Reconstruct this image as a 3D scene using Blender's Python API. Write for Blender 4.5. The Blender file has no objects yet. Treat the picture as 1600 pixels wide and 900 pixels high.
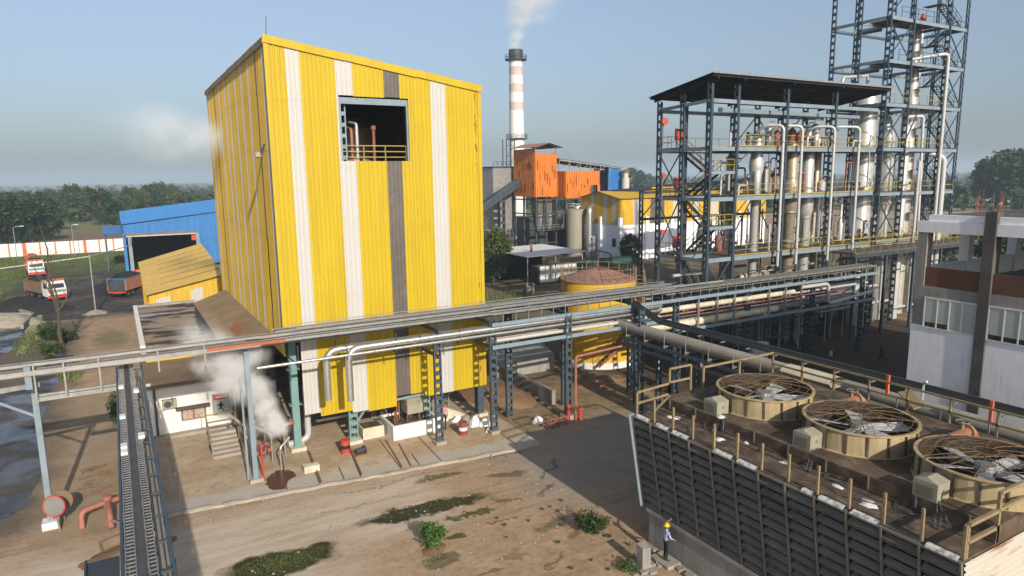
import bpy, math, random
from mathutils import Vector, Matrix
S = bpy.context.scene
COL = S.collection
rnd = random.Random(7)
R = math.radians

# ---------------------------------------------------------------- camera
HEAD, PITCH, ROLL = R(30), R(9.3), R(0.8)
fw0 = Vector((math.sin(HEAD), math.cos(HEAD), 0)); rt0 = Vector((math.cos(HEAD), -math.sin(HEAD), 0)); zz = Vector((0, 0, 1))
fw = fw0*math.cos(PITCH) - zz*math.sin(PITCH); up0 = zz*math.cos(PITCH) + fw0*math.sin(PITCH)
rt = rt0*math.cos(ROLL) - up0*math.sin(ROLL); up = up0*math.cos(ROLL) + rt0*math.sin(ROLL)
cam_d = bpy.data.cameras.new('camera'); cam = bpy.data.objects.new('camera', cam_d); COL.objects.link(cam)
m = Matrix((rt, up, -fw)).transposed().to_4x4(); m.translation = Vector((0, 0, 16.5)); cam.matrix_world = m
cam_d.sensor_width = 36; cam_d.lens = 36*1067/1600; cam_d.clip_start = 0.1; cam_d.clip_end = 20000
S.camera = cam

# ---------------------------------------------------------------- sky, sun, exposure
SUN_EL = R(25.2); SUN_DX = 0.085          # light travels along (SUN_DX, 1, -tan(el))
W = bpy.data.worlds.new('World'); S.world = W; W.use_nodes = True
nt = W.node_tree; nt.nodes.clear()
sky = nt.nodes.new('ShaderNodeTexSky'); sky.sky_type = 'NISHITA'; sky.sun_disc = False
sky.sun_elevation = SUN_EL; sky.sun_rotation = math.pi + math.atan(SUN_DX); sky.altitude = 100; sky.air_density = 1.0; sky.dust_density = 1.6; sky.ozone_density = 2.0
bg = nt.nodes.new('ShaderNodeBackground'); bg.inputs[1].default_value = 0.108
wo = nt.nodes.new('ShaderNodeOutputWorld'); tc = nt.nodes.new('ShaderNodeTexCoord'); sp = nt.nodes.new('ShaderNodeSeparateXYZ'); nt.links.new(tc.outputs['Generated'], sp.inputs[0])
mr = nt.nodes.new('ShaderNodeValToRGB'); nt.links.new(sp.outputs[2], mr.inputs[0])      # hazy lower sky: a little darker and greyer than a clear one
mr.color_ramp.elements[0].position = 0.0; mr.color_ramp.elements[0].color = (0.50, 0.55, 0.66, 1); mr.color_ramp.elements[1].position = 0.30; mr.color_ramp.elements[1].color = (1.0, 1.0, 1.0, 1)
mx = nt.nodes.new('ShaderNodeMix'); mx.data_type = 'RGBA'; mx.blend_type = 'MULTIPLY'; mx.inputs[0].default_value = 1; nt.links.new(sky.outputs[0], mx.inputs[6]); nt.links.new(mr.outputs[0], mx.inputs[7])
hs = nt.nodes.new('ShaderNodeHueSaturation'); hs.inputs['Saturation'].default_value = 0.80; nt.links.new(mx.outputs[2], hs.inputs['Color']); nt.links.new(hs.outputs[0], bg.inputs[0]); nt.links.new(bg.outputs[0], wo.inputs[0])
sd = bpy.data.lights.new('sun', 'SUN'); sd.energy = 4.1; sd.angle = R(0.6); sd.color = (1.0, 0.915, 0.79)
so = bpy.data.objects.new('sun', sd); COL.objects.link(so)
so.rotation_euler = Vector((SUN_DX, 1, -math.tan(SUN_EL))).to_track_quat('-Z', 'Y').to_euler()
S.view_settings.view_transform = 'Standard'; S.view_settings.look = 'None'; S.view_settings.gamma = 1; S.view_settings.exposure = 0.36
S.view_settings.use_curve_mapping = False
S.render.engine = 'CYCLES'
c = S.cycles; c.use_denoising = True; c.max_bounces = 6; c.diffuse_bounces = 2; c.glossy_bounces = 2; c.transmission_bounces = 2; c.volume_bounces = 1; c.transparent_max_bounces = 8
c.use_adaptive_sampling = True; c.adaptive_threshold = 0.02; c.volume_step_rate = 1.0; c.volume_max_steps = 128; c.caustics_reflective = False; c.caustics_refractive = False

# ---------------------------------------------------------------- mesh builder
class MB:
    def __init__(s): s.v = []; s.f = []; s.m = []
    def add(s, vs, fs, mi=0):
        b = len(s.v); s.v += [tuple(v) for v in vs]; s.f += [tuple(i+b for i in f) for f in fs]; s.m += [mi]*len(fs); return s
    def box(s, a, b, mi=0):
        x0, y0, z0 = a; x1, y1, z1 = b
        return s.add([(x0,y0,z0),(x1,y0,z0),(x1,y1,z0),(x0,y1,z0),(x0,y0,z1),(x1,y0,z1),(x1,y1,z1),(x0,y1,z1)],
                     [(0,3,2,1),(4,5,6,7),(0,1,5,4),(1,2,6,5),(2,3,7,6),(3,0,4,7)], mi)
    def bar(s, p, q, w=0.1, h=None, mi=0):            # rectangular bar from p to q, h in the vertical sense
        h = w if h is None else h
        p, q = Vector(p), Vector(q); d = (q-p).normalized()
        u = d.cross(zz); u = Vector((1,0,0)) if u.length < 1e-3 else u.normalized()
        n = u.cross(d).normalized(); u = u*w/2; n = n*h/2
        return s.add([p-u-n,p+u-n,p+u+n,p-u+n,q-u-n,q+u-n,q+u+n,q-u+n],[(0,3,2,1),(4,5,6,7),(0,1,5,4),(1,2,6,5),(2,3,7,6),(3,0,4,7)], mi)
    def cyl(s, p, q, r, r2=None, n=12, caps=True, mi=0):
        r2 = r if r2 is None else r2
        p, q = Vector(p), Vector(q); d = (q-p).normalized()
        u = d.orthogonal().normalized(); w = d.cross(u); vs = []
        for k in range(n):
            a = 2*math.pi*k/n; o = u*math.cos(a)+w*math.sin(a); vs += [p+o*r, q+o*r2]
        fs = [(2*k, (2*k+2)%(2*n), (2*k+3)%(2*n), 2*k+1) for k in range(n)]
        if caps: fs += [tuple(range(2*n-2, -1, -2)), tuple(range(1, 2*n, 2))]
        return s.add(vs, fs, mi)
    def tube(s, pts, r, n=8, bend=0.0, mi=0, caps=True):
        P = [Vector(p) for p in pts]
        if bend > 0 and len(P) > 2:
            Q = [P[0]]
            for i in range(1, len(P)-1):
                a, b, cc = P[i-1], P[i], P[i+1]
                e = min(bend, (a-b).length*0.45, (cc-b).length*0.45)
                s0 = b+(a-b).normalized()*e; s1 = b+(cc-b).normalized()*e
                for k in range(6):
                    t = k/5; Q.append(s0*(1-t)**2+b*2*t*(1-t)+s1*t*t)
            Q.append(P[-1]); P = Q
        vs = []; prev = None
        for i, p in enumerate(P):
            d = (P[min(i+1, len(P)-1)]-P[max(i-1, 0)])
            d = d.normalized() if d.length > 1e-9 else Vector((0,0,1))
            if prev is None: u = d.orthogonal().normalized()
            else:
                u = prev-d*prev.dot(d); u = u.normalized() if u.length > 1e-6 else d.orthogonal().normalized()
            prev = u; w = d.cross(u)
            rr = r[i] if isinstance(r, (list, tuple)) else r
            for k in range(n):
                a = 2*math.pi*k/n; vs.append(p+(u*math.cos(a)+w*math.sin(a))*rr)
        fs = []
        for i in range(len(P)-1):
            for k in range(n):
                k2 = (k+1)%n; fs.append((i*n+k, i*n+k2, (i+1)*n+k2, (i+1)*n+k))
        if caps: fs += [tuple(range(n-1, -1, -1)), tuple(range((len(P)-1)*n, len(P)*n))]
        return s.add(vs, fs, mi)
    def lathe(s, c, prof, n=24, mi=0, a0=0, a1=2*math.pi):   # prof: (r, z) list
        full = abs(a1-a0-2*math.pi) < 1e-6; m_ = n if full else n+1; vs = []
        for r, z in prof:
            for k in range(m_):
                a = a0+(a1-a0)*k/n; vs.append((c[0]+r*math.cos(a), c[1]+r*math.sin(a), c[2]+z))
        fs = []
        for i in range(len(prof)-1):
            for k in range(n):
                k2 = (k+1)%m_; fs.append((i*m_+k, i*m_+k2, (i+1)*m_+k2, (i+1)*m_+k))
        return s.add(vs, fs, mi)
    def prism(s, poly, z0, z1, mi=0):
        n = len(poly); z0s = z0 if isinstance(z0, (list, tuple)) else [z0]*n; z1s = z1 if isinstance(z1, (list, tuple)) else [z1]*n
        vs = [(p[0], p[1], z) for p, z in zip(poly, z0s)]+[(p[0], p[1], z) for p, z in zip(poly, z1s)]
        return s.add(vs, [tuple(range(n-1, -1, -1)), tuple(range(n, 2*n))]+[(k, (k+1)%n, n+(k+1)%n, n+k) for k in range(n)], mi)
    def ring(s, c, r, w=0.03, n=20, mi=0):
        return s.tube([(c[0]+r*math.cos(2*math.pi*k/n), c[1]+r*math.sin(2*math.pi*k/n), c[2]) for k in range(n+1)], w, 5, mi=mi, caps=False)
    def mesh(s, name, mats, smooth=False, off=(0,0,0)):
        me = bpy.data.meshes.new(name); o = Vector(off)
        me.from_pydata([(v[0]-o.x, v[1]-o.y, v[2]-o.z) for v in s.v], [], s.f)
        for k in mats: me.materials.append(k)
        if len(mats) > 1: me.polygons.foreach_set('material_index', s.m)
        if smooth:
            me.polygons.foreach_set('use_smooth', [True]*len(s.f))
            try: me.set_sharp_from_angle(angle=R(40))
            except Exception: pass
        me.update(); return me
    def obj(s, name, mat, parent=None, smooth=False, label=None):
        mats = mat if isinstance(mat, (list, tuple)) else [mat]
        off = WL.get(parent.name, Vector((0,0,0))) if parent else Vector((0,0,0))
        o = bpy.data.objects.new(name, s.mesh(name, mats, smooth, off)); COL.objects.link(o)
        if parent: o.parent = parent; WL[o.name] = off
        else: WL[o.name] = Vector((0,0,0))
        if label: o['label'] = label
        return o
    def objs(s, name, mat, parent=None, smooth=False):      # every loose piece becomes a part of its own
        par = list(range(len(s.v)))
        def find(i):
            while par[i] != i: par[i] = par[par[i]]; i = par[i]
            return i
        for f in s.f:
            a = find(f[0])
            for i in f[1:]: par[find(i)] = a
        gr = {}
        for f, mi in zip(s.f, s.m): gr.setdefault(find(f[0]), []).append((f, mi))
        for fs in gr.values():
            ids = {}; q = MB()
            for f, mi in fs:
                q.f.append(tuple(ids.setdefault(i, len(ids)) for i in f)); q.m.append(mi)
            q.v = [s.v[i] for i in ids]; q.obj(name, mat, parent, smooth)
WL = {}
def thing(name, label, cat, loc=(0,0,0), group=None):
    o = bpy.data.objects.new(name, None); COL.objects.link(o); o.location = loc; o.empty_display_size = 0.3
    WL[o.name] = Vector(loc); o['label'] = label; o['category'] = cat
    if group: o['group'] = group
    return o
def tag(o, label, cat, group=None):
    o['label'] = label; o['category'] = cat
    if group: o['group'] = group
    return o
def kind(o, k): o['kind'] = k; return o
def dup(root, loc, rotz=0.0, label=None, scale=None):
    r = root.copy(); COL.objects.link(r); r.location = loc; r.rotation_euler = (0, 0, rotz)
    if scale: r.scale = scale
    if label: r['label'] = label
    for ch in list(root.children):
        a = ch.copy(); COL.objects.link(a); a.parent = r
        for g in list(ch.children):
            b = g.copy(); COL.objects.link(b); b.parent = a
    return r

# ---------------------------------------------------------------- materials
def N(nt, t, **k):
    n = nt.nodes.new('ShaderNode'+t)
    for a, b in k.items(): setattr(n, a, b)
    return n
def L(nt, a, b): nt.links.new(a, b)
def mathn(nt, op, a, b=None, clamp=False):
    n = N(nt, 'Math', operation=op, use_clamp=clamp)
    for i, x in enumerate((a, b)):
        if x is None: continue
        if isinstance(x, (int, float)): n.inputs[i].default_value = x
        else: L(nt, x, n.inputs[i])
    return n.outputs[0]
def mixc(nt, f, a, b, mode='MIX'):
    n = N(nt, 'Mix', data_type='RGBA', blend_type=mode)
    for s_, x in ((n.inputs[0], f), (n.inputs[6], a), (n.inputs[7], b)):
        if isinstance(x, (int, float)): s_.default_value = x
        elif isinstance(x, tuple): s_.default_value = (*x[:3], 1)
        else: L(nt, x, s_)
    return n.outputs[2]
def noise(nt, vec, scale, detail=4, rough=0.55, stretch=None, dist=0):
    if stretch:
        mp = N(nt, 'Mapping'); mp.inputs['Scale'].default_value = stretch; L(nt, vec, mp.inputs[0]); vec = mp.outputs[0]
    n = N(nt, 'TexNoise'); n.inputs['Scale'].default_value = scale; n.inputs['Detail'].default_value = detail; n.inputs['Roughness'].default_value = rough
    n.inputs['Distortion'].default_value = dist; L(nt, vec, n.inputs['Vector']); return n.outputs[0]
def ramp(nt, f, a, b):
    n = N(nt, 'MapRange', clamp=True); n.inputs[1].default_value = a; n.inputs[2].default_value = b; L(nt, f, n.inputs[0]); return n.outputs[0]
def newmat(name):
    mt = bpy.data.materials.new(name); mt.use_nodes = True; nt = mt.node_tree
    return mt, nt, nt.nodes['Principled BSDF'], N(nt, 'TexCoord').outputs['Object']
def mat(name, col, rough=0.6, metal=0.0, var=0.18, scale=1.2, dirt=None, dirt_amt=0.35, streak=False, bump=0.0, spec=0.4, dlo=0.5, dhi=0.75):
    mt, nt, bs, co = newmat(name)
    n1 = noise(nt, co, scale, 6, 0.6)
    dark = tuple(x*(1-var) for x in col); light = tuple(min(1, x*(1+var*0.6)) for x in col)
    cc = mixc(nt, ramp(nt, n1, 0.3, 0.7), dark, light)
    if dirt:
        n2 = noise(nt, co, scale*1.7+0.3, 7, 0.65, stretch=(2.2, 2.2, 0.16) if streak else None)
        f = mathn(nt, 'MULTIPLY', ramp(nt, n2, dlo, dhi), dirt_amt)
        cc = mixc(nt, f, cc, dirt)
    L(nt, cc, bs.inputs['Base Color'])
    n3 = noise(nt, co, scale*4, 4)
    L(nt, mathn(nt, 'ADD', mathn(nt, 'MULTIPLY', n3, 0.25), rough-0.12, True), bs.inputs['Roughness'])
    bs.inputs['Metallic'].default_value = metal; bs.inputs['Specular IOR Level'].default_value = spec
    if bump:
        b = N(nt, 'Bump'); b.inputs['Strength'].default_value = 0.6; b.inputs['Distance'].default_value = bump
        L(nt, noise(nt, co, scale*9, 6, 0.65), b.inputs['Height']); L(nt, b.outputs[0], bs.inputs['Normal'])
    return mt
RUST = (0.16, 0.065, 0.025); DIRT = (0.13, 0.095, 0.06)
M = {}
M['yellow'] = mat('yellow_sheet', (0.49, 0.348, 0.006), 0.6, var=0.07, scale=0.35, dirt=(0.30, 0.19, 0.03), dirt_amt=0.5, streak=True, dlo=0.48, dhi=0.8)
M['oldyellow'] = mat('faded_yellow_sheet', (0.64, 0.405, 0.03), 0.5, var=0.12, scale=0.4, dirt=(0.30, 0.19, 0.06), dirt_amt=0.55, streak=True, dlo=0.4, dhi=0.7)
M['shedroof'] = mat('bright_faded_yellow_roof', (0.74, 0.47, 0.07), 0.5, var=0.12, scale=0.4, dirt=(0.35, 0.24, 0.10), dirt_amt=0.6, streak=True, dlo=0.45, dhi=0.75)
M['whitesheet'] = mat('white_sheet', (0.49, 0.475, 0.445), 0.55, var=0.05, scale=0.4, dirt=(0.45, 0.40, 0.32), dirt_amt=0.35, streak=True)
M['greysheet'] = mat('translucent_grey_sheet', (0.13, 0.112, 0.097), 0.4, var=0.15, scale=0.6, dirt=(0.27, 0.25, 0.22), dirt_amt=0.5, dlo=0.55)
M['bluesheet'] = mat('blue_sheet', (0.03, 0.165, 0.42), 0.4, var=0.12, scale=0.3, dirt=(0.30, 0.36, 0.45), dirt_amt=0.25, streak=True)
M['orange'] = mat('orange_sheet', (0.60, 0.175, 0.022), 0.45, var=0.1, scale=0.4, dirt=(0.25, 0.08, 0.02), dirt_amt=0.5, streak=True)
M['steel'] = mat('blue_grey_steel', (0.05, 0.077, 0.104), 0.5, var=0.2, scale=0.9, dirt=(0.10, 0.06, 0.04), dirt_amt=0.3)
M['steellight'] = mat('pale_blue_grey_steel', (0.21, 0.27, 0.31), 0.5, var=0.15, scale=0.9, dirt=(0.12, 0.08, 0.05), dirt_amt=0.35)
M['steeldark'] = mat('dark_steel', (0.045, 0.055, 0.065), 0.55, var=0.25, scale=0.8, dirt=(0.10, 0.05, 0.03), dirt_amt=0.4)
M['teal'] = mat('teal_steel', (0.16, 0.29, 0.28), 0.5, var=0.15, scale=0.8, dirt=(0.12, 0.09, 0.06), dirt_amt=0.4)
M['galv'] = mat('galvanised_steel', (0.42, 0.41, 0.39), 0.45, 0.7, 0.2, 1.5, dirt=(0.25, 0.21, 0.17), dirt_amt=0.45)
M['clad'] = mat('aluminium_cladding', (0.72, 0.71, 0.68), 0.32, 0.85, 0.12, 1.3, dirt=(0.35, 0.31, 0.26), dirt_amt=0.4, streak=True)
M['vessel'] = mat('stainless_vessel', (0.60, 0.59, 0.55), 0.36, 0.45, 0.18, 0.9, dirt=(0.27, 0.22, 0.16), dirt_amt=0.5, streak=True)
M['copperv'] = mat('tarnished_vessel', (0.38, 0.32, 0.23), 0.45, 0.35, 0.25, 0.9, dirt=(0.20, 0.12, 0.07), dirt_amt=0.5, streak=True)
M['whitepipe'] = mat('white_pipe', (0.50, 0.50, 0.48), 0.45, 0.15, 0.12, 1.2, dirt=(0.35, 0.31, 0.26), dirt_amt=0.4, streak=True)
M['cream'] = mat('cream_lagging', (0.60, 0.54, 0.40), 0.7, 0.0, 0.2, 1.5, dirt=(0.25, 0.20, 0.13), dirt_amt=0.5)
M['greypipe'] = mat('grey_lagging', (0.30, 0.275, 0.235), 0.7, 0.0, 0.2, 1.0, dirt=(0.12, 0.10, 0.08), dirt_amt=0.4)
M['rustpipe'] = mat('rusty_pipe', (0.26, 0.10, 0.055), 0.75, 0.0, 0.3, 2, dirt=(0.38, 0.20, 0.12), dirt_amt=0.5, bump=0.01)
M['pinkpipe'] = mat('faded_red_pipe', (0.33, 0.125, 0.09), 0.65, 0.0, 0.2, 2, dirt=(0.24, 0.15, 0.11), dirt_amt=0.6)
M['concrete'] = mat('concrete', (0.34, 0.30, 0.245), 0.9, 0, 0.25, 0.5, dirt=(0.15, 0.12, 0.09), dirt_amt=0.5, bump=0.01)
M['greyconc'] = mat('weathered_concrete', (0.29, 0.275, 0.25), 0.92, 0, 0.25, 0.7, dirt=(0.12, 0.11, 0.10), dirt_amt=0.55, streak=True, bump=0.008)
M['darkconc'] = mat('stained_dark_concrete', (0.095, 0.085, 0.078), 0.92, 0, 0.35, 0.9, dirt=(0.04, 0.036, 0.034), dirt_amt=0.6, streak=True, bump=0.008)
M['plaster'] = mat('white_plaster', (0.86, 0.87, 0.90), 0.85, 0, 0.05, 1.3, dirt=(0.30, 0.28, 0.26), dirt_amt=0.5, streak=True, dlo=0.54, dhi=0.82)
M['housewhite'] = mat('whitewash', (0.74, 0.72, 0.66), 0.85, 0, 0.08, 0.8, dirt=(0.45, 0.36, 0.24), dirt_amt=0.35, dlo=0.55)
M['brown'] = mat('dirty_brown_roof', (0.21, 0.145, 0.085), 0.85, 0, 0.3, 0.35, dirt=(0.10, 0.07, 0.045), dirt_amt=0.6, bump=0.005)
M['deck'] = mat('stained_deck', (0.10, 0.068, 0.042), 0.8, 0, 0.5, 1.1, dirt=(0.27, 0.22, 0.155), dirt_amt=0.65, bump=0.01)
M['frp'] = mat('tan_fibreglass', (0.40, 0.31, 0.17), 0.65, 0, 0.2, 0.9, dirt=(0.16, 0.10, 0.05), dirt_amt=0.6, streak=True, dlo=0.42)
M['flash'] = mat('rusted_flashing', (0.30, 0.21, 0.115), 0.7, 0, 0.25, 0.8, dirt=(0.15, 0.09, 0.05), dirt_amt=0.6)
M['scale'] = mat('scaled_white_sheet', (0.62, 0.61, 0.58), 0.7, 0, 0.15, 3, dirt=(0.15, 0.125, 0.10), dirt_amt=0.85, bump=0.02, dlo=0.48, dhi=0.62)
M['timber'] = mat('grey_timber', (0.17, 0.15, 0.125), 0.85, 0, 0.3, 1.1, dirt=(0.07, 0.06, 0.05), dirt_amt=0.5)
M['louvre'] = mat('louvre_board', (0.155, 0.147, 0.135), 0.75, 0, 0.35, 1.1, dirt=(0.10, 0.085, 0.07), dirt_amt=0.5)
M['rail'] = mat('tan_railing', (0.27, 0.205, 0.11), 0.65, 0, 0.25, 2, dirt=(0.30, 0.12, 0.05), dirt_amt=0.5)
M['yrail'] = mat('yellow_railing', (0.40, 0.30, 0.055), 0.55, 0, 0.2, 2, dirt=(0.30, 0.18, 0.06), dirt_amt=0.5)
M['box'] = mat('grey_green_box', (0.31, 0.29, 0.215), 0.55, 0, 0.12, 1.5, dirt=(0.18, 0.15, 0.10), dirt_amt=0.4, streak=True)
M['white'] = mat('white_paint', (0.72, 0.71, 0.68), 0.55, 0, 0.1, 1.5, dirt=(0.35, 0.30, 0.24), dirt_amt=0.4)
M['red'] = mat('red_paint', (0.50, 0.055, 0.035), 0.5, 0, 0.15, 2, dirt=(0.2, 0.05, 0.03), dirt_amt=0.3)
M['redorange'] = mat('orange_red_paint', (0.62, 0.13, 0.045), 0.5, 0, 0.15, 1.5, dirt=(0.3, 0.10, 0.05), dirt_amt=0.35)
M['black'] = mat('black_rubber', (0.018, 0.018, 0.019), 0.7, 0, 0.3, 2)
M['coal'] = mat('coal', (0.02, 0.019, 0.018), 0.85, 0, 0.5, 0.8, bump=0.05)
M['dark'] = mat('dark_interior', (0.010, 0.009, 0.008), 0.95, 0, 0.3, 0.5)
M['cable'] = mat('cable_grey', (0.085, 0.08, 0.076), 0.6, 0, 0.3, 3)
M['beltgrey'] = mat('dusty_grey_cover', (0.075, 0.072, 0.074), 0.75, 0, 0.25, 1.5, dirt=(0.15, 0.135, 0.12), dirt_amt=0.5)
M['brick'] = None
M['glass'] = mat('painted_window_pane', (0.42, 0.47, 0.44), 0.2, 0, 0.06, 0.8, spec=0.5)
M['darkglass'] = mat('dark_glass', (0.03, 0.035, 0.04), 0.12, 0, 0.1, 0.8, spec=0.6)
M['bark'] = mat('bark', (0.085, 0.066, 0.048), 0.95, 0, 0.35, 3, bump=0.02)
M['tankroof'] = mat('rust_primer_roof', (0.30, 0.16, 0.115), 0.75, 0, 0.15, 0.6, dirt=(0.20, 0.12, 0.09), dirt_amt=0.4)
M['skin'] = mat('skin', (0.22, 0.12, 0.075), 0.6, 0, 0.08, 4)
M['sand'] = mat('pale_gravel', (0.36, 0.31, 0.23), 0.95, 0, 0.3, 1.3, dirt=(0.15, 0.13, 0.1), dirt_amt=0.5, bump=0.06)
M['soil'] = mat('brown_soil', (0.23, 0.135, 0.07), 0.95, 0, 0.35, 0.7, dirt=(0.3, 0.2, 0.12), dirt_amt=0.5, bump=0.05)
M['plastic'] = mat('white_sack', (0.75, 0.75, 0.74), 0.5, 0, 0.1, 3, bump=0.02)
M['tarp'] = mat('orange_tarpaulin', (0.65, 0.13, 0.04), 0.6, 0, 0.2, 2, bump=0.03)
# brick
mt, nt_, bs, co = newmat('red_brick'); b = N(nt_, 'TexBrick'); b.inputs['Scale'].default_value = 4.4
b.inputs['Color1'].default_value = (0.15, 0.052, 0.03, 1); b.inputs['Color2'].default_value = (0.115, 0.042, 0.028, 1); b.inputs['Mortar'].default_value = (0.12, 0.085, 0.065, 1)
mp = N(nt_, 'Mapping'); mp.inputs['Rotation'].default_value = (0, R(90), R(90)); L(nt_, co, mp.inputs[0]); L(nt_, mp.outputs[0], b.inputs[0])
L(nt_, mixc(nt_, mathn(nt_, 'MULTIPLY', ramp(nt_, noise(nt_, co, 1.2, 6), 0.45, 0.75), 0.6), b.outputs[0], (0.06, 0.035, 0.028)), bs.inputs['Base Color']); bs.inputs['Roughness'].default_value = 0.9
M['brick'] = mt
def leafmat(name, a, b2, c2):
    mt, nt, bs, co = newmat(name); g = N(nt, 'NewGeometry'); oi = N(nt, 'ObjectInfo')
    cc = mixc(nt, g.outputs['Random Per Island'], a, b2)
    cc = mixc(nt, mathn(nt, 'MULTIPLY', ramp(nt, noise(nt, co, 0.55, 3), 0.42, 0.66), 0.75), cc, c2)
    hs = N(nt, 'HueSaturation'); L(nt, cc, hs.inputs['Color'])
    L(nt, mathn(nt, 'ADD', mathn(nt, 'MULTIPLY', oi.outputs['Random'], 0.8), 0.6), hs.inputs['Value'])
    L(nt, mathn(nt, 'ADD', mathn(nt, 'MULTIPLY', oi.outputs['Random'], -0.07), 0.525), hs.inputs['Hue'])
    L(nt, hs.outputs[0], bs.inputs['Base Color']); bs.inputs['Roughness'].default_value = 0.65; bs.inputs['Specular IOR Level'].default_value = 0.25
    return mt
M['leaf'] = leafmat('tree_leaves', (0.017, 0.042, 0.011), (0.034, 0.068, 0.017), (0.07, 0.095, 0.025))
M['leaflight'] = leafmat('bright_leaves', (0.06, 0.13, 0.025), (0.10, 0.19, 0.04), (0.14, 0.22, 0.055))
M['grassblade'] = leafmat('grass_blades', (0.05, 0.10, 0.02), (0.08, 0.13, 0.03), (0.11, 0.12, 0.04))
# ---------------------------------------------------------------- pixel of the photograph -> point on the level z (used to survey the site)
def G(px, py, z=0.0):
    d = fw + rt*((px-800)/1067) + up*((450-py)/1067); t = (z-16.5)/d.z
    return Vector((d.x*t, d.y*t, z))
# ---------------------------------------------------------------- ground
mt, nt, bs, co = newmat('plant_ground')
geo = N(nt, 'NewGeometry'); pos = geo.outputs['Position']
nz = N(nt, 'TexNoise'); nz.inputs['Scale'].default_value = 0.45; nz.inputs['Detail'].default_value = 6; L(nt, pos, nz.inputs['Vector'])
vm = N(nt, 'VectorMath', operation='MULTIPLY_ADD'); L(nt, nz.outputs['Color'], vm.inputs[0]); vm.inputs[1].default_value = (2.4, 2.4, 0); L(nt, pos, vm.inputs[2])
nz2 = N(nt, 'TexNoise'); nz2.inputs['Scale'].default_value = 2.2; nz2.inputs['Detail'].default_value = 7; L(nt, pos, nz2.inputs['Vector'])
vm2 = N(nt, 'VectorMath', operation='MULTIPLY_ADD'); L(nt, nz2.outputs['Color'], vm2.inputs[0]); vm2.inputs[1].default_value = (0.9, 0.9, 0); L(nt, vm.outputs[0], vm2.inputs[2]); vm = vm2
vs2 = N(nt, 'VectorMath', operation='SUBTRACT'); L(nt, vm.outputs[0], vs2.inputs[0]); vs2.inputs[1].default_value = (1.65, 1.65, 0)
sx = N(nt, 'SeparateXYZ'); L(nt, vs2.outputs[0], sx.inputs[0]); gx, gy = sx.outputs[0], sx.outputs[1]
def band(v, a, b, soft):
    return mathn(nt, 'MULTIPLY', ramp(nt, v, a-soft, a+soft), ramp(nt, v, b+soft, b-soft))
def rect(x0, x1, y0, y1, soft): return mathn(nt, 'MULTIPLY', band(gx, x0, x1, soft), band(gy, y0, y1, soft))
def ell(cx, cy, rx, ry, rot=0, soft=0.35):
    ca, sa = math.cos(rot), math.sin(rot)
    dx = mathn(nt, 'SUBTRACT', gx, cx); dy = mathn(nt, 'SUBTRACT', gy, cy)
    u = mathn(nt, 'ADD', mathn(nt, 'MULTIPLY', dx, ca/rx), mathn(nt, 'MULTIPLY', dy, sa/rx))
    v = mathn(nt, 'ADD', mathn(nt, 'MULTIPLY', dx, -sa/ry), mathn(nt, 'MULTIPLY', dy, ca/ry))
    r = mathn(nt, 'SQRT', mathn(nt, 'ADD', mathn(nt, 'MULTIPLY', u, u), mathn(nt, 'MULTIPLY', v, v)))
    return ramp(nt, r, 1+soft, 1-soft)
fine = noise(nt, pos, 3.5, 8, 0.65); big = noise(nt, pos, 0.16, 5, 0.6); mid = noise(nt, pos, 0.8, 7, 0.65)
soil = mixc(nt, ramp(nt, mid, 0.3, 0.7), (0.29, 0.19, 0.11), (0.46, 0.33, 0.215))
soil = mixc(nt, mathn(nt, 'MULTIPLY', ramp(nt, big, 0.4, 0.62), 0.6), soil, (0.37, 0.27, 0.18))
soil = mixc(nt, mathn(nt, 'MULTIPLY', ramp(nt, fine, 0.5, 0.68), 0.55), soil, (0.17, 0.115, 0.07))
soil = mixc(nt, mathn(nt, 'MULTIPLY', ramp(nt, noise(nt, pos, 14, 4, 0.7), 0.58, 0.72), 0.5), soil, (0.52, 0.43, 0.33))
ruts = mathn(nt, 'MULTIPLY', ramp(nt, noise(nt, pos, 1.0, 4, 0.6, stretch=(0.06, 2.2, 1), dist=0.4), 0.52, 0.62), 0.5)
soil = mixc(nt, ruts, soil, (0.24, 0.17, 0.11))
track = mixc(nt, ramp(nt, noise(nt, pos, 0.9, 6, 0.6, stretch=(0.25, 1.6, 1)), 0.35, 0.65), (0.41, 0.335, 0.25), (0.55, 0.465, 0.365))
cur = mixc(nt, mathn(nt, 'MULTIPLY', mathn(nt, 'MAXIMUM', rect(-9, 13.5, 28.4, 34.6, 0.9), rect(-9, 7.5, 8, 34.6, 1.6)), 0.85), soil, track)
cur = mixc(nt, mathn(nt, 'MULTIPLY', rect(-4.5, 0.2, 36, 64, 0.8), 0.75), cur, mixc(nt, mid, (0.19, 0.14, 0.085), (0.40, 0.30, 0.195)))
cur = mixc(nt, mathn(nt, 'MULTIPLY', rect(22, 140, 44, 130, 2.0), 0.85), cur, mixc(nt, ramp(nt, mid, 0.3, 0.7), (0.075, 0.07, 0.045), (0.17, 0.135, 0.09)))
cur = mixc(nt, mathn(nt, 'MULTIPLY', rect(20.5, 33.5, 36, 47, 0.8), 0.65), cur, mixc(nt, ramp(nt, mid, 0.35, 0.65), (0.085, 0.075, 0.035), (0.26, 0.17, 0.09)))
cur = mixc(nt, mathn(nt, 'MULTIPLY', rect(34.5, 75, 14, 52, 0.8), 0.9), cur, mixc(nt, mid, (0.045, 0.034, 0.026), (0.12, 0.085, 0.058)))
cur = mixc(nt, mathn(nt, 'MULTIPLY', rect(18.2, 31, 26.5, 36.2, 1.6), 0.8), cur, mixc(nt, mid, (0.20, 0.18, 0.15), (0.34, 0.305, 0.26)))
yard = mixc(nt, ramp(nt, mid, 0.35, 0.65), (0.028, 0.026, 0.025), (0.095, 0.083, 0.072))
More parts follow.
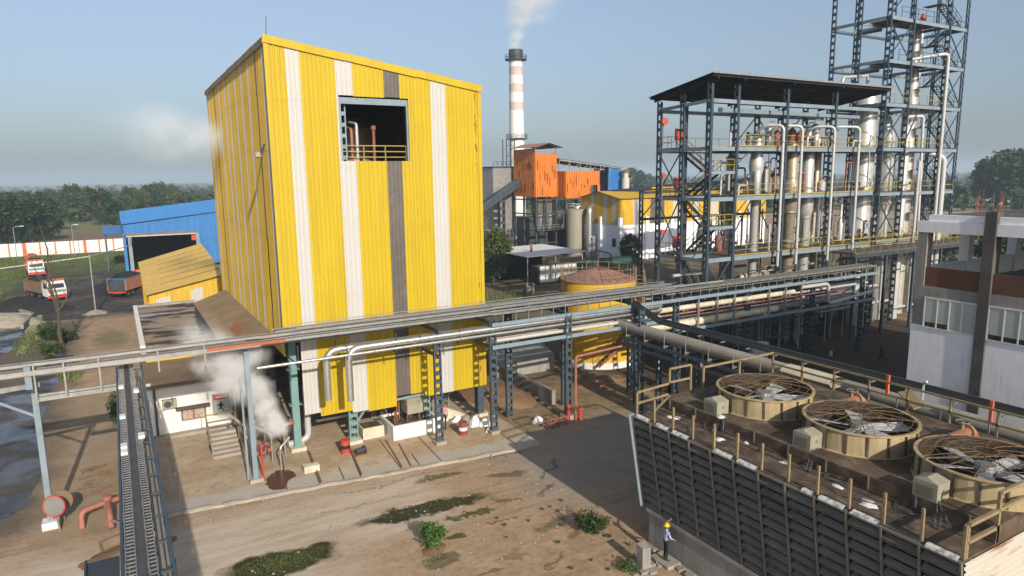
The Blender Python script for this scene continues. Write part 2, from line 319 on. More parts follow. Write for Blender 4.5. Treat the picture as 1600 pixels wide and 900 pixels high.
cur = mixc(nt, mathn(nt, 'MULTIPLY', rect(34.5, 75, 14, 52, 0.8), 0.9), cur, mixc(nt, mid, (0.045, 0.034, 0.026), (0.12, 0.085, 0.058)))
yard = mixc(nt, mathn(nt, 'MULTIPLY', ramp(nt, big, 0.5, 0.66), 0.6), yard, (0.20, 0.165, 0.125))
cur = mixc(nt, rect(-16, 12, 97, 150, 1.8), cur, yard)
cur = mixc(nt, mathn(nt, 'MULTIPLY', rect(-14, -4.5, 38, 96, 1.0), 0.8), cur, mixc(nt, mid, (0.045, 0.04, 0.036), (0.12, 0.10, 0.08)))
grass = mixc(nt, ramp(nt, noise(nt, pos, 0.35, 6, 0.6), 0.35, 0.65), (0.045, 0.085, 0.018), (0.10, 0.135, 0.04))
cur = mixc(nt, mathn(nt, 'MULTIPLY', rect(-90, 40, 146, 191, 3.0), 0.92), cur, grass)
cur = mixc(nt, mathn(nt, 'MULTIPLY', rect(-90, -15, 96, 150, 2.0), 0.92), cur, grass)
cur = mixc(nt, mathn(nt, 'MULTIPLY', ell(-1.5, 83, 1.5, 4.5), 0.5), cur, (0.07, 0.10, 0.03))
for cx, cy, rx, ry, rot, a in ((12.25, 30.1, 3.3, 0.8, -0.12, 1.0), (5.0, 28.9, 2.5, 1.15, 0.0, 1.0), (14.3, 33.1, 1.6, 0.35, -0.1, 0.6), (17.6, 31.6, 1.1, 0.3, -0.1, 0.55), (13.9, 28.4, 1.5, 0.16, -0.12, 0.8), (12.4, 26.9, 0.5, 0.22, 0, 0.8),
                              (10.7, 25.6, 0.9, 0.4, 0, 0.6), (16.6, 25.6, 0.9, 0.3, 0.2, 0.4), (13.6, 24.4, 0.6, 0.25, 0, 0.35), (18.6, 28.6, 0.8, 0.18, 0.5, 0.6), (19.6, 30.4, 0.7, 0.14, 0.6, 0.6), (20.8, 31.2, 1.0, 0.16, 0.7, 0.5), (15.2, 27.1, 0.8, 0.1, -0.1, 0.6), (16.3, 28.9, 0.9, 0.14, -0.2, 0.6), (17.0, 24.2, 0.6, 0.2, 0.4, 0.5), (11.8, 34.0, 3.5, 0.09, -0.1, 0.35), (8.0, 32.6, 4.5, 0.07, -0.1, 0.3), (15.0, 22.8, 0.7, 0.12, 0.2, 0.5), (12.4, 23.5, 0.5, 0.1, 0.2, 0.5), (19.0, 33.8, 1.2, 0.18, 0.1, 0.4)):
    f = mathn(nt, 'MULTIPLY', ell(cx, cy, rx, ry, rot, 0.16), mathn(nt, 'MULTIPLY', ramp(nt, fine, 0.18, 0.42), a))
    cur = mixc(nt, f, cur, mixc(nt, mid, (0.02, 0.022, 0.010), (0.06, 0.055, 0.026)))
fields = mixc(nt, ramp(nt, noise(nt, pos, 0.006, 3, 0.5), 0.42, 0.58), (0.11, 0.13, 0.045), (0.25, 0.19, 0.11))
vor = N(nt, 'TexVoronoi'); vor.inputs['Scale'].default_value = 0.012; L(nt, pos, vor.inputs['Vector'])
fields = mixc(nt, 0.4, fields, mixc(nt, ramp(nt, N(nt, 'SeparateColor').outputs[0], 0, 1), (0.09, 0.13, 0.04), (0.22, 0.18, 0.10)))
L(nt, vor.outputs['Color'], [n for n in nt.nodes if n.bl_idname == 'ShaderNodeSeparateColor'][0].inputs[0])
inner = mathn(nt, 'MULTIPLY', band(gx, -120, 330, 6), band(gy, -120, 192, 4))
fields = mixc(nt, mathn(nt, 'MULTIPLY', rect(-22, 6, 196, 262, 5), .85), fields, (0.20, 0.135, 0.085))
fields = mixc(nt, mathn(nt, 'MULTIPLY', rect(-16, 16, 270, 400, 8), .85), fields, (0.19, 0.18, 0.07))
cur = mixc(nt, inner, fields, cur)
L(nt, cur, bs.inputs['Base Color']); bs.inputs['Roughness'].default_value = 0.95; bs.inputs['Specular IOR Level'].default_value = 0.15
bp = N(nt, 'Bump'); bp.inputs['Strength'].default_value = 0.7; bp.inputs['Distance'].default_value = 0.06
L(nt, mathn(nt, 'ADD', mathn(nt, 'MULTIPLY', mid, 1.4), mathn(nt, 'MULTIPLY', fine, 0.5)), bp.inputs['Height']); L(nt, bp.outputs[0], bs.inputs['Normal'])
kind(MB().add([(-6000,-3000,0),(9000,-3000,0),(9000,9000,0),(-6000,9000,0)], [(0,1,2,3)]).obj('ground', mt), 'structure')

# concrete apron in front of the yellow house, with a broken kerb
mtA, nt, bs, co = newmat('apron_concrete')
a1 = noise(nt, co, 0.5, 6, 0.6); a2 = noise(nt, co, 1.6, 7, 0.65)
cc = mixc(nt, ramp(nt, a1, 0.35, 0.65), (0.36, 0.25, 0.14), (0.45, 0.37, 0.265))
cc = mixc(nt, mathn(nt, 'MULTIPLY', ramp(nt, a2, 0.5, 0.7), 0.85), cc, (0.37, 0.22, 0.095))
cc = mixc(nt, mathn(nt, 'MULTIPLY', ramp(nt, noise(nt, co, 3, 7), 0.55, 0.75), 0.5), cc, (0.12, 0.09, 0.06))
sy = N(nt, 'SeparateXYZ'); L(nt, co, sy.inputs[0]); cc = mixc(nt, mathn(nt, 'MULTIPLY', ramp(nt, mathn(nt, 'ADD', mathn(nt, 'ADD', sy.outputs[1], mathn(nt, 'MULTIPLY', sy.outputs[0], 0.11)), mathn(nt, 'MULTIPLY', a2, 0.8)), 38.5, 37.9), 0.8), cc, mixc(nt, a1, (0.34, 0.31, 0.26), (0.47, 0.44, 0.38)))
L(nt, cc, bs.inputs['Base Color']); bs.inputs['Roughness'].default_value = 0.9
bp = N(nt, 'Bump'); bp.inputs['Strength'].default_value = 0.5; bp.inputs['Distance'].default_value = 0.02; L(nt, a2, bp.inputs['Height']); L(nt, bp.outputs[0], bs.inputs['Normal'])
edge = []
for k in range(41):
    t = k/40; edge.append((0.6+19.0*t, 36.15-2.1*t+rnd.uniform(-0.07, 0.07)))
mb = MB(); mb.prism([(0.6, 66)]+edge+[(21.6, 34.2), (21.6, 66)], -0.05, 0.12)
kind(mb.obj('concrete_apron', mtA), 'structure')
mb = MB(); ln = len(edge)
for k in range(ln-1):
    if rnd.random() < 0.12: continue
    (xa, ya), (xb, yb) = edge[k], edge[k+1]; h = 0.17+rnd.uniform(-0.02, 0.03)
    mb.prism([(xa, ya-0.02), (xb-0.01, yb-0.02), (xb-0.01, yb+0.22), (xa, ya+0.22)], 0.05, h)
kind(mb.obj('kerb', M['concrete']), 'structure')
# joints and drain slots of the apron: dark recessed strips
mb = MB()
for x0, y0, x1, y1 in ((8.3,35.6,8.9,41),(10.5,35.3,11.2,40),(12.8,35.1,13.2,40),(15.2,34.9,15.5,39),(6.6,35.8,7.4,41),(9.6,35.4,9.8,37.2),(13.9,35.0,14.1,36.8)):
    mb.prism([(x0-0.04, y0), (x0+0.04, y0), (x1+0.04, y1), (x1-0.04, y1)], 0.06, 0.124)
kind(mb.obj('drain_slot', M['darkconc']), 'structure')
# rust-red wet stain pool on the apron
poly = [(5.9, 36.1), (6.6, 36.05), (6.9, 36.9), (7.5, 37.4), (7.3, 38.3), (6.6, 38.6), (6.0, 38.0), (5.75, 37.0)]
mtS, nt, bs, co = newmat('rusty_puddle'); L(nt, mixc(nt, noise(nt, co, 2, 5), (0.07, 0.028, 0.016), (0.12, 0.045, 0.024)), bs.inputs['Base Color']); bs.inputs['Roughness'].default_value = 0.35
pp = []
for i in range(len(poly)):
    a, b = Vector(poly[i]), Vector(poly[(i+1) % len(poly)])
    for k in range(6): q = a.lerp(b, k/6); pp.append((q.x+rnd.uniform(-.07, .07), q.y+rnd.uniform(-.09, .09)))
poly = pp
kind(MB().add([(x, y, 0.126) for x, y in poly], [tuple(range(len(poly)))]).obj('puddle', mtS), 'structure')
# slurry ponds at the left
mtW, nt, bs, co = newmat('slurry_water')
w1 = noise(nt, co, 0.22, 4, 0.5)
L(nt, mixc(nt, ramp(nt, w1, 0.4, 0.62), (0.02, 0.02, 0.02), (0.085, 0.07, 0.052)), bs.inputs['Base Color'])
L(nt, mathn(nt, 'ADD', mathn(nt, 'MULTIPLY', ramp(nt, noise(nt, co, 0.35, 4), 0.42, 0.6), 0.7), 0.08), bs.inputs['Roughness']); bs.inputs['Specular IOR Level'].default_value = 0.6
bp = N(nt, 'Bump'); bp.inputs['Strength'].default_value = 0.15; bp.inputs['Distance'].default_value = 0.02; L(nt, noise(nt, co, 2.5, 4), bp.inputs['Height']); L(nt, bp.outputs[0], bs.inputs['Normal'])
def sheet(name, px, z, m, k='structure'):
    pts = []
    n = len(px)
    for i in range(n):
        a, b = G(*px[i]), G(*px[(i+1)%n])
        for t in range(5):
            p = a.lerp(b, t/5); j = 0 if t == 0 else 0.12
            pts.append((p.x+rnd.uniform(-j, j), p.y+rnd.uniform(-j, j)*2, z))
    return kind(MB().add(pts, [tuple(range(len(pts)))]).obj(name, m), k)
sheet('slurry_pond', [(-60, 860), (0, 815), (38, 792), (62, 752), (72, 720), (66, 690), (58, 668), (72, 640), (84, 612), (100, 585), (116, 556), (92, 548), (70, 560), (48, 590), (20, 610), (-60, 640)], 0.006, mtW)
sheet('settling_pond', [(-40, 498), (46, 494), (44, 515), (24, 540), (8, 556), (-40, 562)], 0.006, mtW)
sheet('gravel_bank', [(40, 496), (66, 492), (56, 520), (40, 552), (24, 556), (40, 525)], 0.012, M['sand'])
def heap(name, c, rx, ry, h, m, label, cat, n=26, seed=1, jag=0.25, grp=None):
    r_ = random.Random(seed); mb = MB(); prof = [(1.0, -0.05), (0.92, 0.10), (0.74, 0.36), (0.5, 0.66), (0.26, 0.88), (0.08, 1.0)]
    ph = [r_.uniform(0, 6.28) for _ in range(4)]
    vs = []
    for i, (q, z) in enumerate(prof):
        for k in range(n):
            a = 2*math.pi*k/n; w = 1+jag*(0.5*math.sin(2*a+ph[0])+0.3*math.sin(3*a+ph[1])+0.3*math.sin(7*a+ph[2]+i))+r_.uniform(-.05, .05)
            vs.append((c[0]+rx*q*w*math.cos(a), c[1]+ry*q*w*math.sin(a), c[2]+h*z+r_.uniform(-.04, .04)*h*(i > 0)))
    fs = [(i*n+k, i*n+(k+1)%n, (i+1)*n+(k+1)%n, (i+1)*n+k) for i in range(len(prof)-1) for k in range(n)]
    fs.append(tuple((len(prof)-1)*n+k for k in range(n)))
    o = tag(mb.add(vs, fs).obj(name, m, smooth=True), label, cat, grp); return o
heap('coal_heap', (-11.5, 107, 0), 5.2, 4.0, 2.0, M['coal'], 'low black coal heap beside the loaded brown truck', 'coal heap', seed=3)
heap('gravel_heap', (-12.0, 99, 0), 4.0, 3.0, 1.2, M['sand'], 'pale grey gravel heap next to the settling pond', 'gravel heap', seed=5)
heap('coal_heap', (1.6, 121, 0), 6.0, 9.0, 2.6, M['coal'], 'large black coal heap in front of the blue shed opening', 'coal heap', seed=9)
heap('soil_heap', (23.6, 44.6, 0), 3.0, 4.2, 0.75, M['soil'], 'low brown soil heap beside the yellow building corner', 'soil heap', seed=12, n=36)
heap('soil_heap', (32.9, 42.6, 0), 2.4, 1.4, 0.4, M['soil'], 'low soil heap under the pipe rack near the yellow tank', 'soil heap', seed=14)
heap('soil_heap', (-0.9, 33.2, 0), 1.9, 1.2, 0.3, M['soil'], 'small orange-brown soil heap beside the red pipes', 'soil heap', seed=15)

# grass and weeds that nobody could count
def blades(name, areas, per, h, m, label=None):
    mb = MB(); r_ = random.Random(len(name)+len(areas))
    for (cx, cy, rx, ry, rot, dens) in areas:
        for _ in range(int(per*dens)):
            q = math.sqrt(r_.random()); a = r_.uniform(0, 6.283); u, v = rx*q*math.cos(a), ry*q*math.sin(a)
            x = cx+u*math.cos(rot)-v*math.sin(rot); y = cy+u*math.sin(rot)+v*math.cos(rot)
            hh = h*r_.uniform(0.4, 1.2)*(1.15-q*0.6); w = hh*r_.uniform(0.08, 0.16); b = r_.uniform(0, 6.283); l = hh*r_.uniform(0.1, 0.6); c_, s_ = math.cos(b), math.sin(b)
            mb.add([(x-w*s_, y+w*c_, 0), (x+w*s_, y-w*c_, 0), (x+l*c_, y+l*s_, hh)], [(0, 1, 2)])
    return kind(mb.obj(name, m), 'stuff')
blades('grass', [(5.0, 28.9, 2.2, 0.95, 0.0, 2.2), (13.9, 28.4, 1.5, 0.14, -0.12, 0.7), (12.4, 26.9, 0.45, 0.2, 0, 0.4), (12.4, 30.1, 2.8, 0.5, -0.12, 0.5), (14.3, 33.1, 1.5, 0.3, -0.1, 0.3), (16.6, 25.5, 0.8, 0.25, 0.2, 0.15), (10.7, 25.6, 0.7, 0.3, 0, 0.3), (17.6, 31.6, 1.0, 0.25, -0.1, 0.2), (18.9, 22.6, 0.5, 1.2, 0, 0.2)], 1500, 0.10, M['grassblade'])
blades('tall_grass', [(-30, 172, 34, 14, 0, 3.0), (-24, 150, 9, 10, 0, 1.2), (6, 175, 16, 10, 0, 1.6), (-20, 122, 5, 14, 0, 1.0), (-8.8, 86, 1.4, 8, 0, 0.15), (120, 70, 30, 18, 0, 1.0), (95, 62, 12, 10, 0, 0.5), (-4.6, 70, 1.0, 4, 0, 0.12), (38, 62, 8, 6, 0, 0.5), (44, 78, 10, 8, 0, 0.5)], 2600, 0.75, M['grassblade'])

# ---------------------------------------------------------------- trees
def tree_meshes(seed, h=10.0, cw=4.5, ch=3.6, clusters=34, leaves=64, ls=0.42, trunk=0.28, bushy=False):
    r_ = random.Random(seed); tr = MB(); cr = MB()
    zc = h-ch*0.95
    tr.tube([(0,0,-0.1), (r_.uniform(-.2,.2), r_.uniform(-.2,.2), h*0.3), (r_.uniform(-.4,.4), r_.uniform(-.4,.4), h*0.62), (r_.uniform(-.5,.5), r_.uniform(-.5,.5), h*0.85)], [trunk, trunk*0.8, trunk*0.5, trunk*0.15], 7)
    for k in range(clusters):
        while True:
            p = Vector((r_.uniform(-1,1), r_.uniform(-1,1), r_.uniform(-1,1)))
            if 0.25 < p.length < 1: break
        p = p.normalized()*(p.length**0.45)
        c = Vector((p.x*cw*0.82, p.y*cw*0.82, zc+p.z*ch*0.85)); c.z = max(c.z, h*0.16 if bushy else h*0.24)
        rad = r_.uniform(0.16, 0.34)*cw
        if k % 4 == 0: tr.tube([(0,0,h*r_.uniform(0.25,0.5)), ((c.x)*0.5, (c.y)*0.5, (c.z+h*0.42)*0.5), tuple(c)], [trunk*0.4, trunk*0.25, trunk*0.06], 5)
        for _ in range(leaves):
            d = Vector((r_.gauss(0,1), r_.gauss(0,1), r_.gauss(0,0.8))).normalized()*rad*(r_.random()**0.4)
            q = c+d; s_ = ls*r_.uniform(0.5, 1.25)
            a = Vector((r_.gauss(0,1), r_.gauss(0,1), r_.gauss(0,0.6))).normalized(); b = a.cross(Vector((r_.gauss(0,1), r_.gauss(0,1), r_.gauss(0,1)))).normalized()
            cr.add([q-a*s_, q+b*s_*0.55, q+a*s_, q-b*s_*0.55], [(0,1,2,3)])
    return tr.mesh('trunk', [M['bark']]), cr.mesh('crown', [M['leaf']])
TV = [tree_meshes(11), tree_meshes(22, 10, 3.6, 4.3, 36, 60), tree_meshes(33, 10, 5.0, 3.2, 36, 66), tree_meshes(44, 10, 4.0, 4.0, 26, 60, 0.5, 0.24), tree_meshes(55, 10, 5.6, 4.6, 60, 70, 0.42, 0.4, True)]
def tree(name, x, y, h, v, label, group=None, wide=1.0):
    t = thing(name, label, 'tree', (x, y, 0), group); s_ = h/10
    for nm, me in zip(('trunk', 'crown'), TV[v]):
        o = bpy.data.objects.new(nm, me); COL.objects.link(o); o.parent = t
    t.scale = (s_*wide, s_*wide, s_); t.rotation_euler = (0, 0, rnd.uniform(0, 6.28)); return t
def ptree(px, base, top, v, label, group=None, wide=1.0, name='broadleaf_tree'):
    p = G(px, base); d = (p-Vector((0,0,16.5))).dot(fw); return tree(name, p.x, p.y, (base-top)/1067*d*1.02, v, label, group, wide)
GL = 'trees beyond the white boundary wall'
def left_label(px, b, tp, v):
    size = 'tall' if b-tp > 50 else ('medium' if b-tp > 34 else 'low'); crown = ('rounded', 'narrow upright', 'broad spreading', 'loose', 'dense bushy')[v]
    where = 'behind the blue shed roof' if px > 188 else ('over the left end of the white wall' if px < 34 else ('left of the open field gap' if px < 96 else ('beside the open field gap' if px < 150 else 'between the field gap and the blue shed')))
    row = 'front row' if b > 350 else ('middle row' if b > 330 else 'rear row')
    return '%s %s tree in the %s %s' % (size, crown, row, where)
for i, (px, b, tp, v, w) in enumerate(((6,378,318,4,1.05),(30,380,306,4,1),(52,378,312,2,1),(76,376,330,4,1),(16,366,300,0,1),(62,362,303,2,1),(92,360,318,0,1),(-14,376,310,4,1),(124,346,284,4,.9),(160,352,288,1,1),(176,350,306,4,1),(192,345,300,2,1),(208,340,284,0,1),(222,338,286,1,1),(240,336,280,0,1),(258,334,277,4,.9),(274,331,288,2,1),(292,328,292,0,1),(310,326,298,2,1),(326,326,296,1,1),(166,358,326,2,1.1),(184,356,330,4,1),(80,335,290,2,1),(40,338,290,0,1),(10,336,292,4,1),(112,332,288,1,1),(228,322,288,2,1.1),(250,320,286,4,1.1),(272,318,286,0,1),(300,316,288,2,1.2),(318,316,286,4,1),(200,322,290,2,1.2),(180,322,292,0,1.1),(-10,335,290,2,1))):
    ptree(px, b, tp+(9 if b < 345 else (6 if b < 360 else 2)), v, left_label(px, b, tp, v), GL, w)
GR = 'trees beyond the right boundary wall'; RL = 'tall dark green tree in the clump at the far right horizon'
for px, b, tp, v, w, lb in ((1558,324,244,4,.95,'dense dark tree at the left of the far right clump'),(1588,326,238,4,1,'dense dark tree at the middle of the far right clump'),(1612,326,240,2,1,'broad dark tree cut by the right picture edge'),(1574,318,236,0,1,'rounded tree rising behind the middle of the far right clump'),(1534,320,258,1,.9,'narrow lower tree at the left edge of the far right clump')): ptree(px, b, tp, v, lb, GR, w)
GS = 'bushy trees behind the white concrete building'
for px, b, tp, v, w, lb in ((1450,408,360,4,1,'bushy tree seen beside the corner column of the concrete building'),(1475,420,372,2,1,'broad tree seen through the first open bay of the concrete building'),(1545,412,362,4,1,'bushy tree seen just right of the dark pilaster of the concrete building'),(1592,420,365,4,1,'bushy tree seen through the second open bay of the concrete building'),(1440,380,345,0,1,'rounded tree at the foot of the tall white pipes of the tower'),(1500,395,350,2,1,'broad tree behind the inner column of the concrete building')): ptree(px, b, tp, v, lb, GS, w)
ptree(772, 444, 356, 4, 'dark bushy tree beside the right edge of the yellow and white building', None, 0.62)
ptree(985, 412, 366, 4, 'small dark tree in front of the yellow and white generator hall', None, 0.7)
ptree(757, 345, 268, 3, 'hazy tree between the yellow building and the sloping conveyor', None, 1)
ptree(982, 305, 266, 2, 'hazy tree right of the blue cladding on the boiler house', None, 1.4)
ptree(1010, 300, 272, 0, 'far hazy tree left of the open steel process frame', None, 1.4)
# far woods: one mass to the horizon
mb = MB(); r_ = random.Random(99)
for _ in range(2600):
    az = HEAD+R(r_.uniform(-46, 46)); d = 330+2600*(r_.random()**1.7); x, y = d*math.sin(az), d*math.cos(az)
    hh = r_.uniform(4, 10); w = hh*r_.uniform(0.5, 1.1)
    if d < 520 and az < 0.1 and r_.random() < 0.75: continue
    for k in range(20):
        v = Vector((r_.gauss(0,1), r_.gauss(0,1), r_.gauss(0,1))).normalized(); q = Vector((x+v.x*w*.6, y+v.y*w*.6, hh*.55+v.z*hh*.42)); s_ = hh*r_.uniform(.12, .3)
        a = Vector((r_.gauss(0,1), r_.gauss(0,1), r_.gauss(0,.6))).normalized(); b = a.cross(v).normalized()
        mb.add([q-a*s_, q+b*s_*.7, q+a*s_, q-b*s_*.7], [(0,1,2,3)])
kind(mb.obj('distant_woods', M['leaf']), 'stuff')
# ---------------------------------------------------------------- corrugated walls and roofs
def corr(mb, ax, plane, out, u0, u1, z0, z1, laps=(), mi=0, pitch=0.26, dep=0.032):
    """ribbed sheet standing on the line ax ('x' or 'y'), facing out (+1/-1); z0, z1 numbers or functions of u"""
    f0 = z0 if callable(z0) else (lambda u: z0); f1 = z1 if callable(z1) else (lambda u: z1)
    us = []; n = max(1, round((u1-u0)/pitch)); p = (u1-u0)/n
    for k in range(n): us += [(u0+p*(k+a), d) for a, d in ((0, 0), (0.55, 0), (0.66, dep), (0.88, dep))]
    us.append((u1, 0))
    lim = sorted(laps); tiers = []; lo = None
    bounds = [None]+[z for z in lim]+[None]
    for i in range(len(bounds)-1):
        a, b = bounds[i], bounds[i+1]
        vs = []; ok = False
        for u, d in us:
            za = f0(u) if a is None else max(a, f0(u)); zb = f1(u) if b is None else min(b, f1(u))
            if zb-za > 0.02: ok = True
            zb = max(zb, za)
            ob = (0.012 if ax == 'x' else 0.006) if a is not None else 0.0      # each upper sheet laps over the lower one
            for z, e in ((za, ob), (zb, 0.0)):
                q = plane+out*(d+e); vs.append((u, q, z) if ax == 'x' else (q, u, z))
        if not ok: continue
        m_ = len(us); mb.add(vs, [(2*k, 2*k+2, 2*k+3, 2*k+1) for k in range(m_-1)], mi)
    return mb
def ribroof(mb, p00, p10, p11, p01, n, dep=0.03, mi=0, th=0.03):
    """ribbed roof sheet: ribs run from the edge p00-p10 to the edge p01-p11"""
    p00, p10, p11, p01 = map(Vector, (p00, p10, p11, p01)); nn = (p10-p00).cross(p01-p00).normalized()
    if nn.z < 0: nn = -nn
    vs = []; st = []
    for k in range(n): st += [((k+a)/n, d) for a, d in ((0, 0), (0.6, 0), (0.7, dep), (0.9, dep))]
    st.append((1.0, 0))
    for t, d in st:
        a = p00.lerp(p10, t)+nn*d; b = p01.lerp(p11, t)+nn*d; vs += [a, b, a-nn*th, b-nn*th]
    fs = []; m_ = len(st)
    for k in range(m_-1): i = 4*k; fs += [(i, i+4, i+5, i+1), (i+2, i+3, i+7, i+6)]
    return mb.add(vs, fs, mi)
def lattice(mb, x, y, z0, z1, w=0.42, d=0.22, ax='x', step=0.55, mi=0, ch=0.075):
    """battened column: two channels joined by batten plates, broad side along ax"""
    for s in (-1, 1):
        if ax == 'x': mb.box((x+s*w/2-ch/2, y-d/2, z0), (x+s*w/2+ch/2, y+d/2, z1), mi)
        else: mb.box((x-d/2, y+s*w/2-ch/2, z0), (x+d/2, y+s*w/2+ch/2, z1), mi)
    n = max(2, int((z1-z0)/step))
    for k in range(n):
        z = z0+(k+0.5)*(z1-z0)/n; h = step*0.2
        for s in (-1, 1):
            if ax == 'x': mb.box((x-w/2+ch/2, y+s*d/2-0.012, z-h), (x+w/2-ch/2, y+s*d/2+0.012, z+h), mi)
            else: mb.box((x+s*d/2-0.012, y-w/2+ch/2, z-h), (x+s*d/2+0.012, y+w/2-ch/2, z+h), mi)
    return mb
def railing(mb, pts, h=1.05, post=1.4, r=0.028, rails=(0.52, 1.0), r2=None, mi=0):
    for i in range(len(pts)-1):
        a, b = Vector(pts[i]), Vector(pts[i+1]); n = max(1, round((b-a).length/post))
        for k in range(n+1):
            if i > 0 and k == 0: continue
            p = a.lerp(b, k/n); mb.bar(p, p+Vector((0, 0, h)), r*2, mi=mi)
        for q in rails: mb.bar(a+Vector((0,0,h*q)), b+Vector((0,0,h*q)), (r2 or r)*2, mi=mi)
    return mb
def stairs(mb, a, b, width, axis, n=10, th=0.04):
    """flight of treads with two stringers from a (foot) to b (head), width across axis"""
    a, b = Vector(a), Vector(b); w = Vector((width/2,0,0)) if axis == 'x' else Vector((0,width/2,0))
    for s in (-1, 1): mb.bar(a+w*s, b+w*s, 0.05, 0.22)
    for k in range(n):
        p = a.lerp(b, (k+0.5)/n); q = (b-a); q.z = 0; q = q.normalized()*0.13; e = w*0.94
        mb.add([p-q-e, p-q+e, p+q+e, p+q-e, p-q-e-zz*th, p-q+e-zz*th, p+q+e-zz*th, p+q-e-zz*th], [(0,1,2,3),(7,6,5,4),(0,4,5,1),(1,5,6,2),(2,6,7,3),(3,7,4,0)])
    return mb
def stair_rail(mb, a, b, width, axis, h=1.0, r=0.022):
    a, b = Vector(a), Vector(b); w = Vector((width/2,0,0)) if axis == 'x' else Vector((0,width/2,0))
    for s in (-1, 1):
        for q in (0.55, 1.0): mb.bar(a+w*s+zz*h*q, b+w*s+zz*h*q, r*2)
        for t in (0.02, 0.35, 0.68, 0.98): p = a.lerp(b, t)+w*s; mb.bar(p, p+zz*h, r*2)
    return mb

# ---------------------------------------------------------------- the yellow and white process building
X0, X1, Y0, Y1 = 7.85, 20.9, 40.0, 66.0
def zroof(x): return 24.12-(x-X0)*(24.12-22.15)/(X1-X0)
B = thing('process_building', 'tall building of yellow ribbed sheets with white stripes and a sloping roof', 'building', ((X0+X1)/2, Y0, 0))
fm = [M['yellow'], M['whitesheet'], M['greysheet']]
mb = MB(); r_ = random.Random(4)
OX0, OX1, OZ0, OZ1 = 11.75, 16.0, 17.5, 21.2
for a, b, z, mi in ((7.85,8.9,7.7,0),(8.72,9.66,2.6,1),(9.66,11.62,2.35,0),(11.62,12.62,2.2,1),(12.62,14.5,2.1,0),(14.5,15.47,2.75,2),(15.47,16.42,2.72,0),(16.42,17.48,2.38,0),(17.48,18.5,2.4,1),(18.5,20.9,2.42,0)):
    lp = [q+r_.uniform(-.12, .12) for q in (5.7, 9.5, 13.3, 17.1, 20.9)]
    if a < OX1 and b > OX0:
        l, r2 = max(a, OX0), min(b, OX1)
        if a < l: corr(mb, 'x', Y0, -1, a, l, z, zroof, lp, mi)
        if r2 < b: corr(mb, 'x', Y0, -1, r2, b, z, zroof, lp, mi)
        corr(mb, 'x', Y0, -1, l, r2, z, OZ0, lp, mi); corr(mb, 'x', Y0, -1, l, r2, OZ1+(0.04 if mi else 0), zroof, lp, mi)
    else: corr(mb, 'x', Y0, -1, a if a != 8.72 else 8.9, b, z if a != 8.72 else 7.6, zroof, lp, mi)
corr(mb, 'x', Y0-0.004, -1, 8.72, 9.66, 2.6, 7.66, [5.6], 1)
mb.obj('front_wall', fm, B)
mb = MB(); u = Y0
fl = [M['oldyellow'], M['whitesheet'], M['greysheet']]
ws = [(40.42, 41.0, 1), (42.72, 43.15, 2), (45.2, 45.8, 1), (47.75, 48.4, 1), (50.3, 50.95, 1), (53.15, 53.75, 1), (55.15, 55.8, 1), (58.1, 58.8, 1), (60.9, 61.4, 2), (64.1, 64.75, 1)]
zl = 24.1
for a, b, mi in ws+[(Y1, Y1, 0)]:
    lp = [q+r_.uniform(-.2, .2) for q in (9.5, 13.3, 18.2, 21.6)]
    zb0 = 0.1 if u > 60 else 6.3
    if a-u > 0.05: corr(mb, 'y', X0, -1, u, a, zb0, zl, lp, 0, 0.3)
    if b > a:
        if mi == 2 and a < 44: corr(mb, 'y', X0, -1, a, b, 13.0, zl, lp, 2, 0.22); corr(mb, 'y', X0, -1, a, b, 6.3, 8.6, [], 2, 0.22)
        else: corr(mb, 'y', X0, -1, a, b, zb0, zl, lp, mi, 0.3)
    u = b
mb.obj('side_wall', fl, B)
mb = MB(); corr(mb, 'y', X1, 1, Y0, Y1, 2.4, zroof(X1), [9.5, 17.1], 0); corr(mb, 'x', Y1, 1, X0, X1, 0.1, zroof, [9.5, 17.1], 0); mb.obj('rear_wall', [M['oldyellow']], B)
ribroof(MB(), (X0-0.06, Y0-0.06, zroof(X0-0.06)), (X0-0.06, Y1+0.1, zroof(X0-0.06)), (X1+0.1, Y1+0.1, zroof(X1+0.1)), (X1+0.1, Y0-0.06, zroof(X1+0.1)), 90).obj('roof', M['brown'], B)
mb = MB(); xs = [X0-0.12+(X1-X0+0.2)*k/6 for k in range(7)]
for k in range(6): mb.bar((xs[k]+0.01, Y0-0.09, zroof(xs[k])-0.1+r_.uniform(-.02,.02)), (xs[k+1]+0.04, Y0-0.1, zroof(xs[k+1])-0.1+r_.uniform(-.02,.02)), 0.05, 0.42)
mb.box((X0-0.075, Y0-0.06, 7.6), (X0+0.16, Y0-0.042, 23.9)); mb.box((X1-0.18, Y0-0.06, 2.5), (X1+0.05, Y0-0.042, 21.9))
mb.obj('edge_flashing', M['yellow'], B)
mb = MB()
for k in range(8):
    ya, yb = Y0-0.1+(Y1-Y0+.2)*k/8, Y0-0.1+(Y1-Y0+.2)*(k+1)/8; mb.bar((X0-0.1, ya, 23.93+r_.uniform(-.03,.03)), (X0-0.11, yb+0.02, 23.93+r_.uniform(-.03,.03)), 0.05, 0.36)
mb.box((X0-0.06, Y0-0.04, 7.6), (X0-0.042, Y0+0.3, 23.8))
mb.obj('gutter_flashing', M['flash'], B)
mb = MB()
for k in range(22):
    z_ = r_.uniform(3, 21.6); x_ = 20.55+r_.uniform(-.06, .06); h_ = r_.uniform(.1, .4); w_ = r_.uniform(.015, .045); mb.add([(x_-w_, Y0-.064, z_), (x_+w_*.6, Y0-.064, z_-.05), (x_+w_, Y0-.064, z_+h_), (x_-w_*.4, Y0-.064, z_+h_*.8)], [(0, 1, 2, 3)])
kind(mb.obj('rust_mark', M['rustpipe'], B), 'stuff')
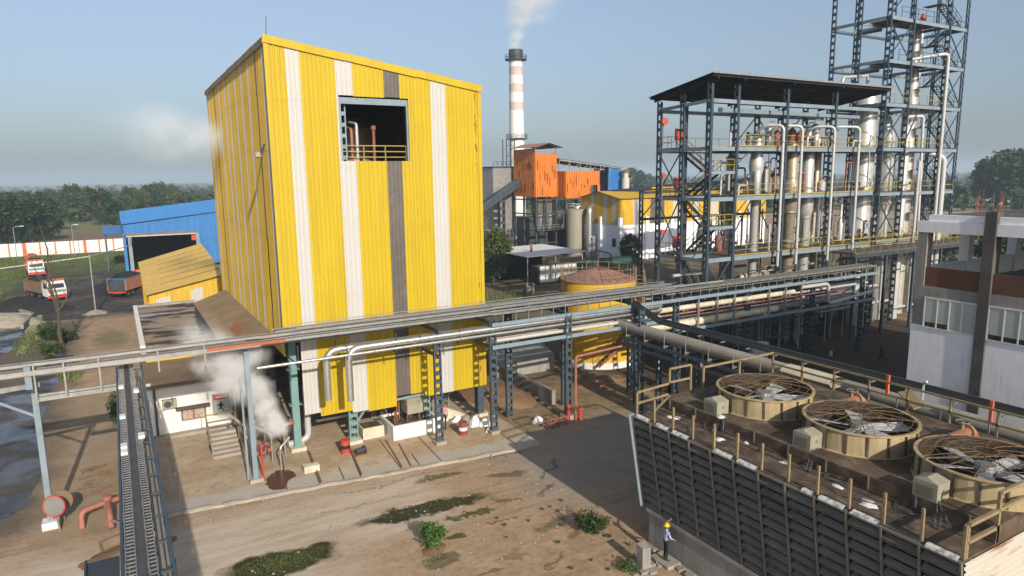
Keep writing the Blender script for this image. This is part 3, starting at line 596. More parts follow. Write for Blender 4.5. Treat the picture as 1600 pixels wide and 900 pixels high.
# frame seen in the opening: purlins, floor, hand rail, pipes and bags inside
mb = MB(); mb.box((OX0-0.15, Y0+0.12, OZ1-0.42), (OX1+0.15, Y0+0.3, OZ1-0.06)); mb.box((OX0-0.02, Y0+0.1, OZ0-0.3), (OX0+0.14, Y0+0.28, OZ1-0.1)); mb.box((OX1-0.1, Y0+0.1, OZ0-0.3), (OX1+0.05, Y0+0.28, OZ1-0.1)); mb.obj('opening_frame', M['steellight'], B)
MB().box((X0+0.1, Y0+0.06, OZ0-0.35), (X1-0.1, Y1-0.2, OZ0-0.08)).obj('upper_floor', M['darkconc'], B)
MB().box((X0+0.1, Y0+0.06, 7.5), (X1-0.1, Y1-0.2, 7.75)).obj('lower_floor', M['darkconc'], B)
mb = MB(); lattice(mb, OX0+0.32, Y0+0.55, OZ0-0.1, OZ1, 0.3, 0.2); mb.obj('inner_column', M['steellight'], B)
for x_, c_, q in ((12.62, 'pinkpipe', 1.9), (12.95, 'whitepipe', 2.2)): MB().tube([(x_, Y0+0.7, OZ0-.1), (x_, Y0+0.7, OZ0+q), (x_-0.02, Y0+2.2, OZ0+q+.2)], 0.085, 8, 0.2).obj('inner_pipe', M[c_], B, True)
mb = MB(); mb.cyl((14.6, Y0+2.5, OZ0), (14.6, Y0+2.5, OZ0+2.0), 0.1); mb.cyl((14.6, Y0+2.5, OZ0+2.0), (14.6, Y0+2.5, OZ0+2.3), 0.17); mb.obj('valve_stem', M['rustpipe'], B, True)
mb = MB(); mb.lathe((14.9, Y0+8, OZ0), [(1.6, 0), (1.6, 2.4), (0.4, 3.2)], 20); mb.obj('evaporator_body', M['copperv'], B, True)
railing(MB(), [(OX0+0.15, Y0+0.42, OZ0-0.08), (OX1-0.08, Y0+0.42, OZ0-0.08)], 1.0, 1.3, 0.025, (0.33, 0.66, 1.0)).obj('opening_railing', M['yrail'], B)
# structural columns under the raised cladding
MB().box((8.2, 40.9, 0.1), (8.62, 41.3, 8.2)).box((8.05, 40.85, 3.0), (8.77, 41.35, 3.06)).box((8.05, 40.85, 5.2), (8.77, 41.35, 5.26)).obj('corner_column', M['teal'], B)
MB().box((20.45, 40.35, 0.1), (20.95, 40.85, 8.2)).obj('corner_column', M['steel'], B)
for x_ in (11.7, 16.6): lattice(MB(), x_, 40.4, 0.1, 7.4, 0.48, 0.3, 'x', 0.5).obj('base_column', M['teal'], B)
for x_, y_ in ((8.4, 48), (8.4, 56), (8.4, 65), (20.7, 48), (20.7, 56), (20.7, 65), (14.5, 48), (14.5, 56)): MB().box((x_-.2, y_-.2, 0), (x_+.2, y_+.2, 8)).obj('base_column', M['steeldark'], B)
mb = MB()
for x_, y_ in ((8.4, 41.1), (11.7, 40.4), (16.6, 40.4), (20.7, 40.6)): mb.box((x_-.45, y_-.4, 0.05), (x_+.45, y_+.4, 0.34))
mb.objs('column_footing', M['cream'], B)
mb = MB(); mb.bar((20.6, 41, 4.6), (19.4, 44, 0.3), 0.14); mb.bar((12.0, 40.5, 1.4), (13.1, 40.7, 2.7), 0.12); mb.bar((14.2, 40.1, 2.5), (16.3, 40.1, 2.55), 0.14); mb.objs('base_brace', M['steellight'], B)
MB().bar((8.0, 40.2, 24.1), (8.08, 40.2, 25.2), 0.035).obj('lightning_rod', M['steeldark'], B)
lt = MB(); lt.tube([(7.78, 41.6, 18.5), (7.45, 41.2, 17.85), (7.3, 41.0, 17.95)], 0.05, 6); lt = lt.obj('lamp_bracket', M['steeldark'], B)
MB().lathe((7.28, 40.95, 17.75), [(0.02, 0.3), (0.14, 0.28), (0.2, 0.12), (0.2, 0.0), (0.02, -0.05)], 14).obj('lamp_head', M['box'], lt, True)
# clutter hidden in the dark ground floor
mb = MB()
for k in range(16):
    x_, y_ = rnd.uniform(9.2, 20), rnd.uniform(42.5, 47); mb.cyl((x_, y_, 0.1), (x_, y_, rnd.uniform(2, 7)), rnd.uniform(.05, .14), n=8)
for k in range(10):
    x_ = rnd.uniform(8.6, 14); z_ = rnd.uniform(0.6, 6); y_ = rnd.uniform(42, 46); mb.tube([(x_, y_, z_), (x_+rnd.uniform(2, 6), y_, z_)], rnd.uniform(.05, .13), 8)
mb.objs('pipe', M['galv'], B, True)
T = thing('vertical_vessel', 'dark steel vessel standing in the open ground floor of the yellow building', 'vessel', (18.4, 45.4, 0.1))
MB().lathe((18.4, 45.4, 0.1), [(0.9, 0), (0.9, 4.5), (0.3, 5.2)], 18).obj('shell', M['copperv'], T, True)

# ---------------------------------------------------------------- white house in front of the left annex, its big stained roof
H = thing('white_house', 'small white house with one red-curtained window, flat roof and warning sign', 'house', (3.3, 47.9, 0))
mb = MB(); mb.box((0.8, 47.9, 0), (5.9, 58, 3.45)); mb.box((0.72, 47.84, 0.0), (0.98, 48.2, 3.72)); mb.obj('wall', M['housewhite'], H)
mb = MB(); mb.box((0.6, 47.6, 3.45), (6.1, 58.2, 3.6)); mb.obj('roof_slab', M['brown'], H)
MB().box((1.0, 54.6, 3.6), (6.0, 54.8, 4.05)).obj('edge_beam', M['oldyellow'], H)
mb = MB(); mb.box((2.55, 47.84, 0.98), (4.05, 47.898, 1.80)); wf = mb.obj('window', M['brown'], H)
mtC, nt, bs, co = newmat('patterned_curtain'); v_ = N(nt, 'TexVoronoi'); v_.inputs['Scale'].default_value = 9; L(nt, co, v_.inputs[0]); L(nt, mixc(nt, ramp(nt, v_.outputs['Distance'], 0.2, 0.5), (0.30, 0.09, 0.07), (0.42, 0.34, 0.28)), bs.inputs['Base Color'])
MB().box((2.65, 47.825, 1.05), (3.24, 47.838, 1.74)).box((3.36, 47.825, 1.05), (3.95, 47.838, 1.74)).obj('curtained_pane', mtC, wf)
MB().box((2.25, 47.4, 1.86), (4.3, 47.895, 1.95)).obj('window_hood', M['darkconc'], H)
MB().tube([(1.12, 47.8, 0.1), (1.12, 47.8, 3.5)], 0.07, 8).obj('drain_pipe', M['steeldark'], H)
MB().tube([(3.7, 47.8, 0.1), (3.7, 47.8, 0.96)], 0.025, 6).obj('conduit', M['galv'], H)
mb = MB(); mb.box((0.3, 47.3, 0.02), (5.9, 47.9, 0.30)); mb.obj('plinth', M['concrete'], H)
T = thing('air_conditioner', 'grey outdoor air conditioner unit on the white house wall', 'air conditioner', (1.95, 47.7, 2.2))
ac = MB().box((1.5, 47.55, 2.05), (2.35, 47.86, 2.62)).obj('casing', M['box'], T)
MB().cyl((1.82, 47.55, 2.33), (1.82, 47.535, 2.33), 0.22, n=20).obj('fan_grille', M['steeldark'], T)
MB().bar((1.55, 47.9, 2.0), (1.55, 47.5, 2.0), 0.05).bar((2.3, 47.9, 2.0), (2.3, 47.5, 2.0), 0.05).objs('bracket', M['steeldark'], T)
T = thing('warning_sign', 'white wall sign with red header and black figure on the white house', 'sign', (5.05, 47.86, 1.75))
MB().box((4.48, 47.862, 0.98), (5.57, 47.89, 2.45)).obj('panel', M['box'], T)
MB().box((4.56, 47.8605, 1.04), (5.49, 47.863, 2.0)).obj('notice_field', M['glass'], T)
MB().box((4.58, 47.858, 2.02), (5.47, 47.8645, 2.35)).obj('header', M['red'], T)
mb = MB()
mb.box((4.68, 47.8525, 2.16), (5.38, 47.8575, 2.24)); mb.obj('header_text', M['white'], T)
mb = MB(); y_ = 47.859
def flat(mb, pts): return mb.add([(x, y_, z) for x, z in pts], [tuple(range(len(pts)))])
mb.lathe((5.0, 47.86, 1.82), [(0.0, 0.06), (0.05, 0.03), (0.05, -0.03), (0, -0.06)], 8)
flat(mb, [(4.9,1.76),(5.06,1.76),(5.16,1.6),(5.24,1.5),(5.2,1.46),(5.08,1.58),(5.02,1.5),(5.1,1.34),(5.18,1.2),(5.12,1.18),(5.0,1.36),(4.9,1.4),(4.8,1.28),(4.76,1.32),(4.86,1.46),(4.92,1.56),(4.84,1.62),(4.74,1.58),(4.72,1.63)])
for z in (1.13, 1.085): mb.box((4.65, 47.858, z), (5.4, 47.8645, z+0.018))
mb.obj('pictogram', M['black'], T)
# flat annex roof with puddles behind the house
A = thing('annex_roof', 'flat stained annex roof with dark wet patches and a white parapet', 'annex', (3.6, 66, 0))
mtR, nt, bs, co = newmat('stained_flat_roof'); q1 = noise(nt, co, 0.45, 5, 0.6, stretch=(0.45, 1.0, 1)); 
f_ = ramp(nt, q1, 0.50, 0.56); L(nt, mixc(nt, f_, mixc(nt, noise(nt, co, 1.5, 6), (0.24, 0.165, 0.10), (0.38, 0.28, 0.18)), mixc(nt, noise(nt, co, 0.8, 5), (0.022, 0.018, 0.014), (0.06, 0.045, 0.03))), bs.inputs['Base Color'])
f2 = ramp(nt, noise(nt, co, 0.25, 4, 0.5, stretch=(0.4, 1, 1)), 0.6, 0.63); L(nt, mathn(nt, 'SUBTRACT', 0.85, mathn(nt, 'MULTIPLY', f2, 0.75)), bs.inputs['Roughness'])
MB().box((1.1, 58.3, 3.7), (6.4, 77.2, 4.0)).obj('roof_slab', mtR, A)
MB().box((0.75, 57.6, 2.9), (1.1, 77.4, 4.22)).obj('side_parapet', M['housewhite'], A)
mb = MB(); mb.box((1.1, 77.2, 3.4), (6.4, 77.5, 4.2)); mb.obj('rear_parapet', M['greyconc'], A)
MB().box((1.1, 58.6, 0), (6.2, 77, 3.7)).obj('wall', M['housewhite'], A)
A = thing('lean_to', 'brown sheet lean-to roof against the shaded yellow side wall', 'lean-to', (6.7, 54, 0))
ribroof(MB(), (5.15, 44.2, 6.1), (5.15, 63.8, 6.1), (7.83, 63.8, 7.0), (7.83, 44.2, 7.0), 60, 0.025).obj('roof_sheet', M['brown'], A)
mb = MB(); mb.box((5.2, 44.4, 4.9), (5.3, 63.6, 6.02)); mb.obj('side_sheet', M['steeldark'], A)
for y_ in (45, 51, 57, 63): MB().box((5.3, y_-.1, 0), (5.5, y_+.1, 6)).obj('post', M['steel'], A)
MB().bar((6.0, 47.2, 6.5), (6.9, 49.2, 6.8), 0.9, 0.06).obj('loose_sheet', M['rustpipe'], A)
# stairs of the annex platform
T = thing('platform_stair', 'short concrete stair with pipe handrails beside the white house', 'stair', (4.4, 42.4, 0))
mb = MB()
for k in range(6): mb.box((3.75, 42.2+k*0.34, 0.1), (5.3, 44.4, 0.30+k*0.17))
mb.obj('steps', M['concrete'], T)
mb = MB()
for x_ in (3.7, 5.35): railing(mb, [(x_, 42.1, 0.25), (x_, 44.3, 1.25)], 0.95, 1.1, 0.03)
railing(mb, [(3.7, 44.35, 1.25), (5.35, 44.35, 1.25)], 0.95, 1.2, 0.03); mb.obj('handrail', M['rail'], T)

# ---------------------------------------------------------------- yellow shed and blue shed
A = thing('yellow_shed', 'low yellow shed with a sloping roof and two white sheets in its front wall', 'shed', (5.7, 80, 0))
zs = lambda x: 4.83+(x-2.3)*(6.27-4.83)/6.95
ribroof(MB(), (2.05, 79.6, 4.8), (9.75, 79.6, zs(9.75)), (9.75, 101, zs(9.75)+1.75), (2.05, 101, 6.1), 1, 0.0, th=0.06).obj('roof', M['shedroof'], A)
mb = MB()
for k in range(6):
    y_ = 83+k*2.9; t = (y_-79.6)/21.4; mb.bar((3.6+0.1*k, y_, zs(3.6)+t*1.55+.05), (9.7, y_, zs(9.7)+t*1.7+.05), 0.12, 0.07)
mb.obj('roof_seam', M['brown'], A)
mb = MB()
for a, b, mi in ((2.3, 2.9, 0), (2.9, 4.35, 1), (4.35, 6.3, 0), (6.3, 7.5, 1), (7.5, 9.6, 0)): corr(mb, 'x', 80, -1, a, b, 0, (lambda x: zs(x)-0.06) if mi == 0 else (lambda x: zs(x)-0.75), [], mi, 0.3)
corr(mb, 'x', 80.03, -1, 2.9, 7.5, 2, lambda x: zs(x)-0.06, [], 0, 0.3)
corr(mb, 'y', 2.3, -1, 80, 100.6, 0, lambda y: 4.8+(y-80)/20.6*1.25, [], 0, 0.3); mb.obj('wall', [M['oldyellow'], M['whitesheet']], A)
A = thing('blue_shed', 'big blue sheeted shed with a wide dark opening', 'shed', (9, 145, 0))
ribroof(MB(), (0.9, 144.6, 8.75), (0.9, 172, 10.1), (40, 172, 14.2), (40, 144.6, 12.9), 90, 0.04).obj('roof', M['bluesheet'], A)
mb = MB(); corr(mb, 'x', 145, -1, 1.2, 13.6, 6.9, lambda x: 8.7+(x-.9)*.106, [], 0, 0.33, 0.04); corr(mb, 'x', 144.9, -1, 13.6, 40, 0.5, lambda x: 8.7+(x-.9)*.106, [], 0, 0.33, 0.04); corr(mb, 'y', 1.2, -1, 145, 175, 0.5, 8.7, [], 0, 0.33, 0.04); mb.obj('wall', M['bluesheet'], A)
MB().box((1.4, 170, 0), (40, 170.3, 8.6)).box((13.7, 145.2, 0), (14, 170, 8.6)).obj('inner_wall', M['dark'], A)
mb = MB(); mb.box((1.1, 144.7, 6.35), (13.6, 144.95, 6.6)); mb.obj('lintel_beam', M['galv'], A)
mb = MB(); mb.box((1.5, 144.6, 6.65), (13.6, 144.8, 6.95)); mb.obj('rolled_canvas', M['brown'], A)
for x_ in (2.0, 13.5): MB().box((x_-.3, 144.7, 0), (x_+.3, 145.3, 6.4)).obj('door_post', M['steellight'], A)
MB().box((0.9, 144.7, 0), (1.4, 145.2, 7)).obj('corner_post', M['bluesheet'], A)
MB().box((12.4, 144.4, 5.2), (13.2, 144.6, 6.2)).obj('wall_box', M['red'], A)
A = thing('blue_canopy', 'small blue canopy roof at the left end of the blue shed', 'canopy', (-0.6, 150, 0))
ribroof(MB(), (-2.2, 146, 6.9), (1.0, 146, 6.9), (1.0, 158, 7.9), (-2.2, 158, 7.9), 12, 0.03).obj('roof_sheet', M['bluesheet'], A)
for y_ in (146.3, 157.5): MB().box((-2.0, y_, 0), (-1.8, y_+.2, 6.9)).obj('post', M['steel'], A)
# boundary wall, lamp posts, poles
A = thing('boundary_wall', 'long white boundary wall with orange-red pillars left of the blue shed', 'wall', (-26, 190.5, 0))
MB().box((-80, 190.4, 0), (40, 190.65, 2.75)).obj('wall_panel', M['housewhite'], A)
MB().box((-80, 190.3, 2.755), (40, 190.75, 2.9)).obj('coping', M['plaster'], A)
for k in range(41):
    x_ = -80+k*2.93; w = 0.3 if k % 4 == 1 else 0.13; MB().box((x_-w, 190.2, 0), (x_+w, 190.38, 2.95)).obj('pillar', M['redorange'], A)
def lamp_post(x, y, h, label, arm=1.2, side=1):
    t = thing('lamp_post', label, 'lamp post', (x, y, 0), 'lamp posts in the truck yard')
    MB().tube([(x, y, 0), (x, y, h-0.3), (x+side*arm*0.5, y, h), (x+side*arm, y, h)], [0.09, 0.07, 0.05, 0.045], 8).obj('pole', M['galv'], t, True)
    MB().box((x+side*arm-0.1, y-.14, h-0.1), (x+side*(arm)+side*0.65+0.1, y+.14, h+0.06)).obj('lamp_head', M['whitepipe'], t); return t
lamp_post(-19.4, 183.6, 7.2, 'white curved lamp post left of the orange-covered truck')
lamp_post(-8.6, 183.1, 7.1, 'short straight lamp post before the white wall near the blue shed', 0.6)
lamp_post(-15.6, 120, 6.6, 'lamp post at the far left edge among green weeds', 0.9)
T = thing('utility_pole', 'grey steel pole on a pale concrete block in the truck yard', 'pole', (-3.2, 100.2, 0))
MB().cyl((-3.2, 100.2, 0), (-3.2, 100.2, 7.6), 0.11, 0.08).obj('shaft', M['galv'], T, True); heap('concrete_rubble', (-3.2, 100.2, 0), 1.3, 1.1, 0.5, M['sand'], 'pale rubble heap around the foot of the grey yard pole', 'rubble', seed=21)
mb = MB(); mb.tube([(-40, 101, 5.9), (-20, 100.6, 5.8), (-3.2, 100.2, 7.3), (1.5, 110, 7.6), (2.0, 144.4, 6.4)], 0.07, 6)
tag(mb.obj('overhead_pipe', M['whitepipe'], None, True), 'thin pale overhead pipe crossing the truck yard past the grey pole', 'pipe')
# bare tree
T = thing('bare_tree', 'tall leafless brown tree beside the truck yard', 'tree', (-5.8, 80.5, 0)); mb = MB(); r_ = random.Random(8)
def branch(p, d, l, r, dep):
    q = p+d*l; mid_ = (p+q)/2+Vector((r_.uniform(-1,1), r_.uniform(-1,1), 0))*l*0.06; mb.tube([p, mid_, q], [r, r*0.85, r*0.62], 6 if dep < 2 else 4, caps=False)
    if dep > 5: return
    for k in range(r_.choice((2, 3)) if dep else 3):
        dd = (d+Vector((r_.gauss(0,.5), r_.gauss(0,.5), r_.uniform(-.1, .45)))).normalized(); branch(q, dd, l*r_.uniform(.5, .75), r*0.52, dep+1)
branch(Vector((-5.8, 80.5, -0.1)), Vector((0.02, 0, 1)), 4.0, 0.2, 0)
mb.tube([(-5.8, 80.5, 3.8), (-6.2, 80.5, 7), (-6.0, 80.7, 10), (-6.5, 80.5, 13)], [0.16, 0.12, 0.07, 0.02], 5); mb.obj('trunk', M['bark'], T)
def bush(name, x, y, rx, h, m, label, n=900, ls=0.06, seed=2, cat='bush', up_=0.4):
    r2 = random.Random(seed); t = thing(name, label, cat, (x, y, 0)); st = MB(); lf = MB()
    for k in range(16):
        a = r2.uniform(0, 6.28); e = Vector((math.cos(a)*rx*r2.uniform(.2, .9), math.sin(a)*rx*r2.uniform(.2, .9), h*r2.uniform(.6, 1))); b0 = Vector((x, y, 0)); st.tube([b0, b0+e*0.5+Vector((0,0,h*.12)), b0+e], [0.02, 0.014, 0.006], 4)
        for _ in range(n//16):
            q = b0+e*r2.uniform(0.3, 1.05)+Vector((r2.gauss(0, rx*.16), r2.gauss(0, rx*.16), r2.gauss(0, h*.1))); q.z = max(q.z, 0.04)
            s_ = ls*r2.uniform(.6, 1.5); a_ = Vector((r2.gauss(0,1), r2.gauss(0,1), r2.gauss(up_, .6))).normalized(); b_ = a_.cross(Vector((r2.gauss(0,1), r2.gauss(0,1), r2.gauss(0,1)))).normalized()
            lf.add([q-a_*s_*1.6, q+b_*s_*.5, q+a_*s_*1.6, q-b_*s_*.5], [(0,1,2,3)])
    st.obj('stem', M['bark'], t); lf.obj('foliage', m, t); return t
bush('leafy_plant', 10.95, 26.7, 0.72, 1.0, M['leaflight'], 'bright green leafy plant in a soil ring on the bare yard', 1500, 0.075, 2, 'plant', 0.5)
heap('soil_ring', (11.0, 26.4, 0), 0.62, 0.5, 0.08, M['soil'], 'small round bed of soil under the bright green plant', 'soil bed', seed=31)
bush('dark_bush', 17.95, 23.9, 0.85, 0.95, M['leaf'], 'dark green bush at the edge of the cooling tower shadow', 1700, 0.055, 5)
bush('weed_clump', 17.4, 20.6, 0.55, 0.4, M['grassblade'], 'dry weed clump beside the stub concrete pillar', 500, 0.05, 6, 'weeds')
for k, (x_, y_) in enumerate(((-7.0, 86), (-5.6, 84), (-7.4, 90), (-6.6, 78))): bush('roadside_shrub', x_, y_, 1.2, 1.1, M['leaf'], 'green shrub at the foot of the bare tree', 900, 0.14, 40+k)['group'] = 'shrubs round the bare tree'
bush('roadside_shrub', -0.9, 52.5, 1.0, 2.2, M['leaf'], 'dark shrub left of the white house behind the cable bridge', 1100, 0.12, 60)
r_ = random.Random(140)
for k in range(18):
    x_, y_ = r_.uniform(14, 19.2), r_.uniform(20.5, 27.5)
    w = bush('dry_weed', x_, y_, r_.uniform(.08, .2), r_.uniform(.06, .16), M['grassblade'], 'small dry weed tuft on the bare yard beside the cooling tower', 90, .02, 200+k, 'weed'); w['group'] = 'dry weed tufts on the yard'
# ---------------------------------------------------------------- main pipe rack, running in front of the yellow building
P = thing('pipe_rack', 'long elevated pipe and cable rack in front of the yellow building', 'pipe rack', (20, 37, 0))
for x_, y_, z0, z1, ax in ((16.2,37.3,0.2,6.5,'x'),(19.95,37.1,0.2,7.5,'x'),(25.6,36.9,0.15,7.4,'x'),(31.6,36.9,0.1,7.5,'x'),(35.4,37.0,0.1,7.5,'x'),(43.4,37.3,0,7.6,'x'),(51.5,37.3,0,7.6,'x'),(58.5,37.3,0,8.0,'x'),
                         (22.4,39.4,0.1,7.4,'x'),(27.0,39.4,0.1,7.4,'x'),(33.0,39.3,0.1,7.4,'x'),(38.0,39.4,0,7.4,'x'),(46.0,39.6,0,7.4,'x'),(54.0,39.6,0,7.4,'x')):
    lattice(MB(), x_, y_, z0, z1, 0.40, 0.22, ax, 0.52).obj('post', M['steel'], P)
MB().box((5.25, 37.65, 0.3), (5.5, 37.95, 7.5)).box((4.95, 37.75, 0.3), (5.05, 37.85, 6.0)).obj('post', M['steellight'], P)  # paler steel puts this post's sunlit look into its colour
mb = MB()
for x_, y_ in ((5.4,37.8),(16.2,37.3),(19.95,37.1),(25.6,36.9)): mb.box((x_-.35, y_-.28, 0), (x_+.35, y_+.28, 0.32))
mb.objs('footing', M['concrete'], P)
mb = MB()
for x_ in (16.2, 19.95, 25.6, 31.6, 35.4): mb.bar((x_, 36.85, 7.35), (x_, 39.7, 7.35), 0.16, 0.22); mb.bar((x_, 36.85, 5.75), (x_, 39.7, 5.75), 0.14, 0.2)
for x_ in (38.5, 43.4, 47.5, 51.5, 55, 58.5): mb.bar((x_, 36.9, 7.3), (x_, 39.8, 7.3), 0.16, 0.22); mb.bar((x_, 36.9, 4.75), (x_, 39.8, 4.75), 0.14, 0.2)
mb.objs('cross_beam', M['steel'], P)
mb = MB()
for z_, y_, a, b in ((7.3,36.86,19.8,60),(5.85,36.86,19.8,34.8),(5.85,39.5,19.8,34.8),(7.3,39.75,6,60),(4.9,36.95,36,60),(4.9,39.75,36,60)): mb.bar((a, y_, z_), (b, y_, z_), 0.1, 0.24)
mb.objs('girder', M['steellight'], P)
mb = MB()
for k in range(42):
    x_ = 20.6+k*0.95; mb.bar((x_, 36.88, 7.4), (x_, 36.88, 8.0), 0.05); 
for x_ in (37.6, 39.6, 41.5, 45.5, 47.5, 49.5): mb.bar((x_, 36.93, 5.0), (x_, 36.93, 7.2), 0.12)
mb.objs('stanchion', M['galv'], P)
PIPES = [  # y, z, r, x0, x1, material
 (37.15,7.0,0.2,10.7,34,'clad'),(37.65,6.95,0.2,9.58,34,'clad'),(37.0,6.68,0.085,5.75,34,'clad'),(37.25,6.55,0.06,15,34,'whitepipe'),(37.9,7.95,0.13,7.2,36,'galv'),(38.3,7.98,0.1,10,40,'clad'),(38.7,7.9,0.09,5.5,42,'greypipe'),
 (37.25,6.15,0.13,20.1,34,'whitepipe'),(37.65,6.1,0.1,20.1,34,'pinkpipe'),(38.0,6.12,0.16,20.1,34,'cream'),(39.1,6.15,0.12,20.1,34,'greypipe'),
 (37.4,5.3,0.3,33,47,'cream'),(38.1,5.2,0.26,34,58,'greypipe'),(37.3,6.55,0.2,34,49,'cream'),(37.8,6.3,0.11,34,60,'whitepipe'),(38.6,6.4,0.22,34,60,'steel'),(39.2,6.1,0.18,34,60,'greypipe'),(39.3,5.2,0.15,34,60,'galv'),(37.2,6.15,0.07,34,56,'pinkpipe'),(37.5,7.7,0.1,36,60,'greypipe')]
for y_, z_, r0, a, b, mm in PIPES:
    pts = [(a, y_, z_), (b, y_, z_)]
    if abs(a-10.7) < .01: pts = [(a, y_, 3.95), (a, y_, z_), (b, y_, z_)]
    if abs(a-9.58) < .01: pts = [(a, y_, 4.05), (a, y_, z_), (b, y_, z_)]
    mb = MB(); mb.tube(pts, r0, 12, 0.75)
    for k in range(int((b-a)/2.6)):
        x_ = a+1.4+k*2.6
        mb.cyl((x_-.04, y_, z_), (x_+.04, y_, z_), r0*1.18, n=10)
    mb.obj('pipe', M[mm], P, True)
MB().tube([(49.5, 37.0, 6.9), (53.2, 37.0, 6.9), (53.2, 37.0, 5.1), (59.5, 37.0, 5.6)], 0.16, 10, 0.5).obj('pipe', M['whitepipe'], P, True)
for a, b, y0, y1, z_ in ((-9,19.9,36.95,37.45,8.0),(-9,34,37.55,38.1,8.18),(7,36,38.2,38.9,8.22),(19.9,60,37.0,37.5,7.95),(33,61,37.7,39.4,7.75)):
    MB().box((a+.01, y0+.03, z_-.05), (b-.01, y1-.03, z_-.02)).obj('tray_floor', M['cable'], P); mb = MB()
    for y_ in (y0, y1): mb.box((a, y_-.015, z_-.06), (b, y_+.015, z_+.07))
    tr = mb.obj('cable_tray', M['galv'], P)
    mb = MB(); n = int((y1-y0)/0.09)
    for k in range(n): mb.tube([(a+.1, y0+.05+k*.09, z_+.03), (a+(b-a)*.3, y0+.06+k*.088, z_+.035), (a+(b-a)*.7, y0+.04+k*.091, z_+.03), (b-.1, y0+.05+k*.09, z_+.03)], 0.032, 5)
    mb.obj('cables', M['cable'], tr)
mb = MB()
for y_, z_ in ((36.95, 8.42), (37.6, 8.46), (38.95, 8.4)): mb.bar((19.9 if y_ < 37 else 8, y_, z_), (36, y_, z_), 0.04)
for k in range(12): x_ = 20+k*1.3; mb.bar((x_, 36.95, 7.9), (x_, 36.95, 8.42), 0.035)
mb.objs('top_rail', M['galv'], P)
MB().box((3.4, 36.9, 7.92), (7.3, 37.08, 8.08)).obj('orange_beam', mat('rusty_orange_beam', (0.40, 0.12, 0.055), .65, 0, .3, 2, dirt=(.2, .09, .05), dirt_amt=.6), P)
mb = MB(); mb.bar((10.2, 37.2, 8.0), (10.2, 39, 6.2), 0.06)
for x_ in (7.9, 10.6, 13.5, 15.0, 17.6): mb.bar((x_, 37.0, 7.6), (x_, 37.0, 6.4), 0.05); mb.bar((x_, 37.0, 6.42), (x_, 39.4, 6.42), 0.06)
mb.objs('pipe_hanger', M['steeldark'], P)
# left end of the rack: open frame over the pond bank
mb = MB()
for z_, y_ in ((8.36,36.95),(7.9,36.95),(6.8,37.3)):
    mb.bar((-4.0 if z_ < 7 else -9, y_, z_), (-0.5 if z_ < 7 else 6, y_, z_), 0.07, 0.1)
mb.bar((-3.9, 37.3, 6.62), (-0.5, 37.3, 6.62), 0.16, 0.2); mb.bar((-9, 37.4, 7.75), (-0.5, 37.4, 7.75), 0.1, 0.16)
for x_ in (-3.85, -2.7, -1.3, 1.2, 3.3): mb.bar((x_, 37.0, 6.7 if x_ < 0 else 7.2), (x_, 37.0, 8.36), 0.07)
mb.bar((-9, 37.0, 7.15), (-3.8, 38.2, 7.1), 0.14, 0.22); mb.objs('end_frame_bar', M['galv'], P)
mb = MB(); mb.box((-4.15, 37.9, 0.2), (-3.9, 38.15, 7.3)); mb.box((-4.22, 37.0, 7.2), (-3.96, 37.2, 8.4)); mb.bar((-4.02, 38.0, 5.6), (-6.0, 37.8, 7.0), 0.12); mb.objs('gantry_post', M['steellight'], P)
MB().box((-4.4, 37.7, 0), (-3.7, 38.4, 0.35)).obj('footing', M['white'], P)
# pink fire pipe with hydrant
T = thing('fire_hydrant', 'faded red fire pipe rising from a red hydrant beside the pipe rack post', 'hydrant', (25.95, 36.5, 0))
MB().tube([(25.95, 36.5, 0), (25.95, 36.5, 4.45), (31.7, 36.45, 4.75)], 0.085, 8, 0.2).obj('pipe', M['pinkpipe'], T, True)
mb = MB(); mb.cyl((25.5, 36.7, 0), (25.5, 36.7, 0.95), 0.13); mb.lathe((25.5, 36.7, 0.95), [(0.16, 0), (0.16, .1), (0.02, .22)], 12); mb.cyl((26.2, 36.3, 0), (26.2, 36.3, 1.0), 0.12); mb.cyl((25.95, 36.2, .8), (26.35, 36.2, .8), .09); mb.obj('valve_body', M['red'], T, True)

# ---------------------------------------------------------------- branch rack behind the cooling tower
Q = thing('branch_rack', 'low branch rack with one fat grey pipe behind the cooling tower', 'pipe rack', (31, 30, 0))
for x_, y_ in ((30.35,35.0),(32.1,35.1),(30.2,31.5),(32.1,31.5),(30.2,26),(32.1,26),(30.2,19),(32.1,19),(30.2,12),(32.1,12),(30.2,6),(32.1,6)):
    lattice(MB(), x_, y_, 0, 7.5 if y_ > 34.9 and x_ < 31 else 5.5, 0.36, 0.2, 'x', 0.5).obj('post', M['steel'], Q)
MB().tube([(30.4, 37.5, 6.0), (30.4, 2, 6.0)], 0.38, 14).obj('fat_pipe', M['greypipe'], Q, True)
mb = MB()
for x_, z_ in ((29.85, 5.3), (32.2, 5.3), (32.2, 6.5), (29.9, 4.8)): mb.bar((x_, 36.5, z_), (x_, 2, z_), 0.1, 0.2)
mb.objs('girder', M['steel'], Q)
mb = MB()
for k in range(18):
    y_ = 36-k*1.9; mb.bar((29.8, y_, 5.5), (32.3, y_, 5.5), 0.08, 0.12); mb.bar((29.85, y_, 5.3), (29.85, y_, 6.35), 0.05); mb.bar((30.85, y_, 6.45), (32.3, y_, 6.45), 0.06)
mb.objs('cross_beam', M['galv'], Q)
mb = MB(); mb.box((31.2, 2, 6.5), (31.9, 34.4, 6.55)); 
for x_ in (31.2, 31.9): mb.box((x_-.02, 2, 6.48), (x_+.02, 34.4, 6.68))
mb.prism([(31.2, 34.4), (31.9, 34.4), (31.5, 37.8), (30.8, 37.8)], [6.5, 6.5, 7.75, 7.75], [6.56, 6.56, 7.82, 7.82])
tr = mb.obj('cable_tray', M['steeldark'], Q)
mb = MB()
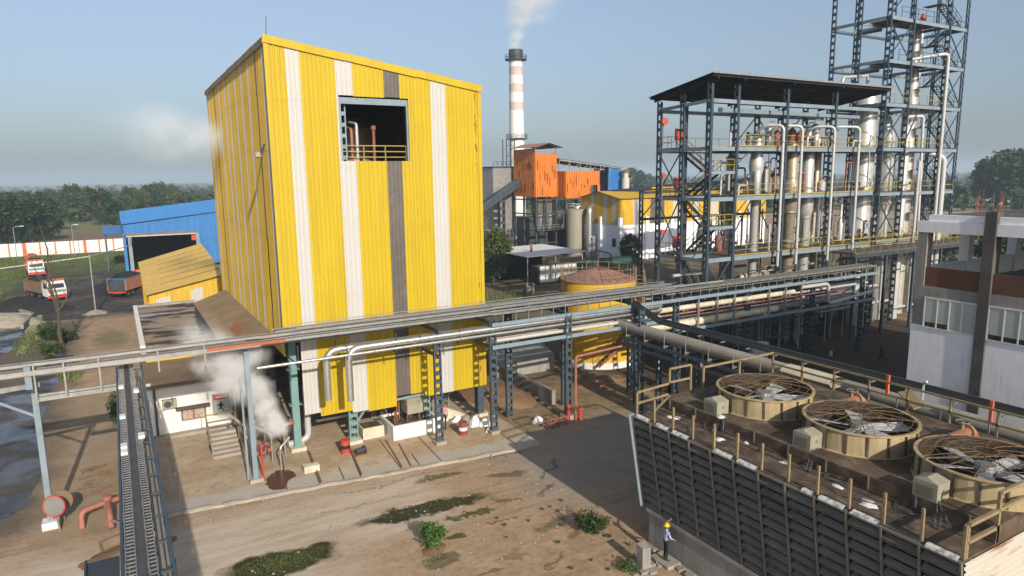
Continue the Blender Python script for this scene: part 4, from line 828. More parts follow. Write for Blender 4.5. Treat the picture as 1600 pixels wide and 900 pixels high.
for k in range(8): mb.tube([(31.25+k*.085, 2, 6.6), (31.26+k*.085, 18, 6.61), (31.25+k*.085, 34.4, 6.6), (30.85+k*.085, 37.8, 7.86)], 0.036, 5)
mb.obj('cables', M['black'], tr)
MB().tube([(31.7, 33, 5.75), (31.7, 2, 5.75)], 0.2, 10).obj('pipe', M['steeldark'], Q, True)
for y_ in (17.5, 13.2): MB().bar((29.9, y_, 6.4), (29.9, y_, 7.3), 0.12).obj('marker_post', M['redorange'], Q)
MB().tube([(30.6, 16.3, 6.0), (30.6, 16.3, 7.1), (30.3, 16.0, 7.3)], 0.05, 6, 0.2).obj('vent_pipe', M['whitepipe'], Q, True)
T = thing('sheet_cover', 'torn cream sheet cover lying over the fat grey pipe behind the first fan', 'cover', (29.6, 21, 6.5)); mb = MB(); mb.lathe((29.7, 21.3, 6.25), [(0.62, -1.3), (0.66, 0), (0.6, 1.3)], 10); mb.v = [(29.7+(v[0]-29.7)*1.0, 21.3+(v[2]-6.25)*1.1, 6.35+(v[1]-21.3)*0.45) for v in mb.v]; mb.obj('sheet', M['cream'], T, True)

# ---------------------------------------------------------------- cable bridge coming towards the camera on the left
K = thing('cable_bridge', 'narrow elevated cable bridge with ladder trays leading past the white house', 'cable bridge', (-0.15, 30, 0))
ya, yb, zt = 3.0, 38.9, 7.35
MB().box((-0.31, ya, zt-.06), (-0.09, yb, zt)).obj('cover_plate', M['beltgrey'], K)
mb = MB()
for x0, x1 in ((-0.55, -0.33), (-0.07, 0.11)):
    for x_ in (x0, x1): mb.box((x_-.012, ya, zt-.02), (x_+.012, yb, zt+.06))
    for k in range(int((yb-ya)/0.2)): y_ = ya+.1+k*.2; mb.box((x0, y_, zt+.0), (x1, y_+.025, zt+.025))
mb.obj('ladder_tray', M['galv'], K)
mb = MB()
for x0 in (-0.52, -0.47, -0.42, -0.37, -0.04, 0.01, 0.06): mb.tube([(x0, ya, zt-.05), (x0+.02, 15, zt-.04), (x0-.02, 28, zt-.05), (x0, yb, zt-.05)], 0.022, 5)
mb.obj('cables', M['cable'], K)
n = int((yb-ya)/1.6)
for x_ in (-0.63, 0.46):
    mb = MB(); mb.bar((x_, ya, zt-.12), (x_, yb, zt-.12), 0.07, 0.12); mb.bar((x_, ya, zt-1.25), (x_, yb, zt-1.25), 0.08, 0.14)
    for k in range(n+1):
        y_ = ya+k*1.6; mb.bar((x_, y_, zt-1.25), (x_, y_, zt-.1), 0.07)
        if k < n: mb.bar((x_, y_+(1.6 if k % 2 else 0), zt-1.25), (x_, y_+(0 if k % 2 else 1.6), zt-.12), 0.05)
    mb.obj('truss', M['steel'], K)
mb = MB()
for k in range(n+1): y_ = ya+k*1.6; mb.bar((-0.66, y_, zt-.16), (0.49, y_, zt-.16), 0.06); mb.bar((-0.66, y_, zt-1.28), (0.49, y_, zt-1.28), 0.07)
mb.objs('cross_beam', M['steel'], K)
mb = MB(); mb.tube([(0.24, ya, zt-.5), (0.24, yb, zt-.5)], 0.07, 8); mb.tube([(0.37, ya, zt-.75), (0.37, yb, zt-.75)], 0.05, 8); mb.tube([(-.3, ya, zt-.8), (-.3, yb, zt-.8)], 0.12, 8); mb.tube([(.05, ya, zt-.9), (.05, yb, zt-.9)], 0.08, 8)
mb.objs('pipe', M['greypipe'], K, True)
for y_ in (36.2, 28.0, 20.0, 12): mb = MB(); lattice(mb, -0.56, y_, 0, zt-1.3, 0.3, 0.2); lattice(mb, 0.4, y_, 0, zt-1.3, 0.3, 0.2); mb.obj('trestle', M['steel'], K)
MB().box((-1.55, 18.6, 6.35), (-0.75, 20.4, 6.4)).box((-1.55, 18.6, 6.4), (-1.5, 20.4, 6.5)).obj('side_platform', M['steeldark'], K)
for y_ in (26.0, 25.4, 29.5, 34): MB().box((-0.56, y_, zt+.07), (-0.36, y_+.35, zt+.18)).obj('junction_box', M['white'], K)
for y_ in (26.8, 33): MB().box((0.0, y_, zt+.07), (0.2, y_+.4, zt+.18)).obj('junction_box', M['white'], K)

# ---------------------------------------------------------------- yellow storage tank
T = thing('storage_tank', 'round yellow storage tank with a reddish cone roof and railing', 'tank', (36.7, 48.2, 0)); cx, cy, rr = 36.7, 48.2, 3.32
MB().lathe((cx, cy, 0), [(rr+.12, 0), (rr+.12, .55), (rr-.2, .56)], 48).obj('foundation_ring', M['housewhite'], T, True)
MB().lathe((cx, cy, 0), [(rr, .56), (rr, 2.2), (rr+.012, 2.21), (rr+.012, 2.26), (rr, 2.27), (rr, 4.6), (rr+.012, 4.61), (rr+.012, 4.66), (rr, 4.67), (rr, 7.42)], 64).obj('shell', mat('tank_yellow', (0.62, 0.38, 0.03), 0.5, var=0.1, scale=0.5, dirt=(0.40, 0.22, 0.04), dirt_amt=0.5, streak=True), T, True)
MB().lathe((cx, cy, 0), [(rr+.1, 7.40), (rr+.1, 7.47), (2.2, 7.85), (1.0, 8.22), (0.0, 8.42)], 48).obj('cone_roof', M['tankroof'], T)
mb = MB(); n = 20
for k in range(n):
    a = 2*math.pi*k/n; x_, y_ = cx+rr*math.cos(a), cy+rr*math.sin(a); mb.bar((x_, y_, 7.4), (x_, y_, 8.5), 0.05)
mb.ring((cx, cy, 8.5), rr, .026, 40); mb.ring((cx, cy, 8.0), rr, .022, 40); mb.obj('roof_railing', M['rail'], T)
mb = MB(); 
for k in range(3): a = -2.1+k*.42; mb.bar((cx+.2*math.cos(a), cy+.2*math.sin(a), 8.45), (cx+rr*math.cos(a), cy+rr*math.sin(a), 7.52), 0.06)
mb.bar((cx, cy, 8.4), (cx, cy, 9.3), 0.06); mb.objs('roof_pipe', M['rustpipe'], T)
mb = MB(); a0, a1 = -2.2, -0.35
for k in range(26):
    t = k/25; a = a0+(a1-a0)*t; z_ = 0.4+7.0*t
    for q in (0, 1):
        r0 = rr+.1+q*.7
        if k < 25:
            b = a0+(a1-a0)*(k+1)/25; mb.bar((cx+r0*math.cos(a), cy+r0*math.sin(a), z_), (cx+r0*math.cos(b), cy+r0*math.sin(b), z_+.28), 0.05, 0.16)
    mb.bar((cx+(rr+.1)*math.cos(a), cy+(rr+.1)*math.sin(a), z_+.12), (cx+(rr+.8)*math.cos(a), cy+(rr+.8)*math.sin(a), z_+.12), 0.24, 0.04)
mb.obj('spiral_stair', M['rustpipe'], T)
mb = MB()
for k in range(25):
    t = k/25; a = a0+(a1-a0)*t; b = a0+(a1-a0)*(k+1)/25; z_ = 0.4+7.0*t; r0 = rr+.82
    for q in (.55, 1.05): mb.bar((cx+r0*math.cos(a), cy+r0*math.sin(a), z_+q), (cx+r0*math.cos(b), cy+r0*math.sin(b), z_+q+.28), 0.045)
    if k % 3 == 0: mb.bar((cx+r0*math.cos(a), cy+r0*math.sin(a), z_), (cx+r0*math.cos(a), cy+r0*math.sin(a), z_+1.05), 0.045)
mb.obj('stair_railing', M['rail'], T)
tag(MB().box((26.25, 40.0, 0), (26.65, 48.5, 1.05)).obj('dike_wall', M['greyconc']), 'low grey concrete wall along the soil left of the yellow tank', 'wall')
p_ = [G(765, 538, 1.4), G(846, 534, 1.4), G(866, 553, 1.4), G(775, 566, 1.4)]
tag(MB().prism([(p.x, p.y) for p in p_], 0, 1.4).obj('sump_tank', M['greyconc']), 'low grey concrete sump behind the pipe rack left of the yellow tank', 'sump')

# ---------------------------------------------------------------- things on the ground at the left
T = thing('disc_sign', 'grey round signal disc with red rim on a thin stand by the pond', 'sign', (-3.65, 37.3, 0))
MB().tube([(-3.65, 37.3, 0), (-3.85, 37.4, 1.9)], 0.05, 6).obj('stand', M['rail'], T)
mb = MB(); n_ = Vector((-0.45, -0.9, 0.1)).normalized(); cpt = Vector((-3.75, 37.25, 1.35)); mb.cyl(cpt, cpt+n_*.06, 0.5, n=28); mb.obj('disc', M['galv'], T)
mb = MB(); u_ = n_.orthogonal().normalized(); w_ = n_.cross(u_); mb.tube([cpt+n_*.05+(u_*math.cos(a*.2)+w_*math.sin(a*.2))*.5 for a in range(32)], .035, 6); mb.obj('rim', M['red'], T, True)
T = thing('dark_disc', 'dark brown disc standing right behind the red-rimmed disc', 'disc', (-3.5, 38.3, 0)); MB().cyl((-3.5, 38.3, 1.15), (-3.53, 38.22, 1.16), .5, n=28).bar((-3.52, 38.32, 0), (-3.52, 38.32, 1.2), .05).obj('plate', M['brown'], T)
T = thing('red_pipe_branch', 'faded red pipe with tee and elbow lying on the orange soil', 'pipe', (-2.0, 37.9, 0.3))
MB().tube([(-2.75, 37.0, 0.0), (-2.75, 37.3, 0.75), (-1.9, 37.6, 0.8), (0.0, 38.2, 0.8)], 0.135, 12, 0.3).tube([(-1.6, 37.65, 0.85), (-1.55, 36.4, 0.75), (-1.5, 35.9, 0.2)], 0.135, 12, 0.3).cyl((-1.62, 37.7, .6), (-1.62, 37.7, 1.15), .22).obj('pipe_run', M['pinkpipe'], T, True)
MB().tube([(-1.5, 36.0, 0.55), (-0.9, 34.6, 0.8), (-0.6, 33.4, 0.5)], 0.06, 8).obj('hose', M['galv'], T, True)
tag(MB().tube([(-1.9, 34.0, 0.28), (-0.9, 34.4, 0.3)], 0.27, 14).obj('rusty_drum', M['brown'], None, True), 'dark rusty pipe stub lying beside the cable bridge', 'pipe stub')
mb = MB(); r_ = random.Random(77)
for k in range(46):
    x_, y_ = r_.uniform(-3.2, -0.9), r_.uniform(40.5, 45); a = r_.uniform(-.5, .5); l = r_.uniform(.3, 1.1); mb.bar((x_, y_, .05+r_.random()*.15), (x_+l*math.cos(a), y_+l*math.sin(a), .05+r_.random()*.2), .05, .04)
kind(tag(mb.obj('timber_scrap', M['soil']), 'heap of brown timber scraps left of the cable bridge', 'scrap'), 'stuff')
mb = MB()
for a, b in (((-12.5, 107), (-9.8, 101)), ((-9.8, 101), (-10.2, 93)), ((-14, 103.5), (-9.8, 101))): mb.bar((*a, .5), (*b, .5), .3, .5)
tag(mb.obj('pond_coping', M['greyconc']), 'pale concrete edge beam round the settling pond', 'edge beam')
# ---------------------------------------------------------------- open steel process frame with its vessels
FX = [44.4, 47.6, 54.0, 61.0, 68.0]; FY = [43.0, 46.2, 49.2]; FZ = [9.1, 14.45, 18.8]
F = thing('process_structure', 'open blue-grey steel frame with three floors and a dark sloping roof', 'steel frame', (56, 43, 0))
for x_ in FX[:-1]:
    for y_ in FY: lattice(MB(), x_, y_, 0, 24.0-(y_-43)*.15, 0.44, 0.14, 'y', 0.7, ch=.09).box((x_+.071, y_-.3, 0), (x_+.13, y_-.2, 23.9-(y_-43)*.15)).obj('column', M['steel'], F)
for z_ in FZ:
    mb = MB()
    for y_ in FY: mb.bar((FX[0], y_, z_-.2), (FX[-1], y_, z_-.2), 0.16, 0.36)
    for x_ in FX[:-1]: mb.bar((x_, FY[0], z_-.2), (x_, FY[-1], z_-.2), 0.14, 0.32)
    for k in range(12): x_ = FX[1]+(FX[-1]-FX[1])*k/11; mb.bar((x_, FY[0], z_-.16), (x_, FY[-1], z_-.16), 0.07, 0.18)
    mb.objs('floor_beam', M['steellight'], F)
mtG, nt, bs, co = newmat('floor_grating'); L(nt, mixc(nt, noise(nt, co, 2, 5), (0.05, 0.045, 0.04), (0.14, 0.11, 0.08)), bs.inputs['Base Color']); bs.inputs['Roughness'].default_value = .8
for z_ in FZ: MB().box((FX[1], FY[0]+.1, z_+.0), (FX[-1], FY[-1]-.1, z_+.04)).box((FX[0]+.05, FY[1], z_), (FX[1], FY[-1]-.1, z_+.04)).obj('floor_grating', mtG, F)
for z_ in FZ:
    railing(MB(), [(FX[0], FY[-1], z_), (FX[0], FY[1]+.6, z_)], 1.05, 1.2, 0.024).obj('railing', M['yrail' if z_ < 18 else 'rail'], F)
    mb = MB(); railing(mb, [(FX[1]+.2, FY[0]-.1, z_), (FX[-1], FY[0]-.1, z_)], 1.05, 1.6, 0.019); mb.obj('railing', M['yrail'], F)
    railing(MB(), [(FX[0], FY[-1]+.05, z_), (FX[-1], FY[-1]+.05, z_)], 1.05, 1.6, 0.018).obj('railing', M['yrail'], F)
    MB().bar((FX[1], FY[0]-.1, z_+.08), (FX[-1], FY[0]-.1, z_+.06), 0.03, 0.10).obj('toe_board', M['yrail'], F)
# roof
ribroof(MB(), (43.7, 42.0, 24.75), (68.6, 42.0, 24.75), (68.6, 50.0, 23.5), (43.7, 50.0, 23.5), 80, 0.03, th=0.05).obj('roof_sheet', M['dark'], F)
mb = MB()
for y_ in (42.2, 44.2, 46.2, 48.2, 49.8): z_ = 24.6-(y_-42)*.156; mb.bar((43.8, y_, z_), (68.5, y_, z_), 0.09, 0.2)
for x_ in FX: mb.bar((x_, 42.1, 24.4), (x_, 49.9, 23.2), 0.12, 0.3)
mb.objs('roof_purlin', M['black'], F)
MB().box((43.6, 41.92, 24.66), (68.7, 41.96, 24.82)).obj('fascia', M['galv'], F)
mb = MB()
for y_, z_ in ((43, 22.6), (49.2, 22.2)): mb.bar((FX[0], y_, z_), (FX[-1], y_, z_), 0.16, 0.32)
mb.bar((FX[0], 43, 22.6), (FX[0], 49.2, 22.3), .14, .28); mb.bar((FX[1], 45, 22.1), (FX[-1], 45, 22.0), 0.2, 0.4)
mb.objs('crane_beam', M['steellight'], F)
mb = MB()
for a, b, z0, z1 in ((61, 68, 18.9, 22.4), (54, 61, 18.9, 22.2), (54, 61, 9.2, 14.2), (61, 68, 14.6, 18.5)):
    for y_ in (49.25,): mb.bar((a, y_, z0), ((a+b)/2, y_, z1), .09); mb.bar((b, y_, z0), ((a+b)/2, y_, z1), .09)
for z0, z1 in ((14.6, 18.4), (9.2, 14.2)): mb.bar((44.35, 49.2, z0), (44.35, 46.3, z1), .09); mb.bar((44.35, 46.2, z0), (44.35, 49.1, z1), .09); mb.bar((47.5, 46.2, z0), (49.5, 43, z1), .08)
mb.bar((44.5, 43, 5.0), (47.5, 43, 8.8), .1); mb.bar((47.5, 43, 5.0), (44.5, 43, 8.8), .1); mb.bar((44.5, 43, 9.3), (47.5, 43, 11.7), .08)
mb.objs('brace', M['steel'], F)
# stair bay
zl_ = [18.8, 16.7, 14.45, 11.9, 9.1, 4.6]
for i in range(5):
    za, zb = zl_[i+1], zl_[i]; xx = 45.25 if i % 2 == 0 else 46.65
    if i % 2 == 0: a, b = (xx, 44.0, za), (xx, 47.4, zb)
    else: a, b = (xx, 47.4, za), (xx, 44.0, zb)
    st = stairs(MB(), a, b, 0.95, 'x', 11).obj('stair_flight', M['steeldark'], F); mb = MB(); stair_rail(mb, a, b, 0.95, 'x', 1.0); mb.obj('stair_handrail', M['rail'], st)
for z_ in (16.7, 11.9, 4.6):
    MB().box((44.5, 42.9, z_-.08), (47.5, 44.1, z_)).obj('landing', mtG, F); railing(MB(), [(44.5, 42.9, z_), (47.5, 42.9, z_)], 1.0, 1.0, .024).obj('railing', M['yrail'], F)
    MB().bar((44.4, 42.88, z_-.15), (47.6, 42.88, z_-.15), .12, .26).obj('landing_beam', M['steellight'], F)
# red boards and hose reels on the stair corner
for i, (z_, w_) in enumerate(((20.0, 'at roof floor level'), (15.6, 'at the middle floor'), (10.2, 'at the lowest floor'))):
    t = thing('notice_board', 'red square notice board beside the frame stair '+w_, 'sign', (45.3, 47.5, z_), 'red boards on the process frame')
    MB().box((44.75, 47.45, z_-.52), (45.85, 47.5, z_+.55)).obj('panel', M['red'], t)
    mb = MB()
    for k in range(2):
        for q in range(3): mb.box((44.9+q*.3, 47.435, z_+.12-k*.42), (45.1+q*.3, 47.447, z_+.2-k*.42))
        mb.box((44.95, 47.435, z_-.04-k*.3), (45.06, 47.447, z_+.24-k*.3)); mb.box((45.45, 47.435, z_-.04-k*.3), (45.56, 47.447, z_+.24-k*.3))
    mb.obj('worn_lettering', M['pinkpipe'], t)
for i, (z_, w_) in enumerate(((21.2, 'top'), (16.4, 'middle'), (11.2, 'lowest'))):
    t = thing('hose_reel', 'round red hose reel on the left corner column of the frame, %s of three' % w_, 'hose reel', (44.2, 49.0, z_), 'hose reels on the frame corner')
    MB().cyl((44.0, 48.2, z_), (43.9, 47.85, z_), .31 if i == 0 else .2, n=20).obj('drum', M['red'], t); MB().bar((44.4, 49.0, z_-.2), (44.0, 48.2, z_-.1), .1).bar((44.0, 48.22, z_), (44.0, 48.22, z_-2.2), .06).obj('bracket', M['galv'], t)
# vessels
def vessel(x, y, prof, m, label, name='distillation_column', bands=(), grp='steel columns in the process frame', nozzle=None, base=0.0, extra=None):
    t = thing(name, label, 'column', (x, y, base), grp)
    MB().lathe((x, y, 0), prof, 26).obj('shell', M[m], t, True)
    mb = MB()
    for z, r0 in bands: mb.lathe((x, y, z), [(r0, -.09), (r0+.09, -.09), (r0+.09, .09), (r0, .09)], 26)
    if bands: mb.obj('flange', M['galv'], t, True)
    if nozzle: MB().tube(nozzle, 0.16, 10, .35).obj('nozzle_pipe', M['whitepipe'], t, True)
    return t
vessel(52.3, 44.6, [(.38,0),(.38,14.0),(.46,14.2),(.46,16.0),(.66,16.8),(.66,17.5),(.5,18.3),(.5,19.4),(.44,19.75),(.0,20.0)], 'vessel', 'tall silver column with a dome cap and flared neck nearest the stair of the frame', bands=((9.9,.4),(14.1,.44),(16.0,.46),(19.4,.5)))
vessel(57.3, 44.6, [(.55,0),(.55,12.6),(.78,12.9),(.78,15.4),(.58,16.0),(.58,18.6),(.5,19.2),(0,19.5)], 'copperv', 'tarnished brown column with a rust-red swollen middle in the frame', bands=((12.7,.6),(16.0,.58),(9.8,.55)))
vessel(60.1, 44.9, [(.52,0),(.52,11.9),(.58,12.1),(.74,12.8),(.74,14.2),(.6,15.0),(.6,19.2),(.45,19.6),(0,19.8)], 'vessel', 'silver column with a swollen collar beside the tarnished brown column', bands=((12.0,.56),(15.0,.6)))
vessel(52.6, 48.0, [(.45,0),(.45,18.0),(0,18.4)], 'copperv', 'slim dark column at the back of the process frame', bands=((10,.45),))
vessel(64.5, 47.2, [(.5,0),(.5,20.0),(.3,20.5),(0,20.6)], 'copperv', 'dark column at the back of the frame beside the fat silver column', bands=((14,.5),))
vessel(49.6, 48.2, [(.7,9.1),(.7,11.4),(.3,12.0),(0,12.1)], 'whitepipe', 'short white vessel on the lowest floor of the frame', name='process_vessel')
vessel(66.0, 45.0, [(.0,9.1),(.35,9.3),(.35,11.0),(.15,11.6),(.15,13.2)], 'vessel', 'small vertical vessel with a pointed top on the lowest floor', name='process_vessel')
for (x, top_, dx, w_) in ((53.0, 20.7, -1.1, 'first'), (55.6, 20.7, -1.9, 'second'), (60.3, 20.75, -1.3, 'third'), (64.2, 20.8, -2.0, 'fourth')):
    t = thing('vapour_pipe', 'tall white down pipe in front of the process frame, %s from the stair' % w_, 'pipe', (x, 42.3, 7.9), 'white down pipes of the process frame')
    MB().tube([(x, 42.3, 7.9), (x, 42.3, top_), (x+dx, 43.6, top_+.05), (x+dx, 44.4, top_-.6)], 0.135, 12, .55).obj('pipe_run', M['whitepipe'], t, True)
    MB().cyl((x, 42.3, 19.2), (x, 42.3, 19.35), .22).cyl((x, 42.3, 9.3), (x, 42.3, 9.45), .22).obj('flange', M['galv'], t, True)
vessel(71.2, 46.4, [(1.18,0),(1.18,24.6),(1.0,25.2),(.5,25.6),(0,25.7)], 'vessel', 'fat stainless column with a bent pipe on its head right of the dark roof', bands=((9.5,1.2),(14.6,1.2),(19.2,1.2)), grp=None, nozzle=[(71.2,46.4,25.4),(71.2,46.4,26.6),(66.4,46.0,26.1),(66.1,46.0,24.4)])
# ---------------------------------------------------------------- tower frame
TX = [68.9, 72.9, 79.6, 83.2]; TZ = [9.3, 14.3, 18.9, 23.4, 27.7, 31.9]
Z1 = 38
W_ = thing('steel_tower', 'tall blue-grey steel tower with zigzag stairs, taller than the roofed frame', 'steel tower', (74, 43, 0))
for x_ in TX:
    for y_ in FY:
        if y_ == FY[1] and x_ > 69 and x_ < 80: continue
        lattice(MB(), x_, y_, 0, Z1, 0.46, 0.14, 'y' if x_ < 80 else 'x', 0.74, ch=.09).obj('column', M['steel'], W_)
for i, z_ in enumerate(TZ):
    mb = MB()
    for y_ in (43, 49.2): mb.bar((TX[0], y_, z_-.2), (TX[-1], y_, z_-.25), 0.16, 0.34)
    for x_ in TX: mb.bar((x_, 43, z_-.2), (x_, 49.2, z_-.2), 0.14, 0.3)
    if z_ > 22: mb.bar((61.5 if 0 else TX[0]-.0, 46.2, z_-.2), (TX[1], 46.2, z_-.2), .12, .26)
    mb.objs('floor_beam', M['steellight'], W_)
    if z_ < 19: fl_ = (TX[0]+.2, 43.1, TX[2]+.4, 49.1)
    else: fl_ = (TX[1]-3.6 if z_ < 24 else TX[1]-2, 43.1, TX[2], 46.4)
    MB().box((fl_[0], fl_[1], z_), (fl_[2], fl_[3], z_+.04)).obj('floor_grating', mtG, W_)
    railing(MB(), [(fl_[0], 43.0, z_), (fl_[2], 43.0, z_)], 1.05, 1.5, .02).obj('railing', M['yrail' if i < 4 else 'steel'], W_)
    railing(MB(), [(TX[2], 43.0, z_-.6), (TX[3], 43.0, z_-.6)], 1.2, 1.5, .026).obj('railing', M['yrail' if i < 2 else 'steel'], W_)
# left empty bays: beams only
LB = thing('tower_outrigger', 'open outer bay of bare steel posts on the left of the tall tower', 'steel frame', (66, 49, 0))
mb = MB()
for z_ in (23.4, 27.7, 31.9): mb.bar((72.9, 46.3, z_-.5), (72.9, 49.2, z_-.5), .14, .26); mb.bar((68.9, 49.25, z_-.55), (79, 49.25, z_-.55), .12, .2)
mb.objs('tie_beam', M['steel'], LB)
mb = MB()
for z0, z1 in ((14.5, 18.5), (19, 23), (23.5, 27.3), (27.8, 31.5)):
    mb.bar((TX[2], 43, z1), (TX[3], 43, z0), .1); mb.bar((TX[3], 43, z1), (TX[2], 43, z0), .08)
    mb.bar((TX[0], 43.05, z0+(4 if z0 > 20 else 0)), (TX[1], 43.05, z1+(4 if z0 > 20 else 0)), .09); mb.bar((TX[1], 43.05, z0), (TX[0], 43.05, z1), .08)
mb.bar((TX[1], 43.05, 19), (TX[1]+2.6, 43.05, 23.2), .1); mb.bar((TX[0], 43.05, 9.4), (TX[1], 43.05, 13.9), .1); mb.bar((TX[1], 43.05, 9.4), (TX[0], 43.05, 13.9), .1)
mb.bar((TX[2]+3.4, 43, 18.6), (TX[2], 43, 16.8), .14); mb.objs('brace', M['steel'], W_)
zs_ = [4.8, 7.0, 9.3, 11.8, 14.3, 16.6, 18.9, 21.2, 23.4, 25.6, 27.7, 29.8, 31.9, 34]
for i in range(len(zs_)-1):
    za, zb = zs_[i], zs_[i+1]
    a, b = ((79.0, 44.5, za), (82.4, 44.5, zb)) if i % 2 else ((82.4, 43.6, za), (79.0, 43.6, zb))
    st = stairs(MB(), a, b, 0.8, 'y', 10).obj('stair_flight', M['steeldark'], W_); mb = MB(); stair_rail(mb, a, b, 0.8, 'y', 1.0, .02); mb.obj('stair_handrail', M['steel'], st)
    xl = b[0]; MB().box((min(xl, xl+(1 if i % 2 else -1)), 43.1, zb-.06), (max(xl, xl+(1 if i % 2 else -1)), 45.0, zb)).obj('landing', mtG, W_)
vessel(78.6, 45.9, [(.78,0),(.78,23.5),(.74,25.5),(.62,27.2),(.45,28.4),(.42,31.6),(.3,32.2),(0,32.4)], 'vessel', 'tallest bright stainless column rising through the steel tower', bands=((9.4,.8),(14,.8),(19,.8),(28.3,.46)), grp=None)
vessel(80.2, 46.2, [(.26,18),(.26,33),(0,33.2)], 'vessel', 'slim silver column standing beside the tallest column', bands=((24,.27),), grp=None)
vessel(73.3, 44.9, [(.5,0),(.5,11.8),(.42,12.2),(.66,13.0),(.66,20.0),(.55,20.6),(.2,20.9),(0,21)], 'vessel', 'silver column with a narrow cone waist between the tower columns', bands=((13.0,.68),(19.6,.68)), grp=None)
vessel(73.0, 48.0, [(.6,0),(.6,24.5),(0,25)], 'copperv', 'dark column at the back of the steel tower', grp=None, nozzle=[(73,48,24.8),(73,48,25.8),(69.5,47,25.6)])
vessel(75.4, 44.3, [(.5,0),(.5,21.0),(.3,21.4),(0,21.5)], 'whitepipe', 'pale column with bent top pipe just in front of the tallest column', bands=((15,.5),), grp=None, nozzle=[(75.4,44.3,21.3),(75.4,44.3,22.3),(76.9,43.4,22.3),(76.9,43.0,9.4)])
for pts, r0, lb in (([(79.3,42.6,5.0),(79.3,42.6,28.9),(75.8,44.5,28.3)],.19,'very tall white pipe on the face of the steel tower'), ([(80.2,42.6,5.0),(80.2,42.6,17.9),(78.8,43.6,18.4)],.3,'thick white pipe with a bent top at the right of the tower'), ([(75.6,42.7,1),(75.6,42.7,17.5)],.16,'short white riser pipe on the tower face')):
    t = thing('riser_pipe', lb, 'pipe', pts[0]); MB().tube(pts, r0, 12, .6).obj('pipe_run', M['whitepipe'], t, True)
t = thing('pressure_gauge_head', 'red valve head on top of the tallest column', 'valve', (79.6, 45.9, 32.5)); MB().lathe((79.7, 45.9, 32.4), [(.2,0),(.28,.4),(.28,.9),(.1,1.3)], 14).obj('body', M['red'], t, True); MB().tube([(78.6,45.9,32.2),(78.6,45.9,32.9),(79.7,45.9,33)], .08, 8, .2).obj('elbow', M['rustpipe'], t, True)
# lower gallery on the right, its pipes, and dim machinery below the frames
t = thing('walkway', 'long railed walkway at the foot of the steel tower', 'walkway', (70, 42, 8)); MB().box((61.5, 40.2, 8.5), (84, 42.6, 8.7)).obj('deck', mtG, t); railing(MB(), [(61.5, 40.2, 8.7), (84, 40.2, 8.7)], 1.05, 1.4, .02).obj('railing', M['yrail'], t); railing(MB(), [(61.5, 42.5, 8.7), (84, 42.5, 8.7)], 1.05, 1.4, .02).obj('railing', M['yrail'], t)
MB().bar((61.5, 40.2, 8.35), (84, 40.2, 8.35), .12, .35).obj('edge_beam', M['steeldark'], t)
for x_ in (62, 67, 72, 77, 82): MB().box((x_-.12, 40.3, 0), (x_+.12, 40.54, 8.4)).obj('post', M['steel'], t)
r_ = random.Random(31); CN = dict(vessel='shiny steel', whitepipe='white', copperv='brown', galv='dull grey', steellight='blue-grey'); ZN = lambda x: 'stair bay of the open structure' if x < 49 else ('left half of the open structure' if x < 58 else ('right half of the open structure' if x < 68 else ('left part of the steel tower' if x < 74 else 'right part of the steel tower')))
for k in range(26):
    x_, y_ = r_.uniform(43, 80), r_.uniform(44, 52); rad = r_.uniform(.4, 1.0); hh = r_.uniform(1.6, 4.8); mm = r_.choice(['vessel', 'whitepipe', 'copperv', 'galv', 'steellight'])
    if k % 2:
        t = thing('process_tank', '%s %s upright tank under the %s' % ('tall' if hh > 3.2 else 'low', CN[mm], ZN(x_)), 'tank', (x_, y_, 0), 'small tanks under the frames'); MB().lathe((x_, y_, 0), [(rad, 0), (rad, hh), (rad*.5, hh+.3), (0, hh+.35)], 18).obj('shell', M[mm], t, True); MB().tube([(x_, y_, hh+.2), (x_, y_, hh+.9), (x_+1.2, y_, hh+.9)], .1, 8, .2).obj('outlet_pipe', M['whitepipe'], t, True)
    else:
        t = thing('heat_exchanger', '%s cylindrical exchanger on saddles under the %s' % (CN[mm], ZN(x_)), 'exchanger', (x_, y_, 0), 'exchangers under the frames'); z_ = r_.uniform(.9, 6.5); l = r_.uniform(1.4, 2.6); MB().lathe((0,0,0), [(0,-l),(rad*.6,-l+.1),(rad*.7,-l+.4),(rad*.7,l-.4),(rad*.6,l-.1),(0,l)], 16); mb = MB(); mb.tube([(x_-l,y_,z_),(x_-l+.2,y_,z_),(x_+l-.2,y_,z_),(x_+l,y_,z_)], [rad*.4,rad*.65,rad*.65,rad*.4], 16); mb.obj('shell', M[mm], t, True); MB().box((x_-l*.6,y_-.15,0),(x_-l*.6+.2,y_+.15,z_)).box((x_+l*.6,y_-.15,0),(x_+l*.6+.2,y_+.15,z_)).obj('saddle', M['steeldark'], t)
t = thing('ground_pipework', 'tangle of grey and white pipes under the open steel frames', 'pipework', (58, 44, 0))
for mm in ('whitepipe', 'galv', 'steel', 'greypipe', 'steeldark'):
    mb = MB()
    for k in range(12):
        x_, y_, z_ = r_.uniform(42, 74), r_.uniform(40.8, 50), r_.uniform(.6, 7.6); l = r_.uniform(2, 9)
        pts = [(x_, y_, z_), (x_+l, y_, z_)] if k % 3 else [(x_, y_, 0), (x_, y_, z_), (x_+l*.4, y_, z_)]
        mb.tube(pts, r_.uniform(.05, .16), 8, .3)
    mb.objs('pipe', M[mm], t, True)
mb = MB()
for k in range(26): x_, y_ = r_.uniform(43, 72), r_.uniform(41, 50); mb.box((x_-.1, y_-.1, 0), (x_+.1, y_+.1, r_.uniform(3, 8))) if k % 2 else mb.box((x_-.12, y_-.12, 0), (x_+.12, y_+.12, r_.uniform(4, 8)))
mb.objs('support_post', M['steeldark'], t)
mb = MB()
